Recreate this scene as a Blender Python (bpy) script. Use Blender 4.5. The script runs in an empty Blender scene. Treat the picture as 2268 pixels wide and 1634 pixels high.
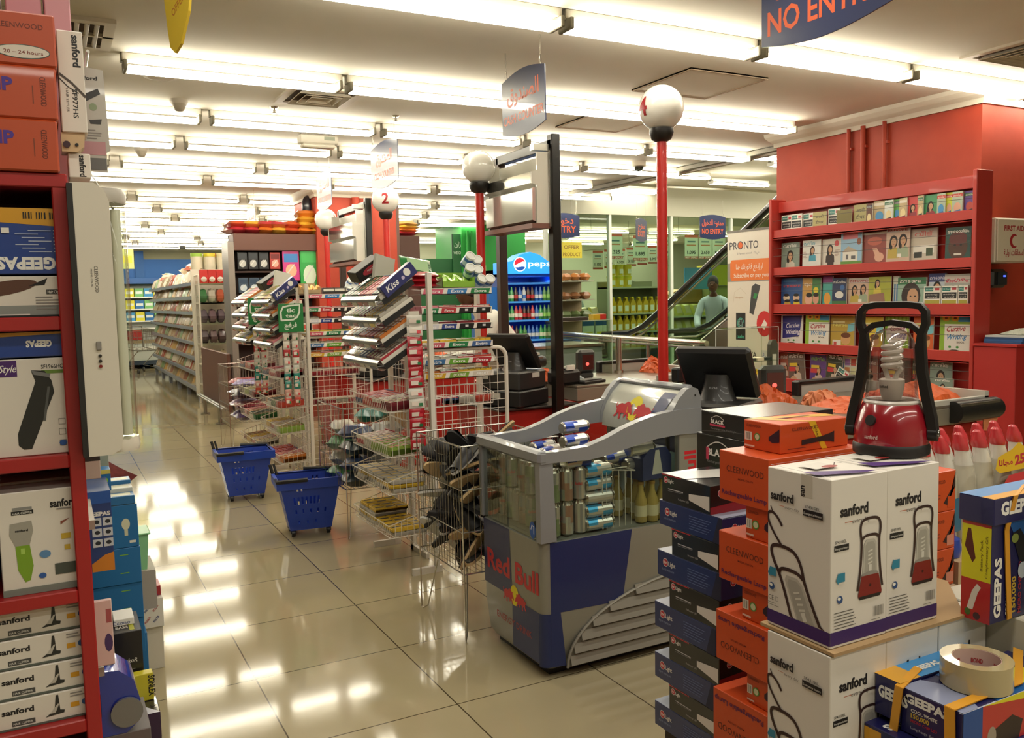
import bpy, math, random
from mathutils import Matrix, Vector
sc = bpy.context.scene
COL = sc.collection
rnd = random.Random(11)
PI = math.pi

# ---------------------------------------------------------------- camera, exposure, world, unseen room lights, added far fill
def make_camera():
    yaw, pitch, roll = math.radians(27.998), math.radians(4.7645), math.radians(-1.2879)
    f = Vector((math.sin(yaw) * math.cos(pitch), math.cos(yaw) * math.cos(pitch), -math.sin(pitch)))
    r0 = Vector((math.cos(yaw), -math.sin(yaw), 0)); u0 = r0.cross(f)
    r = r0 * math.cos(roll) + u0 * math.sin(roll); u = u0 * math.cos(roll) - r0 * math.sin(roll)
    cam = bpy.data.cameras.new('camera'); cam.sensor_width = 36; cam.lens = 36 * 1914.67 / 2268
    cam.clip_start = 0.05; cam.clip_end = 100
    o = bpy.data.objects.new('camera', cam); COL.objects.link(o)
    m = Matrix((r, u, -f)).transposed().to_4x4(); m.translation = (0, 0, 1.483)
    o.matrix_world = m; sc.camera = o
make_camera()
sc.view_settings.view_transform = 'Standard'; sc.view_settings.look = 'None'
sc.view_settings.gamma = 1; sc.view_settings.use_curve_mapping = False
sc.view_settings.exposure = 0.0
w = bpy.data.worlds.new('room_air'); sc.world = w; w.use_nodes = True
w.node_tree.nodes['Background'].inputs[0].default_value = (1.0, .96, .88, 1)
w.node_tree.nodes['Background'].inputs[1].default_value = .34
TUBE = 25.0
def area(name, loc, sx, sy, power, col=(1, .95, .82)):
    l = bpy.data.lights.new(name, 'AREA'); l.shape = 'RECTANGLE'; l.size = sx; l.size_y = sy; l.energy = power; l.color = col
    o = bpy.data.objects.new(name, l); COL.objects.link(o); o.location = loc; return o
# the rows of ceiling tubes over and behind the photographer
for k, yy in enumerate((2.15, 0.75, -0.7, -2.1)):
    area('tube_row_or_fill_light', (2.2, yy, 2.76), 5.2, .12, 40)
area('tube_row_or_fill_light', (10.4, 10.2, 3.25), 5, 3, 150)  # added fill brightening the escalator hall, not a tube row
area('tube_row_or_fill_light', (10.5, 15.5, 2.78), 6, 4, 230)  # added fill to lift the far shop behind the glass
sc.cycles.max_bounces = 6; sc.cycles.diffuse_bounces = 3; sc.cycles.glossy_bounces = 3
sc.cycles.transparent_max_bounces = 14; sc.cycles.transmission_bounces = 5
sc.cycles.sample_clamp_indirect = 6; sc.cycles.caustics_reflective = False; sc.cycles.caustics_refractive = False
sc.cycles.use_denoising = True; sc.cycles.use_adaptive_sampling = True; sc.cycles.adaptive_threshold = .025

# ---------------------------------------------------------------- materials
def lin(c):
    c /= 255
    return c / 12.92 if c <= .04045 else ((c + .055) / 1.055) ** 2.4
def rgb(h):
    return (lin(int(h[0:2], 16)), lin(int(h[2:4], 16)), lin(int(h[4:6], 16)), 1)
_M = {}
def M(h, rough=.45, metal=0, spec=.5, emit=0, coat=0):
    key = (h, rough, metal, spec, emit, coat)
    if key in _M: return _M[key]
    m = bpy.data.materials.new('paint_' + h); m.use_nodes = True
    b = m.node_tree.nodes['Principled BSDF']
    b.inputs['Base Color'].default_value = rgb(h); b.inputs['Roughness'].default_value = rough
    b.inputs['Metallic'].default_value = metal; b.inputs['Specular IOR Level'].default_value = spec
    b.inputs['Coat Weight'].default_value = coat
    if emit:
        b.inputs['Emission Color'].default_value = rgb(h); b.inputs['Emission Strength'].default_value = emit
    _M[key] = m
    return m
def nodemat(name):
    m = bpy.data.materials.new(name); m.use_nodes = True; nt = m.node_tree
    return m, nt, nt.nodes['Principled BSDF']
def glassmat(name, tint='e6f0ea', gloss=.1, rough=.02):
    m = bpy.data.materials.new(name); m.use_nodes = True; nt = m.node_tree; nt.nodes.clear()
    out = nt.nodes.new('ShaderNodeOutputMaterial'); mix = nt.nodes.new('ShaderNodeMixShader')
    t = nt.nodes.new('ShaderNodeBsdfTransparent'); t.inputs[0].default_value = rgb(tint)
    g = nt.nodes.new('ShaderNodeBsdfGlossy'); g.inputs['Roughness'].default_value = rough
    lw = nt.nodes.new('ShaderNodeLayerWeight'); lw.inputs[0].default_value = .12
    mm = nt.nodes.new('ShaderNodeMath'); mm.operation = 'MULTIPLY_ADD'; mm.inputs[1].default_value = .55; mm.inputs[2].default_value = gloss * .2
    nt.links.new(lw.outputs['Fresnel'], mm.inputs[0]); nt.links.new(mm.outputs[0], mix.inputs[0])
    nt.links.new(t.outputs[0], mix.inputs[1]); nt.links.new(g.outputs[0], mix.inputs[2]); nt.links.new(mix.outputs[0], out.inputs[0])
    return m
def mottled(name, c1, c2, scale, rough=.5, bump=0, det=3):
    m, nt, b = nodemat(name)
    tc = nt.nodes.new('ShaderNodeTexCoord'); n = nt.nodes.new('ShaderNodeTexNoise'); n.inputs['Scale'].default_value = scale; n.inputs['Detail'].default_value = det
    r = nt.nodes.new('ShaderNodeValToRGB'); r.color_ramp.elements[0].color = rgb(c1); r.color_ramp.elements[1].color = rgb(c2)
    r.color_ramp.elements[0].position = .35; r.color_ramp.elements[1].position = .65
    nt.links.new(tc.outputs['Object'], n.inputs['Vector']); nt.links.new(n.outputs['Fac'], r.inputs[0]); nt.links.new(r.outputs[0], b.inputs['Base Color'])
    b.inputs['Roughness'].default_value = rough
    if bump:
        bp = nt.nodes.new('ShaderNodeBump'); bp.inputs['Strength'].default_value = bump; bp.inputs['Distance'].default_value = .01
        nt.links.new(n.outputs['Fac'], bp.inputs['Height']); nt.links.new(bp.outputs[0], b.inputs['Normal'])
    return m
WHITE = M('e9e6dd', .5); BLACK = M('121212', .45); CHROME = M('c9c6bd', .22, 1); STEEL = M('a8a59c', .3, 1)
REDP = M('b51e1c', .42); GLOBE = M('f2efe6', .12, coat=.5); WIREW = M('e4dfd3', .35); PLAST_BK = M('161616', .35)
GLASS = glassmat('clear_glass', 'f6faf6', .06); ACRYL = glassmat('clear_plastic', 'eef2ea', .06); PEARL = glassmat('greenish_glass', 'e3efe4', .07)
CARD = M('b08a5c', .8)

# ---------------------------------------------------------------- text outlines
_T = {}
def text2d(s, bold=0.0):
    key = (s, bold)
    if key not in _T:
        cu = bpy.data.curves.new('t', 'FONT'); cu.body = s; cu.size = 1; cu.offset = bold; cu.resolution_u = 2
        o = bpy.data.objects.new('t', cu); me = o.to_mesh()
        vs = [(v.co.x, v.co.y) for v in me.vertices]; fs = [tuple(p.vertices) for p in me.polygons]
        o.to_mesh_clear(); bpy.data.objects.remove(o); bpy.data.curves.remove(cu)
        if not vs: vs = [(0, 0), (1, 0), (1, 1)]; fs = []
        out = []
        for f in fs:   # keep every triangle facing +z
            a, b, c = (vs[i] for i in f[:3])
            if (b[0] - a[0]) * (c[1] - a[1]) - (b[1] - a[1]) * (c[0] - a[0]) < 0: f = f[::-1]
            out.append(f)
        _T[key] = (vs, out, min(v[0] for v in vs), max(v[0] for v in vs), min(v[1] for v in vs), max(v[1] for v in vs))
    return _T[key]
_AR = {'ا': (0xFE8D, 2), 'ب': (0xFE8F, 4), 'ة': (0xFE93, 2), 'ت': (0xFE95, 4), 'ج': (0xFE9D, 4), 'ح': (0xFEA1, 4), 'خ': (0xFEA5, 4), 'د': (0xFEA9, 2),
       'ر': (0xFEAD, 2), 'ز': (0xFEAF, 2), 'س': (0xFEB1, 4), 'ص': (0xFEB9, 4), 'ض': (0xFEBD, 4), 'ع': (0xFEC9, 4), 'ف': (0xFED1, 4), 'ق': (0xFED5, 4), 'ك': (0xFED9, 4),
       'ل': (0xFEDD, 4), 'م': (0xFEE1, 4), 'ن': (0xFEE5, 4), 'ه': (0xFEE9, 4), 'و': (0xFEED, 2), 'ي': (0xFEF1, 4), 'إ': (0xFE87, 2), 'أ': (0xFE83, 2)}
def ar(s):     # joined forms in reading order for a left-to-right line
    out = []
    for i, ch in enumerate(s):
        if ch not in _AR: out.append(ch); continue
        code, n = _AR[ch]
        prev = i > 0 and s[i - 1] in _AR and _AR[s[i - 1]][1] == 4
        nxt = n == 4 and i + 1 < len(s) and s[i + 1] in _AR
        k = (3 if prev and nxt else 1 if prev else 2 if nxt else 0)
        out.append(chr(code + k))
    return ''.join(reversed(out))

# ---------------------------------------------------------------- mesh builder
I4 = Matrix.Identity(4)
class MB:
    def __init__(s): s.v = []; s.f = []; s.mt = []; s.mi = []; s.sm = []; s.T = I4; s.lay = 0
    def add(s, vs, fs, m, smooth=False, T=None):
        A = s.T @ T if T is not None else s.T
        n = len(s.v); s.v.extend((A @ Vector(v))[:] for v in vs)
        if m not in s.mt: s.mt.append(m)
        k = s.mt.index(m)
        for f in fs: s.f.append(tuple(i + n for i in f)); s.mi.append(k); s.sm.append(smooth)
        return s
    def box(s, x0, y0, z0, x1, y1, z1, m, c=0, T=None):
        if c <= 0:
            vs = [(x, y, z) for z in (z0, z1) for y in (y0, y1) for x in (x0, x1)]
            fs = [(0, 2, 3, 1), (4, 5, 7, 6), (0, 1, 5, 4), (2, 6, 7, 3), (0, 4, 6, 2), (1, 3, 7, 5)]
            return s.add(vs, fs, m, T=T)
        c = min(c, abs(x1 - x0) * .45, abs(y1 - y0) * .45, abs(z1 - z0) * .45)
        L = ((x0, x1), (y0, y1), (z0, z1)); vs = []; idx = {}
        for i in range(8):
            b = (i & 1, i >> 1 & 1, i >> 2 & 1)
            for ax in range(3):
                idx[(b, ax)] = len(vs)
                vs.append(tuple(L[k][b[k]] if k == ax else L[k][b[k]] + (c if b[k] == 0 else -c) for k in range(3)))
        fs = []
        cen = Vector(((x0 + x1) / 2, (y0 + y1) / 2, (z0 + z1) / 2))
        def put(q):
            a = [Vector(vs[i]) for i in q]; n = (a[1] - a[0]).cross(a[2] - a[0]); mid = sum(a, Vector()) / len(a)
            fs.append(tuple(q) if n.dot(mid - cen) > 0 else tuple(reversed(q)))
        for ax in range(3):
            o = [k for k in range(3) if k != ax]
            for sgn in (0, 1):
                q = []
                for p, r in ((0, 0), (1, 0), (1, 1), (0, 1)):
                    b = [0, 0, 0]; b[ax] = sgn; b[o[0]] = p; b[o[1]] = r; q.append(idx[(tuple(b), ax)])
                put(q)
            for p in (0, 1):
                for r in (0, 1):
                    b0 = [0, 0, 0]; b0[o[0]] = p; b0[o[1]] = r; b1 = list(b0); b1[ax] = 1
                    put([idx[(tuple(b0), o[0])], idx[(tuple(b1), o[0])], idx[(tuple(b1), o[1])], idx[(tuple(b0), o[1])]])
        for i in range(8):
            b = (i & 1, i >> 1 & 1, i >> 2 & 1); put([idx[(b, 0)], idx[(b, 1)], idx[(b, 2)]])
        return s.add(vs, fs, m, T=T)
    def rings(s, rings, m, close=True, caps=True, smooth=True, loop=False, T=None):
        n = len(rings[0]); vs = [p for r in rings for p in r]; fs = []
        K = len(rings); lim = n if close else n - 1
        for k in range(K if loop else K - 1):
            a = k * n; b = ((k + 1) % K) * n
            for i in range(lim):
                j = (i + 1) % n; fs.append((a + i, a + j, b + j, b + i))
        if caps and not loop:
            fs.append(tuple(range(n))[::-1]); fs.append(tuple(range((K - 1) * n, K * n)))
        return s.add(vs, fs, m, smooth, T)
    def tube(s, pts, r, m, n=6, loop=False, smooth=True, T=None, caps=True, flat=1.0):
        P = [Vector(p) for p in pts]; K = len(P); rr = r if isinstance(r, (list, tuple)) else [r] * K
        R = []; ref = None
        for i in range(K):
            a = P[(i - 1) % K] if (loop or i > 0) else P[i]; b = P[(i + 1) % K] if (loop or i < K - 1) else P[i]
            d = (b - a).normalized() if (b - a).length > 1e-9 else Vector((0, 0, 1))
            if ref is None:
                ref = Vector((0, 0, 1)) if abs(d.z) < .9 else Vector((1, 0, 0))
            u = ref - d * ref.dot(d)
            if u.length < 1e-6: u = Vector((0, 1, 0)) - d * d.y
            u.normalize(); w_ = d.cross(u); ref = u
            R.append([(P[i] + (u * math.cos(t) * flat + w_ * math.sin(t)) * rr[i])[:] for t in (2 * PI * k / n + PI / n for k in range(n))])
        return s.rings(R, m, True, caps, smooth, loop, T)
    def cyl(s, p0, p1, r, m, n=12, r1=None, smooth=True, T=None):
        return s.tube([p0, p1], [r, r if r1 is None else r1], m, n, T=T, smooth=smooth)
    def lathe(s, prof, m, n=20, c=(0, 0, 0), T=None, smooth=True, sx=1, sy=1, loop=False):
        R = [[(c[0] + r * sx * math.cos(2 * PI * k / n), c[1] + r * sy * math.sin(2 * PI * k / n), c[2] + z) for k in range(n)] for r, z in prof]
        return s.rings(R, m, True, True, smooth, loop, T)
    def ball(s, c, r, m, n=14, k=9, sc_=(1, 1, 1), T=None):
        prof = [(max(1e-4, math.sin(PI * i / k)) * r, -math.cos(PI * i / k) * r * sc_[2]) for i in range(k + 1)]
        return s.lathe(prof, m, n, c, T, True, sc_[0], sc_[1])
    def prism(s, pts, a, b, m, axis='y', smooth=False, T=None):
        """pts 2D outline; axis y: (x,z) extruded a..b in y; axis z: (x,y); axis x: (y,z)"""
        def mk(p, t): return {'y': (p[0], t, p[1]), 'z': (p[0], p[1], t), 'x': (t, p[0], p[1])}[axis]
        n = len(pts); A = sum(pts[i][0] * pts[(i + 1) % n][1] - pts[(i + 1) % n][0] * pts[i][1] for i in range(n))
        q = list(pts) if (A > 0) != (axis == 'y') else list(pts)[::-1]
        vs = [mk(p, a) for p in q] + [mk(p, b) for p in q]
        fs = [tuple(range(n))[::-1], tuple(range(n, 2 * n))] + [(i, (i + 1) % n, (i + 1) % n + n, i + n) for i in range(n)]
        return s.add(vs, fs, m, smooth, T)
    # decals on a face: frame matrix F maps (u, v, 0) to space, +w outwards
    def d(s, F, pts, m, lift=None):
        s.lay += 1
        z = (.0003 + .00006 * (s.lay % 60)) if lift is None else lift
        n = len(pts); A = sum(pts[i][0] * pts[(i + 1) % n][1] - pts[(i + 1) % n][0] * pts[i][1] for i in range(n))
        if A < 0: pts = pts[::-1]
        return s.add([(p[0], p[1], z) for p in pts], [tuple(range(n))], m, T=F)
    def rect(s, F, x, y, w, h, m): return s.d(F, [(x, y), (x + w, y), (x + w, y + h), (x, y + h)], m)
    def ell(s, F, cx, cy, rx, ry, m, n=14, a=0):
        ca, sa = math.cos(a), math.sin(a); P = []
        for k in range(n):
            t = 2 * PI * k / n; x, y = rx * math.cos(t), ry * math.sin(t); P.append((cx + x * ca - y * sa, cy + x * sa + y * ca))
        return s.d(F, P, m)
    def line(s, F, pts, w, m, loop=False):
        s.lay += 1; z = .0003 + .00006 * (s.lay % 60); n = len(pts); vs = []; fs = []
        for i, p in enumerate(pts):
            a = pts[i - 1] if (i > 0 or loop) else p; b = pts[(i + 1) % n] if (i < n - 1 or loop) else p
            dx, dy = b[0] - a[0], b[1] - a[1]; L = math.hypot(dx, dy) or 1; nx, ny = -dy / L * w / 2, dx / L * w / 2
            vs += [(p[0] - nx, p[1] - ny, z), (p[0] + nx, p[1] + ny, z)]
        for i in range(n if loop else n - 1):
            a, b = 2 * i, 2 * ((i + 1) % n); fs.append((a, b, b + 1, a + 1))
        return s.add(vs, fs, m, T=F)
    def txt(s, F, st, x, y, h, m, w=None, bold=0.0, rot=0, al='l', shear=0):
        vs, fs, x0, x1, y0, y1 = text2d(st, bold)
        k = h / .72; kx = k
        if w: kx = w / max(1e-6, x1 - x0)
        W = (x1 - x0) * kx; ox = {'l': 0, 'c': -W / 2, 'r': -W}[al]
        s.lay += 1; z = .0004 + .00006 * (s.lay % 60)
        ca, sa = math.cos(rot), math.sin(rot); out = []
        for a, b in vs:
            px, py = (a - x0) * kx + ox + b * k * shear, b * k
            out.append((x + px * ca - py * sa, y + px * sa + py * ca, z))
        return s.add(out, fs, m, T=F)
    def build(s, name, parent=None, loc=None, rz=0, mods=None):
        me = bpy.data.meshes.new(name); me.from_pydata(s.v, [], s.f)
        for m in s.mt: me.materials.append(m)
        me.polygons.foreach_set('material_index', s.mi); me.polygons.foreach_set('use_smooth', s.sm)
        me.validate(); me.update()
        if any(s.sm): me.set_sharp_from_angle(angle=.7)
        o = bpy.data.objects.new(name, me); COL.objects.link(o)
        if parent is not None: o.parent = parent
        if loc: o.location = loc
        if rz: o.rotation_euler = (0, 0, rz)
        return o
def Fr(side, x0, y0, z0, x1, y1, z1):
    """frame on a face of the box, origin at its lower left as seen from outside"""
    o, u, v = {'-y': ((x0, y0, z0), (1, 0, 0), (0, 0, 1)), '-x': ((x0, y1, z0), (0, -1, 0), (0, 0, 1)),
               '+x': ((x1, y0, z0), (0, 1, 0), (0, 0, 1)), '+y': ((x1, y1, z0), (-1, 0, 0), (0, 0, 1)),
               '+z': ((x0, y0, z1), (1, 0, 0), (0, 1, 0)), '+zx': ((x0, y1, z1), (0, -1, 0), (1, 0, 0))}[side]
    u, v = Vector(u), Vector(v); n = u.cross(v)
    m = Matrix((u, v, n)).transposed().to_4x4(); m.translation = o
    return m
def sub(F, x, y, rot=0): return F @ Matrix.Translation((x, y, 0)) @ Matrix.Rotation(rot, 4, 'Z')

# ---------------------------------------------------------------- things
def tag(o, label, cat, group=None, kind=None):
    if label: o['label'] = label
    if cat: o['category'] = cat
    if group: o['group'] = group
    if kind: o['kind'] = kind
    return o
def thing(name, label, cat, loc=(0, 0, 0), rz=0, group=None):
    o = bpy.data.objects.new(name, None); o.empty_display_size = .05; COL.objects.link(o)
    o.location = loc; o.rotation_euler = (0, 0, rz); return tag(o, label, cat, group)
def solo(mb, name, label, cat, loc=(0, 0, 0), rz=0, group=None):
    return tag(mb.build(name, None, loc, rz), label, cat, group)
def dup(o, loc=None, rot=None, label=None, group=None, scale=None, parent=None):
    r = o.copy(); COL.objects.link(r)
    if parent is not None: r.parent = parent
    if loc is not None: r.location = loc
    if rot is not None: r.rotation_euler = rot if isinstance(rot, (tuple, list)) else (0, 0, rot)
    if scale is not None: r.scale = scale if isinstance(scale, (tuple, list)) else (scale,) * 3
    if label: r['label'] = label
    if group: r['group'] = group
    for ch in list(o.children): dup(ch, parent=r)
    return r
def struct(mb, name, parent=None):
    o = mb.build(name, parent)
    if parent is None: o['kind'] = 'structure'
    return o
ORD = ['first', 'second', 'third', 'fourth', 'fifth', 'sixth', 'seventh', 'eighth', 'ninth', 'tenth', 'eleventh', 'twelfth', 'thirteenth', 'fourteenth', 'fifteenth', 'sixteenth',
       'seventeenth', 'eighteenth', 'nineteenth', 'twentieth']
ORD += ['twenty-' + a for a in ORD[:9]]
# ================================================================ the room
CZ = 2.87
def floor_material():
    m, nt, b = nodemat('polished_beige_tiles')
    tc = nt.nodes.new('ShaderNodeTexCoord'); mp = nt.nodes.new('ShaderNodeMapping')
    mp.inputs['Location'].default_value = (-.034, -.407, 0)
    nt.links.new(tc.outputs['Object'], mp.inputs[0])
    br = nt.nodes.new('ShaderNodeTexBrick'); br.offset = 0; br.squash = 1
    br.inputs['Scale'].default_value = 1; br.inputs['Mortar Size'].default_value = .0028; br.inputs['Mortar Smooth'].default_value = .1
    br.inputs['Brick Width'].default_value = .6; br.inputs['Row Height'].default_value = .6
    br.inputs['Color1'].default_value = rgb('ada182'); br.inputs['Color2'].default_value = rgb('a79b7c'); br.inputs['Mortar'].default_value = rgb('4a3f2c')
    nt.links.new(mp.outputs[0], br.inputs['Vector'])
    n = nt.nodes.new('ShaderNodeTexNoise'); n.inputs['Scale'].default_value = 3.5; n.inputs['Detail'].default_value = 6
    nt.links.new(tc.outputs['Object'], n.inputs['Vector'])
    mx = nt.nodes.new('ShaderNodeMix'); mx.data_type = 'RGBA'; mx.blend_type = 'MULTIPLY'; mx.inputs[0].default_value = .22
    cr = nt.nodes.new('ShaderNodeValToRGB'); cr.color_ramp.elements[0].color = rgb('c9bd9e'); cr.color_ramp.elements[1].color = (1, 1, 1, 1)
    nt.links.new(n.outputs['Fac'], cr.inputs[0]); nt.links.new(br.outputs['Color'], mx.inputs[6]); nt.links.new(cr.outputs[0], mx.inputs[7])
    nt.links.new(mx.outputs[2], b.inputs['Base Color'])
    b.inputs['Roughness'].default_value = .075; b.inputs['Specular IOR Level'].default_value = .42
    bp = nt.nodes.new('ShaderNodeBump'); bp.inputs['Strength'].default_value = .012; bp.inputs['Distance'].default_value = .01
    n2 = nt.nodes.new('ShaderNodeTexNoise'); n2.inputs['Scale'].default_value = 9; nt.links.new(tc.outputs['Object'], n2.inputs['Vector'])
    nt.links.new(n2.outputs['Fac'], bp.inputs['Height']); nt.links.new(bp.outputs[0], b.inputs['Normal'])
    return m
FLOORM = floor_material(); CEILM = mottled('ceiling_paint', 'dcd5c6', 'e2dccd', 1.2, .85)
REDWALL = mottled('red_wall_paint', 'a2331a', 'a93a1f', 5, .62, .05); CREAM = M('e3dccb', .6)
struct(MB().box(-7, -4, -.1, 18, 23.2, 0, FLOORM), 'floor')
struct(MB().box(-7, -4, CZ, 6.36, 23.2, CZ + .12, CEILM), 'ceiling')
struct(MB().box(6.36, 13.6, CZ - .05, 18, 23.2, CZ + .12, CEILM).box(6.36, -4, CZ, 18, 4.9, CZ + .12, CEILM).box(6.36, 4.9, 3.4, 18, 13.6, 3.5, CEILM), 'ceiling_far')
struct(MB().box(-7, 23.1, 0, 18, 23.3, 3.5, M('8e8a6c', .8)).box(-7, 23.05, .9, 3.4, 23.1, 2.6, M('2560a4', .6)).box(1.9, 23.0, 0, 2.1, 23.1, 2.8, M('2a5f9c', .6)), 'wall_back')
struct(MB().box(-7.1, -4, 0, -7, 23.2, 3, M('d8d0bd', .7)), 'wall_left')
struct(MB().box(18, -4, 0, 18.1, 23.2, 3.5, M('cfcbb8', .7)), 'wall_right')
struct(MB().box(-7, -4.1, 0, 18, -4, 3.5, M('cfc7b4', .7)), 'wall_front')
# red pillar on the right, its cornice and painted pipes
p = MB().box(5.8, 3.86, 0, 6.62, 5.79, CZ, REDWALL)
struct(p, 'wall_right_pillar')
def cornice(x0, y0, x1, y1, z):
    mb = MB(); prof = [(0, -.12), (.018, -.12), (.022, -.085), (.05, -.06), (.075, -.03), (.08, -.0)]
    for (a, b) in zip(prof, prof[1:]):
        r0 = [(x0 - a[0], y0 - a[0], z + a[1]), (x1 + a[0], y0 - a[0], z + a[1]), (x1 + a[0], y1 + a[0], z + a[1]), (x0 - a[0], y1 + a[0], z + a[1])]
        r1 = [(x0 - b[0], y0 - b[0], z + b[1]), (x1 + b[0], y0 - b[0], z + b[1]), (x1 + b[0], y1 + b[0], z + b[1]), (x0 - b[0], y1 + b[0], z + b[1])]
        mb.add(r0 + r1, [(i, (i + 1) % 4, (i + 1) % 4 + 4, i + 4) for i in range(4)], CREAM)
    return mb
struct(cornice(5.8, 3.86, 6.62, 5.79, CZ), 'trim_1')
for k, (yy, r) in enumerate(((4.98, .016), (4.84, .02), (4.64, .016))):
    mb = MB().cyl((5.775, yy, 2.0), (5.775, yy, CZ - .1), r, REDWALL, 10)
    for zz in (2.25, 2.6): mb.box(5.77, yy - .03, zz, 5.8, yy + .03, zz + .02, REDWALL)
    struct(mb, 'trim_%d' % (k + 2))
# the second red pillar beyond the racks
struct(MB().box(2.93, 10.5, 0, 3.96, 11.5, CZ, REDWALL).box(3.96, 10.5, 0, 4.0, 11.5, CZ - .1, M('5d4036', .6)).cyl((3.42, 10.46, 0), (3.42, 10.46, 2.75), .05, REDWALL).cyl((3.6, 10.46, 0), (3.6, 10.46, 2.75), .03, REDWALL), 'wall_far_pillar')
struct(cornice(2.93, 10.5, 3.96, 11.5, CZ), 'trim_5')
# ceiling access panels
for k, (x, y, a, b) in enumerate(((3.9, 4.6, .32, .31), (4.05, 5.9, .3, .3))):
    mb = MB(); fm = M('b9a78c', .7)
    mb.box(x - a, y - b, CZ - .008, x + a, y + b, CZ, CEILM)
    for (x0, y0, x1, y1) in ((x - a, y - b, x + a, y - b + .01), (x - a, y + b - .01, x + a, y + b), (x - a, y - b + .01, x - a + .01, y + b - .01), (x + a - .01, y - b + .01, x + a, y + b - .01)):
        mb.box(x0, y0, CZ - .014, x1, y1, CZ, M('a8927a', .7))
    struct(mb, 'trim_%d' % (k + 6))
struct(MB().box(6.36, 4.9, 2.82, 6.42, 13.6, 3.4, CEILM), 'trim_8')
# conduit under the edge of the ceiling
mb = MB().box(6.2, 6.0, CZ - .05, 6.24, 12.5, CZ - .01, M('8a8577', .5)).cyl((6.3, 6.0, CZ - .03), (6.3, 12.6, CZ - .03), .012, M('77736a', .5))
struct(mb, 'trim_9')

# ---------------------------------------------------------------- ceiling lights
TUBEM = M('fff8e4', .4, emit=TUBE)
def light_proto(two=True):
    t = thing('ceiling_light', 'x', 'ceiling light', group='twin tube ceiling lights')
    MB().box(-.62, -.03, -.045, .62, .03, 0, M('e6e0d0', .5), .004).build('housing', t)
    for sy in ((-.045, .045)):
        MB().cyl((-.59, sy, -.085), (.59, sy, -.085), .0135, TUBEM, 8).build('fluorescent_tube', t)
    for sx in (-1, 1):
        MB().box(sx * .605 - .01, -.062, -.1, sx * .605 + .01, .062, -.045, M('8c8776', .5), .004).box(sx * .605 - .02, -.02, -.05, sx * .605 + .02, .02, 0, M('8c8776', .5)).build('lamp_holder', t)
    return t
ROWS = [(3.7, 1.65, 1.265, 5), (5.31, 1.05, 1.275, 4), (6.62, .42, 1.30, 5), (7.72, .38, 1.31, 5), (8.92, -.05, 1.33, 5), (9.95, -.4, 1.33, 6), (11.6, .3, 1.33, 5),
        (13.0, -.6, 1.33, 6), (14.4, -.2, 1.33, 6), (15.8, -.5, 1.33, 6), (17.2, -.1, 1.33, 5), (18.6, -.6, 1.33, 5), (20.2, -.3, 1.33, 5), (21.6, -.5, 1.33, 5)]
LP = light_proto(); first = True
for r, (yy, x0, dx, n) in enumerate(ROWS):
    for k in range(n):
        x = x0 + k * dx
        lab = '%s twin tube light from left in %s row from the camera' % (ORD[k], ORD[r])
        if first: LP.location = (x, yy, CZ); LP['label'] = lab; first = False
        else: dup(LP, (x, yy, CZ), label=lab)
for k, (x, y) in enumerate(((8.2, 6.9), (9.6, 7.2), (8.0, 8.6), (9.5, 9.0), (10.9, 8.2), (8.4, 10.4), (10.0, 10.8), (11.5, 10.0), (8.8, 12.2), (10.6, 12.5), (12.4, 11.4), (13.2, 9.4))):
    dup(LP, (x, y, 3.4 - .1), label='%s twin tube light over the escalator, counting away from the pillar' % ORD[k], group='tube lights over the escalator hall')
for k, (x, y) in enumerate(((8.2, 14.6), (9.9, 14.6), (11.6, 14.6), (9, 16.4), (10.8, 16.4), (12.6, 16.4), (7.2, 18), (9.4, 18), (11.6, 18), (14, 15), (13.8, 18.2))):
    dup(LP, (x, y, CZ - .05), label='%s twin tube light in the shop behind glass, counting away' % ORD[k], group='tube lights in the far shop')

def vent(name, label, x, y, s, rz=0, grid=False):
    t = thing(name, label, 'ceiling vent', (x, y, CZ), rz, 'ceiling vents'); fm = M('cfc4b0', .5)
    if grid:
        mb = MB()
        for (a, b, c, d_) in ((-s, -s, s, -s + .05), (-s, s - .05, s, s), (-s, -s + .05, -s + .05, s - .05), (s - .05, -s + .05, s, s - .05)): mb.box(a, b, -.02, c, d_, 0, fm)
        mb.box(-s, -.012, -.02, s, .012, 0, fm); mb.build('frame', t)
        MB().box(-s + .05, -s + .05, -.004, s - .05, s - .05, 0, M('4a3c30', .8)).build('backing', t)
        for k in range(9):
            xx = -s + .06 + (2 * s - .12) * (k + .5) / 9
            MB().box(-.011, -s + .05, -.003, .011, s - .05, .003, fm, T=Matrix.Translation((xx, 0, -.018)) @ Matrix.Rotation(.6, 4, 'Y')).build('slat', t)
    else:
        mb = MB()
        for (a, b, c, d_) in ((-s, -s, s, -s + .05), (-s, s - .05, s, s), (-s, -s + .05, -s + .05, s - .05), (s - .05, -s + .05, s, s - .05)): mb.box(a, b, -.015, c, d_, 0, fm)
        mb.build('frame', t)
        MB().box(-s + .05, -s + .05, -.004, s - .05, s - .05, 0, M('594537', .8)).build('backing', t)
        q = s - .07
        while q > .04:
            mb = MB(); a0, a1 = q, q - .03
            r0 = [(-a0, -a0, -.03), (a0, -a0, -.03), (a0, a0, -.03), (-a0, a0, -.03)]; r1 = [(-a1, -a1, -.006), (a1, -a1, -.006), (a1, a1, -.006), (-a1, a1, -.006)]
            r2 = [(p_[0] * .97, p_[1] * .97, p_[2] - .002) for p_ in r0]
            mb.rings([r1, r0, r2], fm, True, False, False); mb.build('louver', t); q -= .052
    return t
vent('ceiling_vent', 'slatted white air vent beside the pink boxes on the left shelf', .11, 4.98, .26, 0, True)
vent('ceiling_vent', 'square ringed air vent between the second and third light rows', 1.7, 5.9, .25)
vent('ceiling_vent', 'square ringed air vent above the red pillar', 5.25, 3.15, .3)
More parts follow.
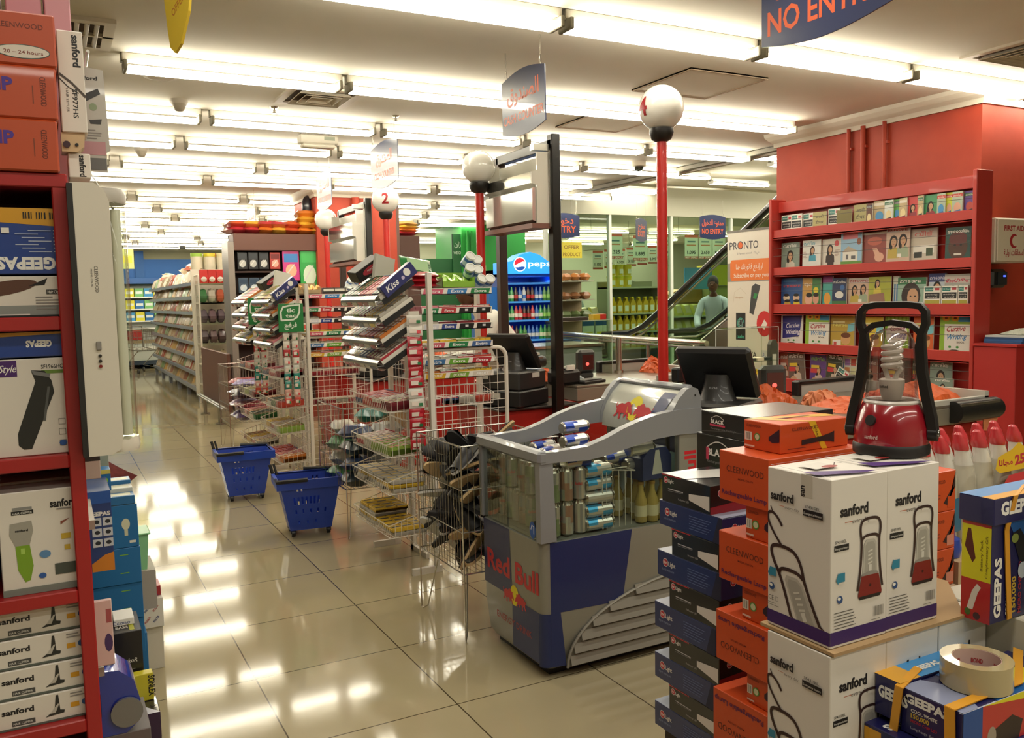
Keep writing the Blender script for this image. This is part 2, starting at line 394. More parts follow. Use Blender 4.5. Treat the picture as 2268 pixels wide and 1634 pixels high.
def lathe_thing(name, label, cat, loc, parts):
    t = thing(name, label, cat, loc)
    for pn, prof, m in parts: MB().lathe(prof, m, 20).build(pn, t)
    return t
dm = M('c9c0ae', .5); dk = M('6e675a', .5)
for lab, x, y in (('white smoke detector hanging near the left shelf of boxes', .86, 6.36), ('smaller white smoke detector between farther light rows', .8, 8.4)):
    lathe_thing('smoke_detector', lab, 'smoke detector', (x, y, CZ), (('base', [(.001, 0), (.06, 0), (.06, -.015), (.05, -.03), (.001, -.03)], dm), ('sensor_head', [(.001, -.03), (.05, -.03), (.03, -.07), (.025, -.075), (.001, -.078)], M('b3aa97', .5))))
lathe_thing('ceiling_speaker', 'round flat white ceiling speaker beside the first smoke detector', 'speaker', (.68, 5.75, CZ), (('rim', [(.001, 0), (.1, 0), (.1, -.006), (.08, -.012), (.001, -.012)], M('d8cfbd', .5)), ('grille', [(.001, -.012), (.075, -.012), (.06, -.018), (.001, -.018)], M('b9ad98', .7))))
lathe_thing('dome_camera', 'white dome security camera on the ceiling left of the red pillar', 'security camera', (5.55, 7.5, CZ), (('housing', [(.001, 0), (.075, 0), (.075, -.05), (.06, -.055), (.001, -.055)], dm), ('dome', [(.055, -.052), (.05, -.075), (.035, -.095), (.001, -.105)], M('2c352f', .1, coat=1))))
for k, (x, y) in enumerate(((1.5, 6.35), (.9, 9.5), (2.4, 6.3))):
    lathe_thing('sprinkler', ['small brass sprinkler ahead of the emergency light', 'small brass sprinkler above the far grocery aisle', 'small brass sprinkler next to the number two sign'][k], 'sprinkler', (x, y, CZ), (('flange', [(.001, 0), (.03, 0), (.02, -.012), (.001, -.012)], CHROME), ('nozzle', [(.008, -.01), (.008, -.035), (.018, -.04), (.018, -.045), (.001, -.045)], CHROME)))
t = thing('emergency_light', 'boxy white emergency light under the ceiling between light rows', 'emergency light', (2.05, 7.2, CZ - .02))
MB().box(-.16, -.05, -.07, .16, .05, 0, M('e8e2d2', .5), .008).rect(Fr('-y', -.16, -.05, -.07, .16, .05, 0), .2, .03, .09, .03, M('9aa08c', .5)).build('housing', t)
MB().box(-.14, -.05, -.1, .14, .05, -.07, M('efe9d8', .2), .01).build('diffuser', t)
MB().box(-.14, -.02, 0, -.1, .02, .02, STEEL).box(.1, -.02, 0, .14, .02, .02, STEEL).build('bracket', t)
# ================================================================ energy drink cooler
NAVY = M('1a2a5c', .35, coat=.3); SILV = M('939287', .38, .35, coat=.2); RAIL = M('8b8d90', .32, .2, coat=.3); RBRED = M('c22a33', .4); SUN = M('e6d61f', .4)
BULL = [(0, .42), (-.08, .5), (-.14, .72), (-.1, .74), (-.05, .55), (.05, .62), (.2, .72), (.38, .7), (.54, .84), (.7, .8), (.8, .68), (.84, .74), (.88, .72), (.86, .6), (.95, .48), (1.0, .3), (.93, .24), (.84, .34), (.76, .3), (.86, .16), (.84, .02), (.77, .0), (.77, .12), (.66, .24), (.6, .1), (.52, .06), (.54, .24), (.4, .28), (.3, .22), (.34, .08), (.3, -.02), (.2, 0), (.24, .14), (.14, .28), (.02, .1), (-.08, .04), (-.1, .1), (.0, .22)]
def bulls(mb, F, cx, cy, s):
    mb.ell(F, cx, cy + s * .1, s * .42, s * .5, SUN, 20)
    mb.d(F, [(cx - s * 1.05 + p[0] * s, cy - s * .4 + p[1] * s * .85) for p in BULL], RBRED)
    mb.d(F, [(cx + s * 1.05 - p[0] * s, cy - s * .4 + p[1] * s * .85) for p in BULL], RBRED)
def make_cooler():
    t = thing('drinks_cooler', 'open top silver and blue energy drink cooler full of cans', 'cooler', (1.6, 2.8, 0))
    L, W, D = .77, .52, .54
    def rr(x0, y0, x1, y1, r, n=5):
        P = []
        for cx, cy, a in ((x1 - r, y0 + r, -PI / 2), (x1 - r, y1 - r, 0), (x0 + r, y1 - r, PI / 2), (x0 + r, y0 + r, PI)):
            for k in range(n + 1): P.append((cx + r * math.cos(a + PI / 2 * k / n), cy + r * math.sin(a + PI / 2 * k / n)))
        return P
    mb = MB(); RG = []
    for z, i in ((.03, .03), (.06, .012), (.2, 0), (D, 0)): RG.append([(x, y, z) for x, y in rr(i, i, L - i, W - i, .035)])
    mb.rings(RG, SILV, True, False, True)
    mb.add([(x, y, D) for x, y in rr(0, 0, L, W, .035)], [tuple(range(24))], M('77786f', .5))
    mb.box(.05, .05, .0, L - .05, W - .05, .04, BLACK)
    # near side: blue panels wrapped round the corner
    F = Fr('-y', 0, -.0006, 0, L, W, D); G = Fr('-x', -.0006, 0, 0, L, W, D)
    def arc_blue(z0, z1):      # blue on the rounded near corner
        vs = []; 
        for z in (z0, z1):
            for k in range(7):
                a = PI + PI / 2 * k / 6; vs.append((.035 + .0358 * math.cos(a), .035 + .0358 * math.sin(a), z))
        mb.add(vs, [(k, k + 1, k + 8, k + 7) for k in range(6)], NAVY, True)
    mb.d(F, [(.035, .262), (.37, .255), (.42, D), (.035, D)], NAVY)
    mb.d(F, [(.035, .05), (.1, .045), (.078, .262), (.035, .262)], NAVY)
    arc_blue(.05, .262)
    mb.d(G, [(.035 - .035, .258), (.25, .268), (.235, D), (0, D)], NAVY) if 0 else None
    mb.d(G, [(.02, .262), (.27, .262), (.255, D), (0.02, D)], NAVY)
    mb.d(G, [(.27, .06), (W - .035, .06), (W - .035, .262), (.27, .262)], NAVY)
    mb.txt(G, 'Red Bull', .05, .335, .085, RBRED, .44, .03, rot=-.0)
    bulls(mb, G, .29, .265, .085)
    mb.txt(G, 'ENERGY DRINK', .13, .14, .028, M('9c3a3a', .5), .3, .01)
    mb.build('cabinet', t)
    # louvred grille
    mb = MB(); cx, a, b = L - .002, .665, .30
    gm = M('8f8b80', .5, .3)
    arc = [(cx - a * math.cos(u), .035 + b * math.sin(u)) for u in [PI / 2 * k / 16 for k in range(17)]]
    for p, q in zip(arc, arc[1:]): mb.cyl((p[0], -.006, p[1]), (q[0], -.006, q[1]), .006, gm, 6)
    mb.prism(arc + [(cx, .035)], -.004, .002, M('6f6a60', .6), 'y')
    for k in range(6):
        z = .04 + k * .046; x0 = cx - a * math.sqrt(max(0, 1 - ((z + .02 - .035) / b) ** 2)) + .01
        mb.prism([(-.001, z), (-.018, z + .004), (-.006, z + .04), (-.001, z + .04)], x0, cx, gm, 'x')
    mb.build('vent_grille', t)
    # rails
    mb = MB()
    top = [(-.005, .895), (.06, .893), (.21, .9), (.3, .925), (.38, .955), (.46, .978), (.54, .995), (.65, 1.006), (.775, 1.006)]
    bot = [(-.005, .85), (.06, .852), (.21, .846), (.3, .855), (.38, .87), (.46, .885), (.54, .897), (.65, .903), (.775, .9)]
    for y0, y1 in ((-.012, .028), (W - .028, W + .012)): mb.prism(top + bot[::-1], y0, y1, RAIL, 'y')
    mb.box(-.015, -.0135, .849, .028, W + .0135, .9, RAIL, .01)
    mb.build('top_rail', t)
    MB().prism([(-.008, .545), (.062, .545), (.05, .86), (-.008, .86)], -.008, .028, RAIL, 'y').build('corner_post', t)
    MB().box(-.006, W - .024, .545, .02, W + .006, .86, RAIL, .004).build('corner_post', t)
    mb = MB().box(L - .11, -.006, .5, L, .03, .905, SILV, .004).box(L - .02, 0, .5, L, W, .9, SILV).box(L - .11, W - .03, .5, L, W + .006, .905, SILV, .004)
    F2 = Fr('-y', L - .11, -.006, .5, L, 0, .905)
    mb.txt(F2, 'Red Bull', .085, .02, .06, M('c9202c', .4), .31, .03, rot=PI / 2); mb.build('rear_post', t)
    MB().box(L - .06, 0, D, L, W, .9, M('b9c9c6', .4)).rect(Fr('-x', L - .062, 0, D, L, W, .9), .02, .15, W - .04, .12, M('a8d4dc', .4)).rect(Fr('-x', L - .062, 0, D, L, W, .9), .02, .27, W - .04, .07, NAVY).build('rear_lining', t)
    # glass
    MB().prism([(.04, .545), (L - .1, .545), (L - .1, .9), (.45, .885), (.3, .86), (.04, .855)], .004, .009, GLASS, 'y').build('side_glass', t)
    MB().prism([(.02, .545), (L - .1, .545), (L - .1, .9), (.45, .885), (.3, .86), (.02, .855)], W - .009, W - .004, GLASS, 'y').build('side_glass', t)
    MB().box(.004, .02, .545, .009, W - .02, .855, GLASS).ell(Fr('-x', .003, 0, .545, .009, W, .855), W - .075, .035, .024, .034, M('2257a6', .4), 18).line(Fr('-x', .003, 0, .545, .009, W, .855), [(W - .065, .02), (W - .065, .05), (W - .08, .053), (W - .088, .035)], .005, M('e6e8ea')).build('front_glass', t)
    # curved advertising canopy
    mb = MB(); cur = [(.60, .9), (.605, .95), (.625, 1.0), (.66, 1.05), (.70, 1.085), (.73, 1.095), (.76, 1.085), (.775, 1.05), (.775, .9)]
    for y0, y1 in ((-.004, .03), (W - .03, W + .004)): mb.prism(cur, y0, y1, RAIL, 'y')
    inn = [(x + .012, z - .012) for x, z in cur[:6]]
    R0 = [(x, .03, z) for x, z in inn] ; R1 = [(x, W - .03, z) for x, z in inn]
    mb.add(R0 + R1, [(i + 1, i, i + 6, i + 7) for i in range(5)], M('bdbfb4', .12, coat=1), True)
    mb.box(.715, .02, 1.07, .765, W - .02, 1.1, RAIL, .012)
    mb.cyl((.745, -.0045, 1.06), (.745, -.006, 1.06), .004, BLACK, 8)
    arc_s = [0]
    for p, q in zip(inn, inn[1:]): arc_s.append(arc_s[-1] + math.hypot(q[0] - p[0], q[1] - p[1]))
    def onto(mb2, T=None):   # bend flat artwork over the curve: u along -y, v along the arc
        out = []
        for (u, v, h) in mb2.v:
            v = max(0, min(arc_s[-1] - .001, v)); k = max(i for i in range(5) if arc_s[i] <= v) if v > 0 else 0
            f = (v - arc_s[k]) / (arc_s[k + 1] - arc_s[k]); x = inn[k][0] + (inn[k + 1][0] - inn[k][0]) * f; z = inn[k][1] + (inn[k + 1][1] - inn[k][1]) * f
            dx, dz = inn[k + 1][0] - inn[k][0], inn[k + 1][1] - inn[k][1]; Ln = math.hypot(dx, dz)
            out.append((x - dz / Ln * (h + .003), W - .03 - u, z + dx / Ln * (h + .003)))
        for f, mi in zip(mb2.f, mb2.mi): mb.add([out[i] for i in f], [tuple(range(len(f)))], mb2.mt[mi])
    art = MB(); wv = W - .06
    def strips(P, m, n=6):   # split a quad band lengthwise so it can bend
        for i in range(n):
            a0, a1 = i / n, (i + 1) / n
            q = [tuple(P[0][c] + (P[3][c] - P[0][c]) * a0 for c in (0, 1)), tuple(P[1][c] + (P[2][c] - P[1][c]) * a0 for c in (0, 1)), tuple(P[1][c] + (P[2][c] - P[1][c]) * a1 for c in (0, 1)), tuple(P[0][c] + (P[3][c] - P[0][c]) * a1 for c in (0, 1))]
            art.d(I4, q, m, .0006)
    strips([(wv - .13, .0), (wv - .05, .0), (wv - .02, .2), (wv - .1, .2)], NAVY)
    bulls(art, I4, .22, .09, .115)
    onto(art); mb.build('canopy', t)
    # wire dividers
    mb = MB(); wm = M('cfcabb', .4)
    for y in (.03, .27): 
        mb.tube([(.3, y, .55), (.3, y, .79), (.42, y, .79)], .0022, wm, 5)
    mb.tube([(.3, .03, .79), (.3, .49, .79)], .0025, wm, 5).tube([(.46, .03, .77), (.46, .49, .77)], .0025, wm, 5).tube([(.3, .03, .79), (.46, .03, .77)], .0025, wm, 5)
    for k in range(12): mb.tube([(.3, .04 + k * .04, .55), (.3, .04 + k * .04, .79)], .0014, wm, 4)
    for k in range(5): mb.tube([(.32 + k * .03, .03, .55), (.32 + k * .03, .03, .787 - k * .004)], .0014, wm, 4)
    mb.build('wire_divider', t)
make_cooler()
def can_mesh(c1, c2, r=.0265, h=.134):
    mb = MB(); n = 16; zs = [.006, .05, .075, h - .014]
    mb.lathe([(.001, 0), (r * .8, 0), (r, .006)], CHROME, n); mb.lathe([(r, h - .014), (r * .84, h - .002), (r * .84, h), (r * .76, h - .004), (.001, h - .004)], CHROME, n)
    for i in range(3):
        for k in range(n):
            a0, a1 = 2 * PI * k / n, 2 * PI * (k + 1) / n
            m = c1 if ((k // 4) + (0 if i == 0 else 1 if i == 2 else (k // 2) % 2)) % 2 == 0 else c2
            mb.add([(r * math.cos(a0), r * math.sin(a0), zs[i]), (r * math.cos(a1), r * math.sin(a1), zs[i]), (r * math.cos(a1), r * math.sin(a1), zs[i + 1]), (r * math.cos(a0), r * math.sin(a0), zs[i + 1])], [(0, 1, 2, 3)], m, True)
    F = Matrix(((0, 0, -1, -r), (-1, 0, 0, 0), (0, 1, 0, .062), (0, 0, 0, 1)))
    mb.txt(F, 'RedBull', 0, 0, .012, RBRED, .028, .02, al='c')
    return mb
csil = M('cfcec8', .25, .7); cblu = M('21409a', .3, .5); csky = M('3aa0d8', .3, .5); cgrn = M('8f9f78', .3, .5); cred2 = M('b08a76', .3, .5)
CANS = {'blue and silver': solo(can_mesh(cblu, csil), 'energy_drink_can', 'x', 'can'), 'sky blue and silver': solo(can_mesh(csky, csil), 'energy_drink_can', 'x', 'can'), 'plain silver': solo(can_mesh(csil, csil), 'energy_drink_can', 'x', 'can'),
        'olive silver': solo(can_mesh(csil, cgrn), 'energy_drink_can', 'x', 'can'), 'reddish silver': solo(can_mesh(cred2, csil), 'energy_drink_can', 'x', 'can')}
_used = set()
def put(o, key, loc, rot, label, group=None, scale=None):
    """first placement moves the original, later ones copy it"""
    if key not in _used:
        _used.add(key); o.location = loc; o.rotation_euler = rot if isinstance(rot, (tuple, list)) else (0, 0, rot); o['label'] = label
        if group: o['group'] = group
        if scale: o.scale = scale if isinstance(scale, (tuple, list)) else (scale,) * 3
        return o
    return dup(o, loc, rot, label, group, scale)
CX, CY = 1.6, 2.8
def can(kind, x, y, z, rot, lab): put(CANS[kind], 'can' + kind, (CX + x, CY + y, z), rot, lab, 'cans in the drinks cooler')
# standing cans: two tiers near the glass, more behind
n = 0
for tier in range(2):
    for ix in range(5):
        for iy in range(3 if ix < 3 else 8):
            if ix >= 3 and iy > 7: continue
            x, y = (.09 + ix * .06 + .0, .06 + iy * .058) if ix < 3 else (.09 + (ix - 3) * .06, .235 + (iy - 0) * .058)
            if y > .48 or (ix < 3 and iy == 2): continue
            z = .545 + tier * .134
            if tier == 1 and ix > 2 and iy % 3 == 2: continue
            kind = ['olive silver', 'reddish silver', 'plain silver'][(ix + iy) % 3]
            can(kind, x, y, z, rnd.uniform(0, 6), '%s can standing in %s tier of the cooler, row %s from front glass' % (kind, ['lower', 'upper'][tier], ORD[(iy + (2 if ix >= 3 else 0)) % 20]))
# lying cans: cross bundle behind the near glass, heap on top
for k in range(5):
    for j in range(2):
        kind = 'sky blue and silver' if k != 2 else 'plain silver'
        can(kind, .215 + .0, .055 + j * .056, .575 + k * .053, (0, PI / 2, 0), '%s can lying sideways, %s up in the %s column behind the near glass' % (kind, ORD[k], ['outer', 'inner'][j])) if False else can(kind, .225, .05 + j * .056, .573 + k * .0535, (PI * .0, PI / 2, rnd.uniform(-.06, .06)), '%s can lying %s from bottom in %s bundle behind near glass' % (kind, ORD[k], ['outer', 'inner'][j]))
heap = [(.13, .05, .855, .05), (.12, .11, .85, -.1), (.1, .19, .85, .1), (.16, .27, .85, .5), (.22, .33, .85, .0), (.1, .36, .85, 1.2), (.2, .42, .85, .3), (.32, .2, .84, .1), (.36, .12, .83, .2), (.36, .3, .84, -.2), (.34, .38, .84, .6), (.22, .2, .905, .18),
        (.46, .1, .80, .15), (.5, .18, .8, 1.3), (.44, .05, .87, .1), (.5, .12, .865, .25), (.55, .3, .8, .4), (.5, .4, .8, .1), (.26, .27, .93, .1)]
for k, (x, y, z, a) in enumerate(heap):
    kind = ['blue and silver', 'blue and silver', 'plain silver', 'blue and silver', 'plain silver'][k % 5]
    if k == 18: kind = 'blue and silver'
    can(kind, x, y, z - (.02 if k < 18 else .0), (0, PI / 2, a), ('topmost blue and silver can balanced above the cooler rail' if k == 18 else '%s can lying on top of the cooler pile, %s counted from the aisle' % (kind, ORD[k])))
# bottles and carton behind the near glass
bt = MB().lathe([(.001, 0), (.024, 0), (.026, .01), (.026, .09), (.012, .13), (.011, .16), (.001, .16)], M('a08c4a', .25, coat=.5), 12).lathe([(.0265, .025), (.0265, .07)], M('c7bf9a', .5), 12).lathe([(.013, .155), (.013, .168), (.001, .168)], M('8c6a2a', .4), 12)
B0 = solo(bt, 'juice_bottle', 'x', 'bottle')
for k, (x, y) in enumerate(((.51, .06), (.56, .05), (.62, .06), (.53, .12), (.6, .13), (.65, .1), (.49, .2), (.56, .21), (.62, .22))):
    put(B0, 'jb', (CX + x, CY + y, .545), 0, 'small amber juice bottle, %s from the divider in the cooler' % ORD[k], 'amber bottles in the cooler')
mb = MB().prism([(0, 0), (.16, 0), (.16, .09), (.13, .13), (.04, .13), (0, .09)], 0, .1, NAVY, 'y')
mb.d(Fr('-y', 0, 0, 0, .16, .1, .13), [(.05, .02), (.11, .02), (.09, .12), (.07, .12)], M('b9b8b0', .4))
solo(mb, 'drink_carton', 'blue and silver cardboard drink carrier atop the cooler bottles', 'carton', (CX + .5, CY + .03, .72), .1)
# ================================================================ white wire candy racks at the lane ends
BASK_Z = (.215, .45, .65, .89)
def wire_basket(w, d, hf, hb, wm):
    """front lip at x=0 (height hf), back at x=d (height hb), y 0..w"""
    mb = MB(); r = .0026; q = .0016
    mb.tube([(0, 0, hf), (0, w, hf), (d, w, hb), (d, 0, hb)], r, wm, 5, loop=True)
    mb.tube([(0.01, 0.005, 0), (0.01, w - .005, 0), (d, w - .005, 0), (d, .005, 0)], r, wm, 5, loop=True)
    n = int(w / .03)
    for k in range(n + 1):
        y = .004 + (w - .008) * k / n; mb.tube([(d, y, 0), (.01, y, 0), (0, y, hf)], q, wm, 4)
        mb.tube([(d, y, 0), (d, y, hb)], q, wm, 4)
    n = int(d / .035)
    for k in range(1, n + 1):
        x = d * k / n; h = hf + (hb - hf) * k / n
        for y in (0.002, w - .002): mb.tube([(x, y, 0), (x, y, h)], q, wm, 4)
        if k % 2: mb.tube([(x, 0, 0), (x, w, 0)], q, wm, 4)
    return mb
def grid_panel(w, h, wm, step=.05, frame=.011, round_=.06):
    """in the xz plane, x 0..w"""
    mb = MB(); pts = [(0, 0, 0), (0, 0, h - round_)]
    for k in range(5): a = PI - PI / 2 * k / 4; pts.append((round_ + round_ * math.cos(a), 0, h - round_ + round_ * math.sin(a)))
    for k in range(5): a = PI / 2 - PI / 2 * k / 4; pts.append((w - round_ + round_ * math.cos(a), 0, h - round_ + round_ * math.sin(a)))
    pts += [(w, 0, 0)]
    mb.tube(pts, frame, wm, 8)
    for k in range(1, int(w / step)): mb.tube([(k * step, 0, .04), (k * step, 0, h - .008)], .002, wm, 4)
    for k in range(1, int(h / step)): mb.tube([(0, .003, k * step), (w, .003, k * step)], .002, wm, 4)
    return mb
TILT = .56
def tray_parts(t, z, w):
    T = Matrix.Translation((0, 0, z)) @ Matrix.Rotation(-TILT, 4, 'Y')
    mb = MB(); mb.T = T; wm = WIREW
    mb.box(0, 0, -.006, .21, w, -.002, M('cfcbc0', .3)).box(0, 0, -.006, .21, .003, .02, WIREW).box(0, w - .003, -.006, .21, w, .02, WIREW)
    tr = mb.build('tray', t)
    mb = MB(); mb.T = T; pts = [(.0 + .03 * math.cos(a), -.006 + .03 * math.sin(a)) for a in [PI * .45 + PI * 1.1 * k / 8 for k in range(9)]]
    vs = [(x - .004, 0, zz + .006) for x, zz in pts] + [(x - .004, w, zz + .006) for x, zz in pts]
    mb.add(vs, [(k, k + 1, k + 10, k + 9) for k in range(8)], M('c8c6bc', .15, .6), True)
    F = Fr('-x', -.0345, 0, -.02, .3, w, .03)
    for k in range(6):
        c = ['d8d2c4', 'b04a44', '3c4458', 'e0c74a', 'e7e3da', '8e4646'][int(rnd.random() * 6)]
        mb.rect(F, .03 + k * w / 6.4, .008, w / 6.4 * .8, .022, M(c, .4))
    mb.build('label_holder', tr)
    mb = MB(); mb.T = T; mb.box(-.0, -.01, -.03, .2, -.004, .0, BLACK) if w > .5 else None
    if mb.v: mb.build('bracket', tr)
def rack_unit(y, w, label, nt=4):
    t = thing('candy_rack', label, 'display rack', (1.52, y, 0), 0, 'wire candy racks at the lane ends')
    for z in BASK_Z:
        wire_basket(w, .25, .068, .14, WIREW).build('wire_basket', t).location = (0, 0, z)
    g = grid_panel(w + .04, 1.2, WIREW, .05, .01).build('grid_panel', t); g.location = (.265, -.02, .03); g.rotation_euler = (0, 0, PI / 2)
    for k in range(nt): tray_parts(t, 1.145 + k * .112, w)
    mb = MB()
    for yy in (-.015, w + .015): mb.box(.12, yy - .012, 0, .29, yy + .012, .035, WIREW).box(.25, yy - .014, 0, .275, yy + .014, 1.62, WIREW)
    mb.build('stand', t)
    return t
UNITS = [(4.29, .6, 'candy rack beside the cooler, with hanging red sachet strip'), (6.77, .64, 'candy rack with the large green mint sign'), (7.72, .6, 'candy rack with the smaller green mint sign')]
for a in UNITS: rack_unit(*a)
RN = ['near candy rack', 'large sign rack', 'small sign rack']
PALC = ['b12f3c', '35713f', 'd9b53a', 'e6e0d2', '7a1f2b', 'c9772f', '2f3140', 'd98a96', '88a644', '30507e', 'b9b4a8', 'c24a3a']
_cart = {}
def carton_mesh(w, d, h, c1, c2, c3, cells=4):
    """open display carton: x depth d, y width w, packs seen from above"""
    mb = MB(); m1, m2, m3 = M(c1, .4), M(c2, .35, coat=.3), M(c3, .35)
    mb.box(0, 0, 0, d, w, h * .55, m1)
    for k in range(cells):
        for j in range(2):
            a = w * (j + .5) / 2
            mb.box(d * (k + .06) / cells, a - w * .22, h * .5, d * (k + .94) / cells, a + w * .22, h * .9, m2)
            mb.rect(Fr('+z', d * (k + .1) / cells, a - w * .2, 0, d * (k + .9) / cells, a + w * .2, h * .9), 0, w * .12, d * .8 / cells, w * .14, m3)
    mb.box(d * .97, 0, 0, d, w, h, m1).box(0, 0, 0, d, w * .03, h * .8, m1)
    return mb
cn = {'b12f3c': 'red', '35713f': 'green', 'd9b53a': 'yellow', 'e6e0d2': 'white', '7a1f2b': 'maroon', 'c9772f': 'orange', '2f3140': 'charcoal', 'd98a96': 'pink', '88a644': 'lime', '30507e': 'blue', 'b9b4a8': 'grey', 'c24a3a': 'brick red'}
def carton(name, w, d, h, ci, loc, rot, label, group, cells=4):
    c1, c2, c3 = PALC[ci % 12], PALC[(ci * 5 + 3) % 12], PALC[(ci * 7 + 4) % 12]
    key = (name, round(w, 3), d, h, ci % 12, cells)
    if key not in _cart: _cart[key] = solo(carton_mesh(w, d, h, c1, c1 if ci % 3 else c2, c3, cells), name, 'x', 'carton')
    return put(_cart[key], key, loc, rot, label.replace('#', cn[c1]), group)
for u, (y, w, _) in enumerate(UNITS):
    for k in range(4):
        for j in range(5):
            ci = (u * 7 + k * 5 + j * 3 + (j * j) % 4)
            carton('gum_carton', w / 5 - .006, .19, .04, ci, (1.525, y + j * w / 5 + .003, 1.149 + k * .112), (0, -TILT, 0), '# gum carton, %s along %s tray from below on the %s' % (ORD[4 - j], ORD[k], RN[u]), 'gum cartons on tilted trays')
    for bi, bz in enumerate(BASK_Z):
        for j in range(4):
            if u == 0 and bi < 2:    # flat yellow sweet boxes
                for s in range(3 if bi else 2 + (j > 1) * 2):
                    if j < 2 or bi == 1: pass
                    carton('sweet_box', .135, .19, .022, 2 if s % 2 else 10, (1.545 + rnd.uniform(0, .02), y + .02 + j * .145, bz + .004 + s * .023), (0, 0, rnd.uniform(-.04, .04)), '# sweet box, %s up in %s stack of %s basket by the cooler' % (ORD[s], ['nearest', 'second', 'third', 'fourth'][j], ['lowest', 'second lowest'][bi]), 'flat sweet boxes in wire baskets', 3)
            else:
                ci = u * 5 + bi * 3 + j * 2
                if bi == 3: ci = [4, 0, 11, 9][j]
                if u == 0 and bi == 2 and j == 0: ci = 8
                carton('chocolate_box', .13, .19, .05, ci, (1.545 + rnd.uniform(0, .02), y + .02 + j * .145, bz + .004), (0, -.06, rnd.uniform(-.12, .12)), '# chocolate box, %s in %s basket of the %s' % (['nearest', 'second', 'third', 'farthest'][j], ['lowest', 'second lowest', 'third', 'top'][bi], RN[u]), 'chocolate boxes in wire baskets', 5)
# navy gum boxes leaning at the near end of the top trays
for u, (y, w, _) in enumerate(UNITS[:2]):
    mb = MB().box(0, 0, 0, .22, .055, .07, M('232a6a', .35, coat=.4), .003)
    F = Fr('-y', 0, 0, 0, .22, .055, .07)
    mb.txt(F, 'Kiss', .02, .02, .033, M('f2f2f2'), .08, .02, shear=.25).ell(F, .17, .04, .02, .022, M('f0efe8'), 12).ell(F, .135, .03, .01, .01, M('c4b7d8'), 10)
    solo(mb, 'gum_box', 'navy gum box with white lettering on the %s' % RN[u], 'box', (1.55, y - .02, 1.49), 0).rotation_euler = (0, -TILT - .1, 0)
    mb = MB().box(0, 0, 0, .2, .1, .07, M('1c1718', .4), .003); F = Fr('-y', 0, 0, 0, .2, .1, .07)
    mb.ell(F, .1, .035, .06, .022, M('a93040'), 14).txt(F, 'MINT', .1, .028, .014, WHITE, .05, al='c')
    solo(mb, 'mint_box', 'black and red mint box tilted at back of the %s' % RN[u], 'box', (1.6, y + w - .04, 1.58), .2).rotation_euler = (.1, -TILT, .2)
    mb = MB().prism([(0, 0), (.16, -.01), (.19, .12), (.03, .15)], 0, .02, M('c9c9bf', .4), 'y')
    solo(mb, 'display_card', 'pale grey leaning display card on the %s' % RN[u], 'card', (1.66, y + w - .1, 1.6), .5)
# ---------------------------------------------------------------- gum shelves facing the camera
def gum_shelf(x, y, w, label, rn, vis=True):
    t = thing('gum_shelf_rack', label, 'display rack', (x, y, 0), 0, 'gum shelf racks')
    zs = [1.045, 1.125, 1.22, 1.325, 1.415, 1.525]
    g = grid_panel(.56, 1.16, WIREW, .05, .012).build('grid_panel', t); g.location = (-.02, .03, .03)
    MB().box(-.02, .2, 0, 0, .24, 1.6, WIREW).box(w, .2, 0, w + .02, .24, 1.6, WIREW).box(-.02, 0, 0, 0, .24, .03, WIREW).box(w, 0, 0, w + .02, .24, .03, WIREW).build('stand', t)
    for i, z in enumerate(zs):
        mb = MB().box(0, 0, -.02, w, .19, -.016, M('d9d5c9', .3)).box(0, 0, -.02, w, .003, .016, M('f0ece2', .3))
        sh = mb.build('shelf', t); sh.location = (0, 0, z)
        F = Fr('-y', 0, -.0005, -.02, w, 0, .02); mb = MB()
        cols = [['d8a92c', '79a23a', 'd8cfc0'], ['3b6da0', '6aa338', 'b0303a'], ['c9596a', '27804d', '44639a'], ['d7d9e0', '2b3f86', '191919', '191919'], ['27804d', 'b5343c', '191919', '191919'], ['d0637c', '3b7fc0', '1f7a44']][i]
        for k, c in enumerate(cols):
            a = w * (k + .06) / len(cols); ww = w / len(cols) * .88
            mb.d(F, [(a, .004), (a + ww * .92, .004), (a + ww, .033), (a + ww * .06, .033)], M(c, .35))
            if c != '191919': mb.txt(F, 'Extra' if i else ('JUICY FRUIT' if k == 0 else 'DOUBLE' if k == 1 else 'FRUIT'), a + ww * .5, .011, .016, M('f4f4f0'), ww * .6, .02, al='c', shear=.2)
            else: mb.rect(F, a + ww * .4, .014, .02, .012, M('d8d8d8'))
        mb.build('price_strip', sh)
        if i < 5:
            for k in range(4):
                ci = [[5, 0, 2, 2], [10, 10, 0, 11], [2, 2, 8, 2], [10, 4, 4, 11], [7, 0, 0, 0]][i][k]
                carton('gum_carton_wide', .17, w / 4 - .006, .045, ci, (x + w * k / 4 + .003, y + .02, z - .015), 0, '# gum box, %s from left on %s shelf of the %s' % (ORD[k], ORD[i], rn), 'gum boxes on gum shelves', 3)
    for z in (.865, .63):
        b = wire_basket(w, .2, .06, .1, WIREW).build('wire_basket', t); b.rotation_euler = (0, 0, PI / 2); b.location = (w, .0, z)
    return t
gum_shelf(1.84, 4.52, .44, 'gum shelf rack beside the near candy rack', 'near gum rack')
gum_shelf(1.84, 7.0, .44, 'gum shelf rack behind the blue rolling baskets', 'farther gum rack')
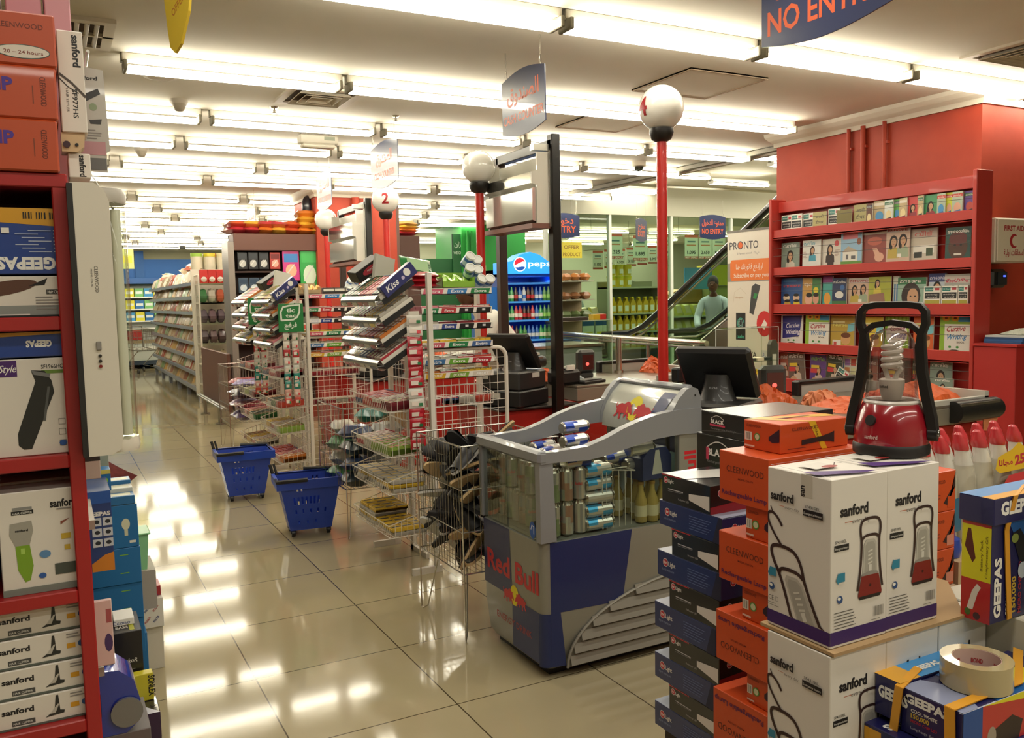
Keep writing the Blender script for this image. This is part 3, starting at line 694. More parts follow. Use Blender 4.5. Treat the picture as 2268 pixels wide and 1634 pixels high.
for k in range(4):
    carton('chocolate_bar_box', .1, .1, .04, [0, 9, 10, 11][k], (1.86 + k * .105, 4.55, .875), 0, '# bar box, %s from left in upper basket of near gum rack' % ORD[k], 'bar boxes in gum rack baskets', 3)
    carton('chocolate_bar_box', .1, .1, .04, [0, 0, 11, 4][k], (1.86 + k * .105, 7.03, .875), 0, '# bar box, %s from left in upper basket of farther gum rack' % ORD[k], 'bar boxes in gum rack baskets', 3)
    carton('chocolate_bar_box', .1, .1, .04, [4, 0, 10, 0][k], (1.86 + k * .105, 7.03, .64), 0, '# bar box, %s from left in lower basket of farther gum rack' % ORD[k], 'bar boxes in gum rack baskets', 3)
# goods on the top shelf of the gum racks
def pouch(w, d, h, m, m2=None, T=None, seed=1):
    r = random.Random(seed); mb = MB(); nx, ny = 6, 5; top = []; bot = []
    for j in range(ny + 1):
        for i in range(nx + 1):
            u, v = i / nx, j / ny; e = (max(0, 1 - (2 * u - 1) ** 4) * max(0, 1 - (2 * v - 1) ** 4)) ** .5
            n_ = r.uniform(.8, 1.1); top.append(((u - .5) * w, (v - .5) * d, h * .5 * e * n_)); bot.append(((u - .5) * w, (v - .5) * d, -h * .5 * e * n_))
    N = len(top); fs = []; q = nx + 1; t_f = []
    for j in range(ny):
        for i in range(nx):
            a = j * q + i; (t_f if (m2 and 1 <= i < nx - 1 and 1 <= j < ny - 1) else fs).append((a, a + 1, a + q + 1, a + q)); fs.append((a + N + q, a + N + q + 1, a + N + 1, a + N))
    mb.add(top + bot, fs, m, True, T)
    if t_f: mb.add(top + bot, t_f, m2, True, T)
    return mb
solo(pouch(.2, .13, .05, M('1f7a3a', .25, coat=.5), M('a9cf9f', .3, coat=.5), seed=3), 'sweet_bag', 'green and white sweet bag leaning on the near gum rack', 'bag', (1.87, 4.66, 1.665), .1).rotation_euler = (1.0, .15, .1)
for k in range(3): solo(pouch(.17, .15, .045, M('a8202c', .3, coat=.5), seed=k), 'sweet_bag', 'shiny red sweet bag, %s from bottom on near gum rack' % ORD[k], 'bag', (1.88, 4.6, 1.555 + k * .03), .1 * k, 'red sweet bags')
def open_box(name, label, x0, x1, y, z, h, m, inner, n):
    t = thing(name, label, 'box', (x0, y, z)); w = x1 - x0; d = .16
    mb = MB()
    for a in ((0, 0, 0, w, .003, h * .6), (0, d, 0, w, d + .003, h * 1.5), (0, 0, 0, .003, d, h), (w, 0, 0, w + .003, d, h), (0, 0, 0, w, d, .003)): mb.box(*a, m)
    mb.build('carton', t)
    for k in range(n): 
        p_ = pouch(w / n * 1.3, d * .8, .02, inner, seed=k).build('sachet', t); p_.location = (w * (k + .5) / n, d * .5, h * .75); p_.rotation_euler = (.5, .5, .3 * (-1) ** k)
    return t
open_box('sachet_box', 'open lime green carton of green sachets atop near gum rack', 1.98, 2.18, 4.54, 1.543, .06, M('86b43a', .4), M('9fd04e', .25, coat=.5), 6)
open_box('sweet_box_open', 'open box of orange sweets atop farther gum rack', 1.83, 1.97, 7.02, 1.543, .06, M('a58e6a', .6), M('e39a2c', .3), 6)
JAR = solo(MB().lathe([(.001, 0), (.027, 0), (.03, .005), (.03, .075), (.001, .075)], M('3c6ab4', .3, coat=.4), 14).lathe([(.0305, .02), (.0305, .05)], M('c4d6e6', .35), 14).lathe([(.031, .072), (.031, .088), (.024, .09), (.022, .085), (.001, .085)], M('e9ece8', .35), 14), 'mint_jar', 'x', 'jar')
jn = 0
for (px, py, pz) in ((2.21, 4.56, 1.545), (2.275, 4.56, 1.545), (2.18, 4.6, 1.61), (2.235, 4.61, 1.6), (2.19, 4.66, 1.68), (2.255, 4.66, 1.66)):
    put(JAR, 'jar', (px, py + .03, pz), (.95, 0, rnd.uniform(-.2, .2)), 'blue and white mint jar, %s in the heap on near gum rack' % ORD[jn], 'mint jars'); jn += 1
for k, (px, pz) in enumerate(((2.18, 1.56), (2.23, 1.56), (2.2, 1.61), (2.25, 1.61))):
    dup(JAR, (px + .03, 7.1, pz), (1.0, 0, .1), 'blue and white mint jar, %s in the heap on farther gum rack' % ORD[k], 'mint jars')
for k in range(3):
    mb = MB().box(0, 0, 0, .1, .08, .05, M('2a2622', .5), .003).rect(Fr('-y', 0, 0, 0, .1, .08, .05), .008, .02, .084, .022, M('e8e4d6')).rect(Fr('+z', 0, 0, 0, .1, .08, .05), .01, .01, .08, .06, M('d8d8c8'))
    solo(mb, 'candy_carton', 'black and white candy carton, %s from left atop farther gum rack' % ORD[k], 'carton', (1.99 + k * .095, 7.03, 1.543), .15 * (k - 1), 'black and white cartons')
# ---------------------------------------------------------------- hanging strips
def strip(label, x, y, ztop, n, cols, w=.05, h=.055, name='sachet_strip'):
    t = thing(name, label, 'hanging strip', (x, y, ztop))
    for k in range(n):
        c = cols[k % len(cols)]; mb = pouch(w, h, .012, M(c, .3, coat=.5), seed=k); 
        mb.rect(Matrix.Translation((0, 0, .008)), -w * .36, -h * .25, w * .5, h * .4, M('eadcd0', .4)); mb.rect(Matrix.Translation((0, 0, .0085)), w * .1, -h * .3, w * .25, h * .3, M('d8404a' if k % 2 else '2f7a4a', .4))
        o = mb.build('sachet', t); o.location = (rnd.uniform(-.003, .003), 0, -h * (k + .5)); o.rotation_euler = (PI / 2 + rnd.uniform(-.15, .15), 0, rnd.uniform(-.12, .12))
    MB().box(-w * .35, .0, -h * n, w * .35, .001, .02, M('d8d4c8', .4)).build('backing_ribbon', t)
    return t
strip('long red sachet strip hanging beside the near candy rack', 1.69, 4.266, 1.4, 13, ['d9d5ca', 'd9d5ca', 'b3202e', 'b3202e', 'b3202e', 'b3202e', 'b3202e'], .085)
TM = M('1e7a3c', .35)
def mint_sign(label, x, y, z, w, h, rz):
    mb = MB(); mb.box(-w / 2, 0, -h / 2, w / 2, .006, h / 2, TM, .002); F = Fr('-y', -w / 2, -.0002, -h / 2, w / 2, 0, h / 2); wm = M('e9f2e6', .4)
    leaf = [(.12 * w, .42 * h), (.1 * w, .7 * h), (.2 * w, .88 * h), (.45 * w, .93 * h), (.86 * w, .95 * h), (.85 * w, .7 * h), (.75 * w, .52 * h), (.6 * w, .44 * h), (.12 * w, .42 * h)]
    mb.line(F, leaf, .012 * w / .17, wm)
    mb.txt(F, 'tic', w * .5, h * .7, h * .15, wm, w * .34, .04, al='c').txt(F, 'tac', w * .5, h * .52, h * .13, wm, w * .42, .04, al='c').txt(F, ar('فرفج'), w * .48, h * .18, h * .16, wm, w * .5, .04, al='c')
    solo(mb, 'mint_sign', label, 'sign', (x, y, z), rz)
mint_sign('large green square mint sign on the middle candy rack', 1.64, 6.7, 1.36, .19, .22, -.1)
mint_sign('smaller green mint sign, partly hidden behind the large one', 1.6, 7.66, 1.41, .18, .23, -.1)
for j, (x, y, n, lab) in enumerate(((1.6, 6.72, 9, 'left strand of mint packs below the large mint sign'), (1.67, 6.72, 9, 'right strand of mint packs below the large mint sign'), (1.57, 7.68, 9, 'left strand of mint packs below the smaller mint sign'), (1.63, 7.68, 9, 'right strand of mint packs below the smaller mint sign'))):
    strip(lab, x, y, 1.24, n, ['d2cec2', 'e2ded2', 'b8343a', 'd2cec2', 'cfd3c8', '27857a', '27857a', 'd8a89a', 'c24a3a'], .05, .062, 'mint_strip')
# ---------------------------------------------------------------- chrome wire bins
def wire_bin(name, label, x0, y0, x1, y1, zb, zt, foot=True, vis=.028):
    t = thing(name, label, 'wire bin', (x0, y0, 0)); a, b = x1 - x0, y1 - y0; wm = CHROME; mb = MB()
    for z in (zb, zb + (zt - zb) * .33, zb + (zt - zb) * .66, zt): mb.tube([(0, 0, z), (a, 0, z), (a, b, z), (0, b, z)], .0035 if z in (zb, zt) else .0028, wm, 6, loop=True)
    n = int(a / vis)
    for k in range(n + 1):
        for y in (0, b): mb.tube([(a * k / n, y, zb), (a * k / n, y, zt)], .0014, wm, 4)
        mb.tube([(a * k / n, 0, zb), (a * k / n, b, zb)], .0014, wm, 4)
    n = int(b / vis)
    for k in range(n + 1):
        for x in (0, a): mb.tube([(x, b * k / n, zb), (x, b * k / n, zt)], .0014, wm, 4)
    mb.build('wire_cage', t)
    for (x, y, sx, sy) in ((0, 0, 1, 1), (a, 0, -1, 1), (0, b, 1, -1), (a, b, -1, -1)):
        MB().tube([(x, y, zt), (x, y, .01), (x + .005 * sx, y + .01 * sy, .003), (x + .02 * sx, y + .03 * sy, .02), (x + .06 * sx, y + .1 * sy, zb)], .0035, wm, 6).build('leg', t)
    return t
wire_bin('wire_bin', 'chrome wire bin heaped with black slippers by the cooler', 1.5, 3.3, 1.98, 3.8, .3, .855)
wire_bin('wire_bin', 'chrome wire bin between the two candy racks', 1.55, 5.12, 2.0, 5.7, .32, .82)
wire_bin('wire_bin', 'chrome wire bin beyond the farthest candy rack', 1.5, 8.75, 1.95, 9.3, .3, .86)
def slipper(c_sole, c_up, seed):
    mb = MB(); P = []
    for k in range(20):
        a = 2 * PI * k / 20; w = .04 + .006 * math.cos(a) - .006 * math.sin(a * 2) ** 2; P.append((.125 * math.cos(a), w * math.sin(a)))
    mb.prism(P, 0, .012, M(c_sole, .7), 'z', True); mb.prism([(x * .97, y * .93) for x, y in P], .012, .018, M('2a2a2a' if seed % 2 else c_sole, .7), 'z')
    R = []
    for k in range(5):
        x = .0 + .025 * k; R.append([(x, .043 * math.cos(a) * (1 - k * .03), .01 + (.045 - k * .006) * math.sin(a)) for a in [PI * j / 8 for j in range(9)]])
    mb.rings(R, M(c_up, .45), False, False); return mb
SL = [solo(slipper('c9ab7c', '141414', 1), 'slipper', 'x', 'slipper'), solo(slipper('1c1c1e', '0f0f0f', 2), 'slipper', 'x', 'slipper'), solo(slipper('d8d6d0', '24242a', 3), 'slipper', 'x', 'slipper')]
sn = ['beige-soled', 'all black', 'white-soled']
q = 0
for lay in range(9):
    for k in range(9):
        i = (q * 5 + lay) % 3 if q % 4 == 0 else (1 if q % 3 else (q // 3) % 3)
        x = 1.5 + .1 + (k % 3) * .14 + rnd.uniform(-.03, .03); y = 3.3 + .12 + (k // 3) * .135 + rnd.uniform(-.03, .03)
        if lay in (0,) and k in (4,): q += 1; continue
        if lay in range(1, 8) and k in (4, 5, 8): q += 1; continue
        put(SL[i], 'sl%d' % i, (x, y, .325 + lay * .058), (rnd.uniform(-1.2, 1.2), rnd.uniform(-1.0, 1.0), rnd.uniform(0, 6.3)), '%s slipper at %s, %s layer up in bin' % (sn[i], ['aisle side near the cooler', 'middle near the cooler', 'inner side near the cooler', 'aisle side middle', 'the centre', 'inner side middle', 'aisle side by the candy rack', 'middle by the candy rack', 'inner side by the candy rack'][k], ORD[lay]), 'slippers in the wire bin'); q += 1
for k in range(16):
    c = ['1d2f3a', 'd8d6ce', '2f8a3a', 'c98a3a', '243a6a', '8c8c88', 'b9b4a6', '1c1c1e'][k % 8]
    z = .36 + (k // 4) * .1
    if k == 15: c = '16706a'
    solo(pouch(.2, .16, .09, M(c, .35, coat=.3), seed=k), 'wrapped_bundle', '%s wrapped bundle, %s up in the bin between candy racks' % (['dark blue', 'white', 'green', 'tan', 'navy', 'grey', 'beige', 'black'][k % 8] if k < 15 else 'teal', ORD[k]), 'bundle', (1.66 + (k % 2) * .2, 5.24 + (k // 2 % 2) * .26, z + (.06 if k == 15 else 0)), k, 'bundles in the middle bin')
solo(MB().box(0, 0, 0, .004, .5, .2, CARD), 'cardboard_liner', 'brown cardboard sheet lining the bin between candy racks', 'cardboard', (1.975, 5.16, .66))
for k in range(8):
    c = ['4a3a6a', '7a6ea0', '8c2f3a', 'b9a6c8', '2e2430'][k % 5]
    solo(pouch(.3, .24, .08, M(c, .35, coat=.3), seed=k + 9), 'wrapped_bundle', '%s wrapped bundle, %s up in the farthest wire bin' % (['violet', 'lilac', 'dark red', 'pale lilac', 'dark'][k % 5], ORD[k]), 'bundle', (1.72, 8.9 + (k % 2) * .22, .35 + (k // 2) * .11), k, 'bundles in the far bin')
# ================================================================ checkout lanes
CBODY = M('a82018', .42); CTOP = M('857a6c', .3, .5); BAND = M('9b9484', .35, .5)
def lane(y0, x0, x1, label):
    t = thing('checkout_counter', label, 'checkout counter', (0, y0, 0), 0, 'checkout counters'); D = .74
    MB().box(x0 - .1, .02, 0, x0 + .42, D - .04, .78, CBODY, .01).box(x0 + .42, .02, 0, x1 - .05, D - .02, .8, CBODY, .01).build('body', t)
    MB().box(x0 - .14, -.02, .78, x0 + .44, D, .795, M('2a2522', .35), .004).build('register_shelf', t)
    MB().box(x0 + .44, 0, .8, x1, D, .885, BAND, .004).build('side_band', t)
    MB().box(x0 + .44, .0, .885, x1, D, .9, CTOP, .003).build('worktop', t)
    mb = MB(); bx = x0 + 1.1
    for a in ((bx, D - .02, .9, x1, D + .01, .965), (bx, .0, .9, x1 - .0, .03, .925), (x1 - .03, .0, .9, x1, D, .95)): mb.box(*a, M('b3b0a6', .4))
    mb.box(bx, D - .03, .96, x1 + .01, D + .02, .985, PLAST_BK, .006).box(bx - .01, D - .03, .9, bx + .02, D + .02, .98, PLAST_BK, .004).build('tray_rim', t)
    mb = MB().cyl((bx + .28, -.02, .865), (x1 + .02, -.02, .865), .055, PLAST_BK, 16)
    for a in (.75, 2.4, 4.0): mb.box(bx + .28, -.02 - .056 * math.cos(a) - .004, .865 + .056 * math.sin(a) - .006, x1, -.02 - .056 * math.cos(a) + .004, .865 + .056 * math.sin(a) + .006, STEEL)
    mb.cyl((x1 + .02, -.02, .865), (x1 + .035, -.02, .865), .05, PLAST_BK, 16).build('bumper_roll', t)
    return t
LN = ['nearest red checkout counter, behind the drinks cooler', 'second checkout counter, behind the near candy rack', 'third checkout counter, behind the farther gum rack', 'farthest checkout counter, beside the far red pillar']
LY = (2.74, 4.7, 7.14, 8.16)
for k, (yy, x1) in enumerate(zip(LY, (4.22, 4.1, 4.1, 4.1))): lane(yy, 2.53, x1, LN[k])
def terminal(x, y, z, rz, label, big=True):
    t = thing('cash_register', label, 'cash register', (x, y, z), rz, 'cash registers'); g = M('1b1b1c', .38); g2 = M('2b2a29', .35, coat=.2)
    MB().box(-.15, -.17, 0, .17, .17, .1, g, .008).rect(Fr('-x', -.151, -.17, 0, .17, .17, .1), .1, .05, .09, .035, M('d8d5cc', .5)).build('cash_drawer', t)
    MB().box(-.14, -.16, .1, .16, .16, .22, g2, .012).rect(Fr('-y', -.14, -.161, .1, .16, .16, .22), .14, .075, .08, .03, M('d8d5cc', .5)).rect(Fr('-x', -.141, -.16, .1, .16, .16, .22), .02, .07, .06, .025, M('d8d5cc', .5)).build('base_unit', t)
    R = []
    for zz, r in ((.22, .085), (.24, .075), (.29, .06), (.33, .055)): R.append([(.03 + r * math.cos(a) * .8, r * math.sin(a), zz) for a in [2 * PI * k / 18 for k in range(18)]])
    MB().rings(R, g2).txt(Matrix(((0, 0, -1, -.022), (-1, 0, 0, 0), (0, 1, 0, .27), (0, 0, 0, 1))), 'ELZAB', 0, 0, .01, M('b9b9b9'), .035, al='c').build('stand', t)
    T = Matrix.Translation((.035, 0, .335)) @ Matrix.Rotation(-.62, 4, 'Y')
    sc_ = thing_part = MB(); sc_.T = T
    sc_.box(-.022, -.165, -.13, .022, .165, .14, g, .014).box(.0225, -.15, -.11, .024, .15, .12, M('0c1216', .1, coat=1))
    for k in range(7):
        for j in range(5): sc_.rect(T.inverted() @ T @ Fr('-x', -.0225, -.165, -.13, .02, .165, .14), .11 + k * .016, .1 + j * .012, .01, .003, M('0a0a0a', .6))
    sc_.build('screen', t)
    return t
terminal(2.51, 2.86, .8, .5, 'black cash register with tilted screen behind the cooler, nearest lane')
terminal(2.58, 4.86, .8, .45, 'black cash register with tilted screen left of the black post')
terminal(2.6, 7.5, .8, .4, 'black cash register on the third counter, mostly behind racks')
# receipt printer, keyboard and small things
def printer(x, y, label):
    t = thing('receipt_printer', label, 'printer', (x, y, .9), .2); g = M('1f1d1c', .4)
    MB().box(-.09, -.08, 0, .09, .08, .1, g, .02).build('housing', t); MB().box(-.07, -.05, .1, .07, .06, .115, M('35302c', .35), .01).build('lid', t)
    MB().box(-.035, -.07, .098, .035, -.055, .13, M('ece8dc', .6)).build('paper', t)
printer(2.97, 4.86, 'black receipt printer right of the black post')
solo(MB().box(-.11, -.07, 0, .11, .07, .018, M('221f1d', .4), .004).box(-.09, -.05, .018, .09, .05, .024, M('3a3633', .5)), 'keyboard', 'small black keyboard on second checkout counter', 'keyboard', (3.15, 4.85, .9), .3)
def scanner(x, y, label, rz=0, s=1):
    t = thing('barcode_scanner', label, 'barcode scanner', (x, y, .9), rz, 'barcode scanners'); g = M('3a3a38', .35)
    MB().box(-.07 * s, -.03, .035, .07 * s, .04, .2, g, .02).build('housing', t)
    MB().box(-.045 * s, -.032, .06, .045 * s, -.026, .165, M('4c0f10', .08, coat=1)).ell(Fr('-y', -.045, -.0325, .06, .045, -.03, .165), .04, .04, .014, .012, M('ff5a50', .3, emit=1.5)).build('scan_window', t)
    MB().box(-.05 * s, -.03, 0, .05 * s, .05, .035, g, .008).build('foot', t)
    return t
scanner(3.33, 5.15, 'square barcode scanner with glowing red window on second counter')
scanner(3.28, 3.3, 'red windowed barcode scanner behind the nearest register screen', -.3)
def pole_display(x, y, label):
    t = thing('customer_display', label, 'customer display', (x, y, .9), .2); g = M('17181a', .35)
    MB().box(-.05, -.04, 0, .05, .04, .02, g, .005).build('foot', t); MB().cyl((0, 0, .02), (0, 0, .14), .016, g, 10).build('pole', t)
    MB().box(-.15, -.025, .14, .15, .025, .215, g, .008).box(-.1, -.0265, .15, .1, -.025, .195, M('0a1414', .1)).build('display_head', t)
pole_display(2.86, 3.72 + .02 - .32, 'wide black customer display left of red pole number four')
# acrylic stands
def acrylic(x, y, w, h, d, z, label, rz=0):
    t = thing('acrylic_stand', label, 'display stand', (x, y, z), rz, 'clear acrylic stands')
    MB().box(0, 0, h - .004, w, d, h, ACRYL).build('top_shelf', t)
    for a in ((0, 0, 0, .004, d, h), (w - .004, 0, 0, w, d, h)): MB().box(*a, ACRYL).build('side_panel', t)
    MB().box(0, d - .004, h * .4, w, d, h, ACRYL).build('back_panel', t)
    MB().tube([(0, 0, 0), (0, 0, h), (w, 0, h), (w, 0, 0)], .0022, M('d9ded6', .1), 4).build('edge', t)
    return t
acrylic(2.9, 3.3, .42, .4, .12, .9, 'clear acrylic stand behind the nearest register')
acrylic(3.15, 5.28, .5, .4, .12, .9, 'clear acrylic stand on the second counter')
for k in range(6):
    solo(MB().box(0, 0, 0, .045, .05, .014, M(['1d6a3c', '1d6a3c', '2a2a28', '3b3b30', 'd8cfa8', '26362e'][k], .4)), 'gum_packet', '%s packet in a row above the nearest register screen' % ['left dark green', 'second dark green', 'black', 'olive black', 'cream', 'dark teal'][k], 'packet', (2.92 + k * .052, 3.25, .9 + .235), 0, 'packets on the acrylic ledge')
MB_ = MB().box(0, 0, 0, .36, .1, .004, ACRYL); solo(MB_, 'acrylic_ledge', 'thin clear ledge holding a row of small packets', 'ledge', (2.9, 3.24, 1.13))
solo(MB().box(0, 0, 0, .11, .06, .04, M('d8b52a', .4)).box(.06, -.001, 0, .112, .061, .041, M('c8342a', .4)), 'gum_packet', 'yellow and red packet on the acrylic stand of second counter', 'packet', (3.5, 5.3, 1.302))
solo(MB().box(0, 0, 0, .28, .09, .025, M('3a332b', .5), .004), 'gum_packet_tray', 'dark flat tray on the acrylic stand of second counter', 'tray', (3.17, 5.29, 1.302))
def chrome_post(x, y, label):
    t = thing('steel_post', label, 'post', (x, y, .9)); MB().cyl((0, 0, 0), (0, 0, .26), .022, CHROME, 12).build('post', t); MB().cyl((0, 0, 0), (0, 0, .02), .035, CHROME, 12).build('base', t)
chrome_post(3.72, 5.3, 'short steel post on the second counter beside the scanner')
t = thing('card_holder_stand', 'tall grey stand with white strip right of nearest register', 'stand', (3.38, 3.4, .9), -.2)
MB().prism([(-.035, 0), (.035, 0), (.022, .3), (.012, .325), (-.012, .325), (-.022, .3)], -.015, .015, M('5d5a50', .45), 'y').build('back', t)
MB().box(-.012, -.018, .1, .012, -.015, .25, M('e6e4da', .4)).build('white_strip', t); MB().box(-.04, -.03, 0, .04, .03, .01, M('4a473e', .5)).build('foot', t)
# crumpled orange carrier bags
def crumple(w, d, h, m, seed, nx=20, ny=14):
    r = random.Random(seed); mb = MB(); P = []
    ph = [r.uniform(0, 6) for _ in range(8)]
    for j in range(ny + 1):
        for i in range(nx + 1):
            u, v = i / nx, j / ny; e = math.sin(PI * min(1, max(0, u))) ** .5 * math.sin(PI * min(1, max(0, v))) ** .5
            z = h * e * (.62 + .22 * math.sin(6 * u + ph[0]) * math.cos(5 * v + ph[1]) + .14 * math.sin(13 * u + 9 * v + ph[2])) + r.uniform(-.05, .05) * h * e
            P.append(((u - .5) * w + r.uniform(-.01, .01), (v - .5) * d + r.uniform(-.01, .01), max(.001, z)))
    q = nx + 1; mb.add(P, [(j * q + i, j * q + i + 1, (j + 1) * q + i + 1, (j + 1) * q + i) for j in range(ny) for i in range(nx)], m, False)
    o = [i for i in range(q)] + [j * q + nx for j in range(1, ny + 1)] + [ny * q + i for i in range(nx - 1, -1, -1)] + [j * q for j in range(ny - 1, 0, -1)]
    mb.add([(P[i][0], P[i][1], .0) for i in o], [tuple(range(len(o)))[::-1]], m); return mb
OB = M('c4531c', .5); OB2 = M('b03c16', .5); OB3 = M('d08055', .5)
for nm, lab, x, y, z, w, d, h, m, sd in (('carrier_bag', 'crumpled orange carrier bags in a heap beside red pole number four', 3.25, 3.3, .9, .3, .2, .15, OB, 1), ('carrier_bag', 'flat folded red orange bag left of red pole number four', 2.98, 3.46, .9, .22, .1, .07, OB2, 2),
        ('carrier_bag', 'pale orange crumpled bag right of the heap by pole four', 3.45, 3.14, .9, .14, .16, .13, OB3, 3),
        ('carrier_bag', 'folded orange carrier bags left of the lantern', 3.42, 2.98, .9, .36, .24, .06, OB, 4), ('carrier_bag', 'dark orange bag sticking out behind the lantern glass', 3.7, 2.95, .9, .3, .3, .1, OB2, 5),
        ('carrier_bag', 'wide spread orange carrier bags right of the lantern', 3.98, 3.02, .9, .5, .4, .11, OB, 6), ('carrier_bag', 'orange bags behind the register screen of second lane', 3.0, 5.16, .9, .45, .14, .09, OB, 7),
        ('carrier_bag', 'orange bags at far end of the second counter', 3.98, 5.2, .9, .2, .2, .13, OB, 8), ('carrier_bag', 'orange bag beside the white shirted cashier', 3.15, 7.4, .9, .3, .2, .14, OB, 9)):
    solo(crumple(w, d, h, m, sd), nm, lab, 'bag', (x, y, z), sd * .3 % .5)
solo(crumple(.2, .12, .06, M('c9cfd0', .3), 12), 'carrier_bag', 'small clear plastic bag on the second counter', 'bag', (3.12, 5.0, .9), .2)
mb = MB().add([(0, 0, 0), (.12, .0, 0), (.1, .01, -.07), (.02, .012, -.06)], [(0, 1, 2, 3)], OB3).add([(0, .003, 0), (.12, .003, 0), (.1, .013, -.07), (.02, .015, -.06)], [(3, 2, 1, 0)], OB3)
solo(mb, 'carrier_bag', 'orange bag corner hanging below the black bumper roll', 'bag', (4.12, 2.7, .815))
# ---------------------------------------------------------------- numbered globe poles
def fine(vs, fs):      # split every triangle in four so lettering can follow a ball
    V = list(vs); F_ = []
    for f in fs:
        for i in range(1, len(f) - 1):
            a, b, c = V[f[0]], V[f[i]], V[f[i + 1]]; n = len(V); mid = lambda p, q: ((p[0] + q[0]) / 2, (p[1] + q[1]) / 2)
            V += [mid(a, b), mid(b, c), mid(c, a)]; F_ += [(f[0], n, n + 2), (n, f[i], n + 1), (n + 2, n + 1, f[i + 1]), (n, n + 1, n + 2)]
    return V, F_
def globe_pole(n, x, y, zc, a0, label, r=.125, z0=0):
    t = thing('lane_marker', label, 'lane marker', (x, y, 0), 0, 'numbered globes on red poles')
    mb = MB().cyl((0, 0, z0), (0, 0, zc - r - .03), .029, M('c2241c', .35, coat=.3), 16); mb.cyl((0, 0, z0), (0, 0, z0 + .02), .07 if z0 else .09, M('c2241c', .35), 16); mb.build('pole', t)
    MB().lathe([(.03, zc - r - .06), (.055, zc - r - .045), (.068, zc - r - .01), (.066, zc - r + .012), (.03, zc - r + .012)], M('1a1614', .4), 24).build('collar', t)
    g = MB().ball((0, 0, zc), r, GLOBE, 32, 18).build('globe', t)
    vs, fs, x0, x1, y0, y1 = text2d(n, .025); k = .1 / .72; out = []; vs, fs = fine(*fine(vs, fs))
    for a, b in vs:
        az = a0 + ((a - (x0 + x1) / 2) * k) / r; el = ((b - (y0 + y1) / 2) * k) / r; R_ = r + .0015
        out.append((R_ * math.cos(el) * math.sin(az), -R_ * math.cos(el) * math.cos(az), zc + R_ * math.sin(el)))
    MB().add(out, fs, M('9c1f24', .4)).build('number', g)
globe_pole('4', 3.05, 3.91, 2.505, -1.62, 'nearest white globe, number four, on a red pole')
globe_pole('3', 2.575, 5.25, 2.345, 2.5, 'white globe on red pole left of the black overhead frame', .111, .905)
globe_pole('2', 2.888, 7.93, 2.435, -.36, 'white globe with red number two on its pole', .13)
globe_pole('1', 2.874, 9.9, 2.42, .62, 'farthest and smallest white globe, with number one', .127)
# ---------------------------------------------------------------- overhead cabinets on black posts
def overhead(x, y0, y1, zt, zb, label, small=False):
    t = thing('overhead_cabinet', label, 'cabinet', (x, y0, 0), 0, 'overhead cabinets on black posts'); L = y1 - y0; bk = M('15130f', .3); br = M('3b2a22', .4); wm = M('d9d5c8', .25, coat=.4)
    MB().box(-.03, -.03, 0, .03, .03, zt + .06, bk, .004).build('post', t); MB().box(-.03, L - .03, 0, .03, L + .03, zt + .02, br, .004).build('post', t)
    MB().box(-.03, -.02, zt - .03, .03, L, zt + .03, M('2b2823', .3), .004).box(-.14, -.0, zt - .04, .03, .05, zt, STEEL).build('crossbar', t)
    MB().box(-.035, -.01, zb, -.03, L - .05, zt - .06, M('c9c5b6', .3)).box(-.16, 0, zb - .03, -.03, L - .06, zb, M('7a5044', .5)).build('back_panel', t)
    # stepped white end cheeks
    pr = [(-.04, zb), (-.04, zt - .05), (-.12, zt - .05), (-.12, zt - .16), (-.16, zt - .17), (-.16, zb + .24), (-.125, zb + .23), (-.125, zb)]
    for a, b in ((0, .012), (L - .07, L - .058)): MB().prism(pr, a, b, wm, 'y').build('end_panel', t)
    MB().box(-.03, -.012, zb - .02, .03 - .07, .02, zt - .04, STEEL).build('side_post', t)
    mir = M('b9b7ae', .06, .9)
    F = Fr('-x', -.155, .012, zb + .245, 0, L - .07, zt - .17)
    MB().box(-.156, .012, zb + .245, -.15, L - .07, zt - .17, mir).build('mirror_door', t)
    MB().prism([(-.12, zb + .01), (-.15, zb + .02), (-.15, zb + .21), (-.12, zb + .225)], .012, L - .07, M('dcdcd4', .1, .6), 'y').build('lower_door', t)
    mb = MB()
    for k in range(9): mb.box(-.1, .03 + k * (L - .16) / 9, zb + .02, -.05, .03 + (k + .8) * (L - .16) / 9, zb + .18, M(['6a5c4a', '3c4a3c', 'a09a88', '8a3a34'][k % 4], .5))
    mb.build('packets_inside', t)['kind'] = 'stuff'
    return t
overhead(2.79, 4.64, 5.36, 2.41, 1.93, 'white mirrored cabinet on black posts behind the near candy rack')
overhead(2.76, 8.08, 8.95, 2.4, 1.86, 'smaller looking mirrored cabinet with black post by globe one')
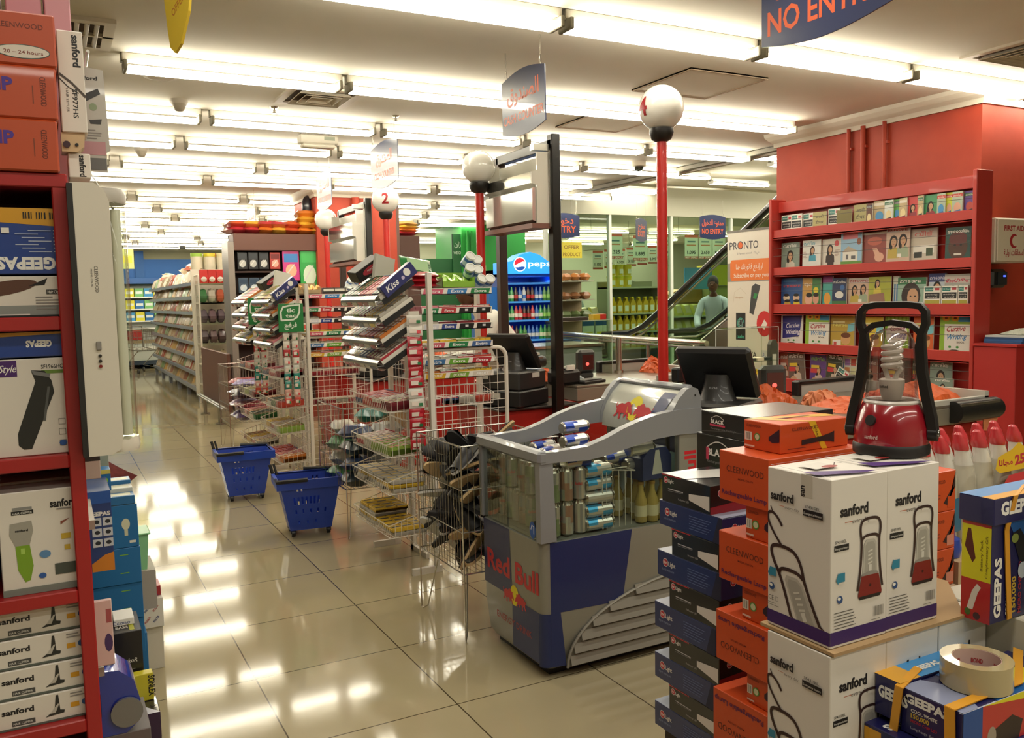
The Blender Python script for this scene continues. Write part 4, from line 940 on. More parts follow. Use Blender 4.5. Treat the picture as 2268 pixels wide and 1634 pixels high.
# ---------------------------------------------------------------- rolling shopping baskets
def panel(mb, q, us, vs, holes, m):
    """bilinear quad q (4 corners ll, lr, ur, ul) cut into cells; holes leaves cells open"""
    def pt(u, v):
        a = [q[0][i] + (q[1][i] - q[0][i]) * u for i in range(3)]; b = [q[3][i] + (q[2][i] - q[3][i]) * u for i in range(3)]
        return tuple(a[i] + (b[i] - a[i]) * v for i in range(3))
    V = [pt(u, v) for v in vs for u in us]; n = len(us)
    mb.add(V, [(j * n + i, j * n + i + 1, (j + 1) * n + i + 1, (j + 1) * n + i) for j in range(len(vs) - 1) for i in range(n - 1) if (i, j) not in holes], m)
def rolling_basket(x, y, rz, s, label):
    BL = M('1f45b4', .38, coat=.25); t = thing('rolling_basket', label, 'shopping basket', (x, y, 0), rz, 'blue rolling shopping baskets')
    zb, zt = .045, .36; B = [(-.13, -.1), (.13, -.1), (.13, .1), (-.13, .1)]; U = [(-.19, -.145), (.19, -.145), (.19, .145), (-.19, .145)]
    mb = MB()
    for k in range(4):
        a, b = B[k], B[(k + 1) % 4]; c, d_ = U[(k + 1) % 4], U[k]; q = [(a[0], a[1], zb), (b[0], b[1], zb), (c[0], c[1], zt), (d_[0], d_[1], zt)]
        N = 27; us = [i / N for i in range(N + 1)]; vs = [0, .12, .18, .33, .42, .52, .68, .8, .92, 1]; H = set()
        for i in range(5, N - 4, 2): H.add((i, 5)) if (i < 19 or k % 2) else None
        for i in range(5, N - 5, 4): H.add((i, 3))
        for i in (7, 9): H.add((i, 7)) if k % 2 == 0 else None
        for i in range(6, N - 6, 5): H.add((i, 1))
        panel(mb, q, us, vs, H, BL)
    mb.add([(p_[0], p_[1], zb) for p_ in B], [(0, 1, 2, 3)], BL)
    o = mb.build('tub', t); md = o.modifiers.new('thickness', 'SOLIDIFY'); md.thickness = .004
    mb = MB()
    R = []
    for dz, g in ((zt - .045, .004), (zt - .045, .018), (zt + .012, .02), (zt + .012, .0)): R.append([(p_[0] * (1 + g / .19), p_[1] * (1 + g / .145), dz) for p_ in U])
    mb.rings(R, BL, True, False, False); mb.build('rim', t)
    mb = MB().tube([(-.2, -.02, zt), (-.205, -.16, zt + .01), (-.02, -.175, zt + .015)], .013, PLAST_BK, 8).build('handle', t)
    MB().tube([(.2, .03, zt), (.205, .16, zt + .012), (.0, .175, zt + .02)], .013, PLAST_BK, 8).build('handle', t)
    MB().tube([(-.185, .13, zt - .05), (-.215, .15, zt + .07)], .011, PLAST_BK, 8).tube([(-.16, .14, zt - .05), (-.19, .165, zt + .07)], .008, PLAST_BK, 8).build('pull_arm', t)
    for sx in (-1, 1):
        for sy in (-1, 1):
            w_ = MB().cyl((sx * .11 - .011, sy * .085, .022), (sx * .11 + .011, sy * .085, .022), .022, PLAST_BK, 14); w_.box(sx * .11 - .016, sy * .085 - .012, .02, sx * .11 + .016, sy * .085 + .012, .05, PLAST_BK); w_.build('wheel', t)
    if s != 1:
        t.scale = (s, s, s)
rolling_basket(1.24, 6.72, -.06, 1.0, 'blue rolling shopping basket farther from the camera')
rolling_basket(1.4, 5.48, -.12, 1.0, 'blue rolling shopping basket nearer to the camera')
# ================================================================ magazine rack on the red pillar
t = thing('magazine_rack', 'tall red magazine rack with five shelves on the pillar', 'magazine rack', (5.36, 3.6, 0)); RR = M('ad3028', .48, coat=.1)
MB().box(.13, 0, .55, .15, 1.8, 2.215, RR).build('back_panel', t)
for y in (-.02, 1.79): MB().box(-.02, y, .5, .15, y + .03, 2.24 if y < 0 else 2.24, RR, .004).build('side_panel', t)
for zb, zt in ((.64, .76), (.975, 1.055), (1.285, 1.372), (1.6, 1.675), (1.91, 1.985)):
    s = MB().box(0, 0.0, zb, .012, 1.79, zt, RR, .003).box(0, 0, zb, .14, 1.79, zb + .012, RR).build('shelf', t)
MB().box(.06, 0, 2.13, .15, 1.79, 2.215, RR, .003).build('header', t)
for z in (.86, .92, 1.16, 1.22, 1.48, 1.53, 1.77, 1.83, 2.06): MB().cyl((.0, 0.0, z), (.0, 1.79, z), .0016, M('2a2422', .4), 5).build('retaining_wire', t)
HAIR = M('1c1512', .6); SK = M('c49a78', .55); SKD = M('4c2f22', .5)
def face(mb, F, cx, cy, s, hair='1c1512', top='b03a3a', skin=SK, body=True):
    h = M(hair, .6)
    if body: mb.d(F, [(cx - s * 1.1, cy - s * 2.6), (cx + s * 1.1, cy - s * 2.6), (cx + s * 1.0, cy - s * 1.3), (cx + s * .35, cy - s * .85), (cx - s * .35, cy - s * .85), (cx - s * 1.0, cy - s * 1.3)], M(top, .5))
    mb.ell(F, cx, cy - s * .05, s * .72, s * 1.0, h, 14).ell(F, cx - s * .45, cy - s * .6, s * .35, s * .7, h, 10)
    mb.rect(F, cx - s * .2, cy - s * 1.1, s * .4, s * .6, skin); mb.ell(F, cx + s * .03, cy - s * .12, s * .48, s * .66, skin, 14)
    d_ = M('2a1a16', .6)
    for sx in (-.17, .22): mb.ell(F, cx + sx * s, cy - s * .02, s * .08, s * .035, d_, 8)
    mb.ell(F, cx + s * .03, cy - s * .45, s * .15, s * .05, M('a33a3a', .5), 8)
def cover(mb, F, w, h, st, k=0):
    r = random.Random(hash(st) % 99 + k if False else sum(map(ord, st)) + k)
    def bars(y, n, c, x0=.1, x1=.9, hh=.02):
        for i in range(n): mb.rect(F, w * x0, h * (y - i * .045), w * (x1 - x0) * r.uniform(.5, 1), h * hh, M(c, .5))
    if st == 'A':
        mb.rect(F, 0, 0, w, h, M('e6e4da')).rect(F, w * .06, h * .72, w * .5, h * .22, M('2f7d74')).rect(F, w * .06, h * .33, w * .88, h * .33, M('14181c')).rect(F, w * .06, h * .04, w * .88, h * .22, M('a49a3c')).rect(F, w * .66, h * .78, w * .26, h * .12, M('b03a44'))
        mb.txt(F, 'മലയാളം', w * .5, h * .52, h * .07, M('e8e4da'), w * .75, al='c').txt(F, 'അറബി', w * .5, h * .38, h * .07, M('e8e4da'), w * .6, al='c').txt(F, '30 Days', w * .12, h * .8, h * .07, M('e8efe8'), w * .4)
    elif st == 'B':
        mb.rect(F, 0, 0, w, h, M('a39a64')).txt(F, 'अरबी', w * .5, h * .68, h * .14, M('2a1c14'), w * .6, .01, al='c').txt(F, 'टीचर', w * .5, h * .4, h * .14, M('2a1c14'), w * .6, .01, al='c').rect(F, w * .15, h * .1, w * .7, h * .1, M('b8a83a'))
    elif st == 'C': mb.rect(F, 0, 0, w, h, M('6f6428')).rect(F, w * .55, h * .1, w * .3, h * .1, M('cfc8a8'))
    elif st in 'DEFGJKL' and len(st) == 1:
        c = {'D': '5c2f22', 'E': 'b7a37c', 'F': 'd8e0d8', 'G': '4f9a3a', 'J': 'a9b8a4', 'K': 'c2c83a', 'L': '5a3f8c'}[st]; mb.rect(F, 0, 0, w, h, M(c))
        mb.rect(F, 0, h * .8, w, h * .12, M(r.choice(['c0443a', '2f6a4a', 'e0d8c4', '2a2a40']))); mb.ell(F, w * .5, h * .38, w * .34, h * .2, M(r.choice(['b3453c', 'd9a58c', '3c8ac0', 'e0cf9a']))); mb.d(F, [(0, 0), (w, 0), (w * .8, h * .3), (w * .2, h * .24)], M(r.choice(['d9a13a', '3a6a9c', '222222', '7a2f4a'])))
        mb.txt(F, 'മാസിക', w * .5, h * .82, h * .07, WHITE, w * .8, al='c')
    elif st in ('H', 'I'): mb.rect(F, 0, 0, w, h, M('c03a3a' if st == 'H' else '3f8a5c')).rect(F, 0, 0, w, h * .2, M('d8c23a' if st == 'H' else 'b9cfc0')); face(mb, F, w * .5, h * .55, w * .34, top='8a2f3a')
    elif st == 'W1': mb.rect(F, 0, 0, w, h, M('7f8f84')); face(mb, F, w * .5, h * .55, h * .2, top='c9c2b4'); mb.txt(F, 'വനിത', w * .5, h * .84, h * .1, M('f0f0ea'), w * .8, .02, al='c')
    elif st == 'W2': mb.rect(F, 0, 0, w, h, M('dfe0da')).rect(F, 0, 0, w, h * .13, M('c2454c')); face(mb, F, w * .55, h * .66, h * .14, '3a1f16', '3c8fa8'); mb.txt(F, 'വനിത', w * .4, h * .84, h * .1, M('4aa3b8'), w * .7, .02, al='c'); bars(.6, 6, 'b9a8a0', .04, .3); 
    elif st == 'W3': mb.rect(F, 0, 0, w, h, M('d8d2c6')); face(mb, F, w * .42, h * .66, h * .17, '1a100e', '2a1512'); mb.rect(F, w * .28, 0, w * .34, h * .3, M('2a1512')).ell(F, w * .76, h * .84, w * .12, h * .1, M('c23a40')); bars(.6, 5, 'a88f84', .68, .95)
    elif st == 'HO':
        mb.rect(F, 0, 0, w, h, M('8fb4d0')).rect(F, 0, 0, w, h * .2, M('5c8a34')).rect(F, w * .1, h * .2, w * .7, h * .26, M('e2e0d6')).d(F, [(w * .05, h * .46), (w * .35, h * .62), (w * .85, h * .46)], M('a89a88')).rect(F, w * .1, h * .82, w * .7, h * .18, M('cf6a74')).rect(F, w * .25, h * .25, w * .12, h * .14, M('5a5a5c')).rect(F, w * .5, h * .25, w * .2, h * .1, M('5a5a5c')).ell(F, w * .86, h * .74, w * .1, h * .1, M('8a4a2c'))
    elif st == 'RH': mb.rect(F, 0, 0, w, h, M('8a4038')).ell(F, w * .5, h * .75, w * .32, h * .12, M('b85a48')).ell(F, w * .7, h * .3, w * .2, h * .13, M('d9a890')).d(F, [(w * .4, h * .55), (w * .6, h * .55), (w * .75, h * .38), (w * .55, h * .32)], M('d9a890')).rect(F, 0, h * .94, w, h * .06, M('d8d4c6'))
    elif st == 'TW':
        mb.rect(F, 0, 0, w, h, M('c9ae9a')).rect(F, 0, h * .84, w, h * .16, M('d9d4cc')); face(mb, F, w * .32, h * .62, h * .16, '120c0a', 'b8a24a'); face(mb, F, w * .72, h * .64, h * .16, '1a0e0a', '9aa88c'); mb.rect(F, 0, 0, w, h * .1, M('b5403c')).rect(F, w * .5, h * .22, w * .16, h * .09, M('eeeae0')); mb.txt(F, 'മനോരമ', w * .5, h * .87, h * .09, M('b02a30'), w * .86, .02, al='c')
    elif st == 'KI': mb.rect(F, 0, 0, w, h, M('c9bfae')).rect(F, 0, h * .75, w, h * .25, M('b3a396')).rect(F, w * .1, h * .32, w * .8, h * .22, M('e6e4da')).rect(F, w * .15, h * .2, w * .3, h * .16, M('1f2420')).rect(F, w * .6, h * .24, w * .25, h * .22, M('3c4a30')); mb.txt(F, 'വീട്', w * .5, h * .8, h * .12, M('b5443c'), w * .7, .01, al='c')
    elif st == 'MD': mb.rect(F, 0, 0, w, h, M('22463f')).ell(F, w * .5, h * .45, w * .38, h * .36, SKD, 16).ell(F, w * .5, h * .68, w * .36, h * .2, M('5a1f1c')).rect(F, w * .35, h * .22, w * .3, h * .05, M('d8d0c4')).ell(F, w * .38, h * .5, w * .05, h * .025, BLACK).ell(F, w * .62, h * .5, w * .05, h * .025, BLACK); mb.txt(F, 'ആരോഗ്യം', w * .5, h * .84, h * .09, WHITE, w * .84, .02, al='c')
    elif st == 'BK':
        mb.rect(F, 0, 0, w, h, M('24508c'))
        for k_, (x, y, c) in enumerate(((.25, .35, 'e6d7b8'), (.7, .35, 'e0bfa4'), (.3, .16, 'c8a84a'), (.72, .16, 'd8c02f'))): mb.ell(F, w * x, h * y, w * .15, h * .11, M(c)).ell(F, w * x, h * (y + .09), w * .13, h * .05, HAIR)
        mb.txt(F, 'ബാലരമ', w * .5, h * .7, h * .1, M('c8453c'), w * .8, .02, al='c').rect(F, w * .1, h * .88, w * .6, h * .05, M('3a78b4'))
    elif st == 'TN': mb.rect(F, 0, 0, w, h, M('b98f4a')).rect(F, w * .55, 0, w * .45, h, M('3f7a44')).ell(F, w * .35, h * .3, w * .2, h * .2, M('d9a890')).ell(F, w * .75, h * .32, w * .17, h * .18, M('cf9880')).ell(F, w * .75, h * .6, w * .14, h * .1, M('d8c83a')).txt(F, 'ഗൃഹ', w * .3, h * .75, h * .12, WHITE, w * .4, .01, al='c').ell(F, w * .38, h * .44, w * .17, h * .08, HAIR).ell(F, w * .76, h * .45, w * .15, h * .07, HAIR)
    elif st == 'PT': mb.rect(F, 0, 0, w, h, M('4aa09a')).rect(F, 0, h * .8, w, h * .2, M('8a2f7a')).ell(F, w * .5, h * .3, w * .35, h * .2, M('d89a3a'))
    elif st == 'NV': mb.rect(F, 0, 0, w, h, M('1c2c54')).rect(F, 0, 0, w, h * .25, M('3a6a3a')).ell(F, w * .5, h * .45, w * .3, h * .12, M('e0e0da')).ell(F, w * .7, h * .68, w * .16, h * .1, M('3a6aa8')).txt(F, 'സമ്പാദ്യം', w * .5, h * .82, h * .09, WHITE, w * .86, .01, al='c')
    elif st == 'YG': mb.rect(F, 0, 0, w, h, M('a3a83a')); face(mb, F, w * .4, h * .8, h * .13, top='c9b84a'); mb.d(F, [(0, 0), (w * .8, 0), (w * .7, h * .5), (w * .05, h * .45)], M('8f6a5a'), ).rect(F, w * .1, h * .2, w * .5, h * .03, WHITE)
    elif st == 'JE': mb.rect(F, 0, 0, w, h, M('c9cdbe')).rect(F, w * .2, 0, w * .25, h * .75, M('4a7aa8')).rect(F, w * .55, 0, w * .25, h * .75, M('4a7aa8'))
    elif st == 'GG': mb.rect(F, 0, 0, w, h, M('8fae9c')).rect(F, 0, h * .78, w, h * .22, M('2f7048')); mb.ell(F, w * .48, h * .42, w * .34, h * .42, M('2a1a16'), 18).ell(F, w * .55, h * .36, w * .2, h * .3, SK, 16).ell(F, w * .56, h * .2, w * .09, h * .03, WHITE).ell(F, w * .47, h * .4, w * .035, h * .02, HAIR).ell(F, w * .63, h * .4, w * .035, h * .02, HAIR).rect(F, w * .1, 0, w * .4, h * .16, M('1f2a24')); mb.txt(F, 'മനോരമ', w * .45, h * .84, h * .1, WHITE, w * .75, .02, al='c')
    elif st == 'BW': mb.rect(F, 0, 0, w, h, M('c3cdd6')).rect(F, 0, h * .76, w, h * .24, M('3a4a8c')); face(mb, F, w * .5, h * .62, h * .17, top='8a2f3a'); mb.txt(F, 'മനോരമ', w * .5, h * .83, h * .09, M('e0e0f0'), w * .85, .02, al='c')
    elif st == 'MG': mb.rect(F, 0, 0, w, h, M('a8a8a0')); face(mb, F, w * .35, h * .56, h * .13, top='b04a5a'); face(mb, F, w * .72, h * .56, h * .13, top='b04a5a'); mb.rect(F, 0, h * .74, w, h * .2, M('c9c2bc')); mb.txt(F, 'മംഗളം', w * .5, h * .77, h * .12, M('c02a4c'), w * .86, .02, al='c')
    elif st in ('CB', 'CS', 'CG', 'GO', 'FC', 'OR'):
        bg = {'CB': 'e4e2da', 'CS': '8fb83a', 'CG': 'a7cf4a', 'GO': 'b3963a', 'FC': 'd8c23a', 'OR': 'd0622c'}[st]; mb.rect(F, 0, 0, w, h, M(bg))
        if st in ('CB', 'CS', 'CG'):
            if st == 'CB': mb.d(F, [(w * .08, h * .25), (w * .85, h * .33), (w * .95, h * .98), (w * .06, h * .96)], M('2a2f80')); c1 = c2 = M('e8e6f0')
            elif st == 'CS':
                mb.rect(F, w * .16, 0, w * .84, h * .78, M('e9e7dc')).rect(F, w * .6, h * .84, w * .4, h * .16, M('3a94c8')); c1, c2 = M('a8262c'), M('2a7ab0')
                for x in (.2, .5): mb.ell(F, w * x, h * .93, w * .13, h * .08, M('e0a81f')).ell(F, w * x, h * .93, w * .05, h * .03, M('7a3f16'))
            else:
                for k_ in range(6): mb.rect(F, w * (.05 + .16 * k_), 0, w * .07, h, M('86b82f'))
                mb.ell(F, w * .5, h * .5, w * .46, h * .36, M('eceadf'), 18); c1, c2 = M('8a1f5a'), M('4a3a9c')
            mb.txt(F, 'Cursive', w * .52, h * .6, h * .14, c1, w * .62, .015, al='c', shear=.35, rot=.06).txt(F, 'Writing', w * .54, h * .4, h * .14, c2, w * .66, .015, al='c', shear=.35, rot=.06)
            mb.txt(F, 'BOOK', w * .7, h * .3, h * .05, M('4a3a2a'), w * .25, .02, al='c'); mb.ell(F, w * .5, h * .02, w * .3, h * .12, M('3a2a1c')).rect(F, 0, -.001, w, h * .02, M('e0ddd0'))
            for x in (.35, .6): mb.ell(F, w * x, h * .2, w * .05, h * .03, M('3f8a3a'))
        else:
            mb.rect(F, w * .1, h * .78, w * .5, h * .05, M('e0d89a')).txt(F, {'GO': 'Nursery', 'FC': 'FUN CRAFT', 'OR': 'GROW'}[st], w * .5, h * .68, h * .1, M({'GO': 'd8cf6a', 'FC': 'b03a6a', 'OR': 'e8cf4a'}[st]), w * .8, .02, al='c')
            mb.ell(F, w * .65, h * .3, w * .2, h * .16, M('cfa06a')).ell(F, w * .65, h * .42, w * .2, h * .08, M('6a3a1c')).rect(F, w * .1, h * .1, w * .35, h * .18, M('e8e4d8')).rect(F, w * .15, h * .12, w * .12, h * .1, M('b5443c')).rect(F, 0, 0, w, h * .07, M('4f8a3a')).d(F, [(w * .7, h * .5), (w, h * .56), (w, h * .8), (w * .74, h * .74)], M('7ac0cc'))
    else:
        c = {'M1': 'a05a4a', 'M2': '6a5a50', 'M3': '5c3a80', 'M4': '3a3f30', 'M5': 'd8d8c8'}[st]; mb.rect(F, 0, 0, w, h, M(c))
        if st == 'M5':
            mb.line(F, [(0, 0), (w, 0), (w, h), (0, h)], .012, M('3a8ac0'), True)
            for i in range(2):
                for j in range(3): mb.rect(F, w * (.12 + .42 * i), h * (.1 + .28 * j), w * .34, h * .22, M(['c8a83a', '7a8ab0', 'd08a5a', 'd0cfa0', '9a6ab0', 'c04a3a'][i + 2 * j]))
        else:
            face(mb, F, w * .55, h * .5, w * .22, top='c9b8a8'); mb.rect(F, w * .05, h * .4, w * .4, h * .14, M('c23a3c')).rect(F, w * .08, h * .56, w * .5, h * .1, M('d9b93a' if st != 'M1' else 'd8cfc4')).ell(F, w * .3, h * .15, w * .2, h * .1, SK)
            mb.txt(F, 'സിനിമ', w * .5, h * .82, h * .1, M('e8e4dc' if st != 'M3' else '8fc04a'), w * .85, .02, al='c')
MAGS = [[(5.31, .113, 1.981, .125, 'A'), (5.19, .115, 1.978, .128, 'A'), (5.08, .108, 1.979, .122, 'A'), (4.95, .136, 1.98, .119, 'B'), (4.82, .113, 1.98, .133, 'A'), (4.71, .142, 1.982, .11, 'C'), (4.57, .126, 1.975, .144, 'B'), (4.48, .05, 1.978, .137, 'D'), (4.4, .105, 1.981, .146, 'E'), (4.31, .071, 1.983, .139, 'F'), (4.25, .052, 1.988, .133, 'G'), (4.19, .062, 1.984, .14, 'E'), (4.12, .084, 1.984, .147, 'H'), (4.05, .044, 1.987, .138, 'E'), (3.98, .101, 1.988, .136, 'I'), (3.89, .062, 1.986, .136, 'J'), (3.84, .051, 1.985, .137, 'K'), (3.77, .076, 1.986, .135, 'J'), (3.69, .076, 1.985, .132, 'L')],
    [(5.27, .195, 1.674, .205, 'W1'), (5.03, .186, 1.679, .204, 'W2'), (4.84, .187, 1.682, .198, 'W3'), (4.64, .197, 1.679, .235, 'HO'), (4.44, .207, 1.672, .229, 'RH'), (4.23, .196, 1.675, .257, 'TW'), (4.03, .207, 1.678, .218, 'KI'), (3.76, .186, 1.679, .205, 'MD')],
    [(5.25, .239, 1.372, .214, 'BK'), (5.03, .187, 1.372, .208, 'TN'), (4.88, .096, 1.371, .221, 'PT'), (4.75, .138, 1.371, .201, 'NV'), (4.58, .197, 1.37, .197, 'TW'), (4.38, .196, 1.369, .202, 'YG'), (4.25, .053, 1.372, .2, 'JE'), (4.11, .228, 1.371, .186, 'GG'), (3.92, .133, 1.371, .209, 'BW'), (3.76, .187, 1.37, .2, 'MG')],
    [(5.25, .238, 1.055, .229, 'CB'), (4.97, .241, 1.054, .232, 'CS'), (4.73, .23, 1.052, .231, 'GO'), (4.45, .208, 1.052, .223, 'FC'), (4.24, .202, 1.056, .221, 'CG'), (4.01, .158, 1.059, .22, 'OR'), (3.78, .226, 1.055, .235, 'CS')],
    [(5.32, .124, .756, .204, 'M1'), (5.17, .174, .75, .228, 'M2'), (4.97, .164, .753, .21, 'M3'), (4.8, .148, .766, .223, 'M4'), (4.65, .136, .772, .206, 'M5'), (4.46, .137, .77, .188, 'M1'), (4.26, .165, .766, .193, 'M2'), (4.06, .067, .782, .188, 'M4'), (3.88, .169, .777, .192, 'W1')]]
MD_ = {'A': 'white language booklet with teal and black bands', 'B': 'olive Hindi titled booklet', 'C': 'plain dark olive booklet', 'D': 'thin brown booklet', 'E': 'beige pictured booklet', 'F': 'white and green booklet', 'G': 'thin green booklet', 'H': 'red booklet with a face', 'I': 'green booklet with a girl', 'J': 'pale green booklet', 'K': 'thin yellow green booklet', 'L': 'purple booklet',
       'W1': 'grey magazine with a woman portrait', 'W2': 'white magazine with a striped top girl', 'W3': 'white magazine with a woman in black', 'HO': 'magazine picturing a white house', 'RH': 'brown red magazine with a hand', 'TW': 'magazine with two long haired women', 'KI': 'magazine picturing a kitchen', 'MD': 'dark green magazine with a smiling man',
       'BK': 'blue comic with cartoon children', 'TN': 'tan and green family magazine', 'PT': 'teal magazine with purple band', 'NV': 'navy magazine with white title', 'YG': 'yellow green magazine behind newsprint', 'JE': 'magazine showing jeans', 'GG': 'large magazine with a smiling dark haired woman', 'BW': 'blue titled magazine with woman', 'MG': 'grey magazine with pink title',
       'CB': 'cursive writing book with blue panel', 'CS': 'cursive writing book with sunflowers', 'GO': 'gold coloured nursery book', 'FC': 'yellow craft book', 'CG': 'green striped cursive writing book', 'OR': 'orange activity book', 'M1': 'reddish film magazine', 'M2': 'grey brown film magazine', 'M3': 'purple film magazine', 'M4': 'dark film magazine', 'M5': 'white grid patterned magazine'}
RW = ['top', 'second', 'third', 'fourth', 'lowest']
def mag(y, w, z, h, st, lab, k=0, x=5.41, tilt=0, dz=-.03, grp=None):
    mb = MB(); hh = h - dz; T = .007 + (k * 7 % 5) * .002
    mb.box(0, -w / 2, 0, T, w / 2, hh, M('d8d2c4', .6)); cover(mb, Fr('-x', 0, -w / 2, 0, T, w / 2, hh), w, hh, st, k)
    o = solo(mb, 'booklet' if len(st) == 1 and h < .16 else 'magazine', lab, 'booklet' if h < .16 else 'magazine', (x, y, z + dz), 0, grp)
    o.rotation_euler = (tilt, .03 if not tilt else .0, 0); return o
for r_, row in enumerate(MAGS):
    for k, (y, w, z, h, st) in enumerate(row):
        mag(y, w, z, h, st, '%s, %s from left on %s shelf' % (MD_[st], ORD[k], RW[r_]), k, 5.43 - (k % 2) * .014, dz=-.035, tilt=(-.08 if (r_ == 4 and k == 1) else .09 if (r_ == 4 and k == 3) else 0), grp='reading matter on the %s rack shelf' % RW[r_])
for k, (y, w, z, h) in enumerate(((3.93, .13, 1.372, .12), (3.8, .12, 1.372, .12), (3.7, .07, 1.372, .12))): mag(y, w, z, h, 'A', 'white language booklet, %s of three before the third shelf magazines' % ORD[k], k, 5.395, dz=-.01)
mag(4.73, .11, .75, .13, 'A', 'tilted white language booklet lying over the lowest shelf', 3, 5.39, tilt=.5, dz=0)
mag(3.83, .15, .72, .14, 'W1', 'grey magazine slipping forward on the lowest shelf, right end', 4, 5.385, dz=0)
# ---------------------------------------------------------------- first aid box, time clock, red cabinet with papers
t = thing('first_aid_box', 'white wall mounted first aid box with red crescent', 'first aid box', (5.62, 3.63, 1.64)); fw = M('d5cbb4', .4)
mb = MB().box(0, 0, 0, .42, .23, .3, fw, .006); mb.build('cabinet', t)
mb = MB().box(.01, -.012, .008, .41, 0, .292, fw, .004); F = Fr('-y', 0, -.012, 0, .42, 0, .3); rd = M('a3202a', .5)
mb.txt(F, 'FIRST AID', .19, .215, .034, rd, .22, .03, al='c').txt(F, ar('اسعافات اولية'), .19, .05, .04, rd, .22, .02, al='c')
cr = [(.19 + .048 * math.cos(a), .145 + .048 * math.sin(a)) for a in [PI * .32 + PI * 1.36 * k / 14 for k in range(15)]] + [(.207 + .038 * math.cos(a), .145 + .036 * math.sin(a)) for a in [PI * 1.62 - PI * 1.24 * k / 12 for k in range(13)]]
mb.d(F, cr, rd); mb.build('door', t)
t = thing('time_clock', 'black wall mounted fingerprint time clock under the first aid box', 'time clock', (5.74, 3.78, 1.47))
MB().box(0, -.06, 0, .17, .08, .13, M('131314', .3, coat=.4), .02).build('housing', t)
MB().box(.055, -.064, .02, .16, -.058, .11, M('26292c', .15, coat=1)).rect(Fr('-y', .055, -.0645, .02, .16, -.06, .11), .06, .055, .03, .012, M('3a50ff', .3, emit=3)).build('front_panel', t)
struct(MB().box(5.7, 3.8, .98, 5.74, 3.86, 1.47, M('d6c4b0', .5)), 'trim_10')
t = thing('red_cabinet', 'waist high red cabinet below the first aid box', 'cabinet', (5.3, 3.27, 0))
MB().box(0, 0, 0, 1.4, .28, 1.1, M('a2201c', .5), .004).build('body', t); MB().box(-.01, -.01, 1.1, 1.41, .29, 1.115, M('a8251f', .45)).build('top', t)
for k in range(4): solo(MB().box(0, 0, 0, .6, .25, .012, M(['1f4a7c', '24568c', '1a3f6c', 'b9bdb8'][k], .6)), 'newspaper', 'flat newspaper, %s from bottom of pile on red cabinet' % ORD[k], 'newspaper', (5.37 + k * .01, 3.28, 1.116 + k * .0125), .02 * k, 'newspaper pile')
solo(crumple(.4, .2, .05, M('b3b7a8', .6), 40), 'crumpled_paper', 'crumpled pale paper on top of the newspapers', 'paper', (5.66, 3.4, 1.168))
for k in range(3):
    mb = MB().lathe([(.001, 0), (.1, 0), (.105, .01), (.105, .12), (.001, .13)], M('c9b31f', .4), 18).ell(Fr('-y', -.04, -.107, 0, .1, 0, .12), .04, .06, .03, .03, M('2a3f2a'))
    solo(mb, 'paint_tin', 'yellow tin, %s from bottom of stack right of the pillar' % ORD[k], 'tin', (6.76, 4.0, 1.0 + k * .13), 0, 'yellow tins')
struct(MB().box(6.62, 3.9, 0, 7.4, 4.5, .999, M('3b3a30', .6)).box(6.9, 4.3, 1.0, 7.4, 4.5, 2.8, M('33382e', .7)), 'trim_11')
# ---------------------------------------------------------------- roll-up banner
t = thing('rollup_banner', 'tall white roll up banner with orange bar, left of magazine rack', 'banner', (5.9, 5.68, 0)); BW_ = .86
mb = MB().box(0, 0, .06, .004, BW_, 2.06, M('e2ddd0', .5)); F = Fr('-x', 0, 0, .06, .004, BW_, 2.06); dk_ = M('4a4a4c')
mb.txt(F, 'PR', .03, 1.83, .075, dk_, .11, .01).ell(F, .18, 1.868, .04, .04, dk_, 18).ell(F, .18, 1.868, .03, .03, M('d8642a'), 16).txt(F, 'NTO', .23, 1.83, .075, dk_, .19, .01)
mb.txt(F, 'E-Payment network', .14, 1.78, .02, M('7a7a7c'), .2).txt(F, ar('شبكة'), .36, 1.78, .025, M('7a7a7c'), .07)
mb.rect(F, 0, 1.52, BW_, .18, M('8a8780')); P = [(.1 + .04 * math.cos(a), .04 + .04 * math.sin(a)) for a in (PI, PI * 1.17, PI * 1.33, PI * 1.5)]
mb.d(F, [(.04, 1.56), (.06, 1.53), (BW_, 1.53), (BW_, 1.73), (.06, 1.73), (.04, 1.7)], M('d8702a', .45))
mb.txt(F, ar('او إدفع فاتورتك هنا'), .12, 1.64, .05, WHITE, .36, .01).txt(F, 'Subscribe or pay your bills', .09, 1.56, .042, WHITE, .58, .01)
T_ = [(.3, 1.22), (.36, 1.2), (.44, 1.44), (.45, 1.48), (.38, 1.5), (.33, 1.47)]
mb.d(F, T_, M('3c3e40')).d(F, [(.35, 1.36), (.39, 1.35), (.41, 1.4), (.37, 1.41)], M('2f8a4a')).line(F, T_, .006, WHITE, True)
mb.line(F, [(.08, 1.32), (.1, 1.42), (.18, 1.46), (.26, 1.4)], .002, M('b9a890')).txt(F, 'Subscription', .1, 1.36, .02, M('b98f6a'), .12)
mb.rect(F, .12, .96, .13, .26, M('1c2022')).txt(F, 'zain', .185, .975, .035, M('4ab8a0'), .09, .02, al='c')
for q_ in range(3): mb.line(F, [(.185 + (.045 - q_ * .012) * math.cos(a), 1.12 + (.05 - q_ * .013) * math.sin(a)) for a in [k * .5 + q_ for k in range(11)]], .006, M('8fb8b0' if q_ else '4ab8a0'))
mb.ell(F, .19, .84, .03, .05, M('c04a8a'), a=-.4).ell(F, .175, .79, .03, .035, M('d8c23a')).d(F, [(.13, .9), (.16, .86), (.2, .85)], M('8a8a90')).txt(F, 'VIVA', .24, .8, .05, M('3a3a3c'), .16, .01)
mb.rect(F, .46, .78, .16, .09, M('c9c9c4')).txt(F, ar('فضية'), .48, .8, .045, M('2a4a9c'), .12, .02)
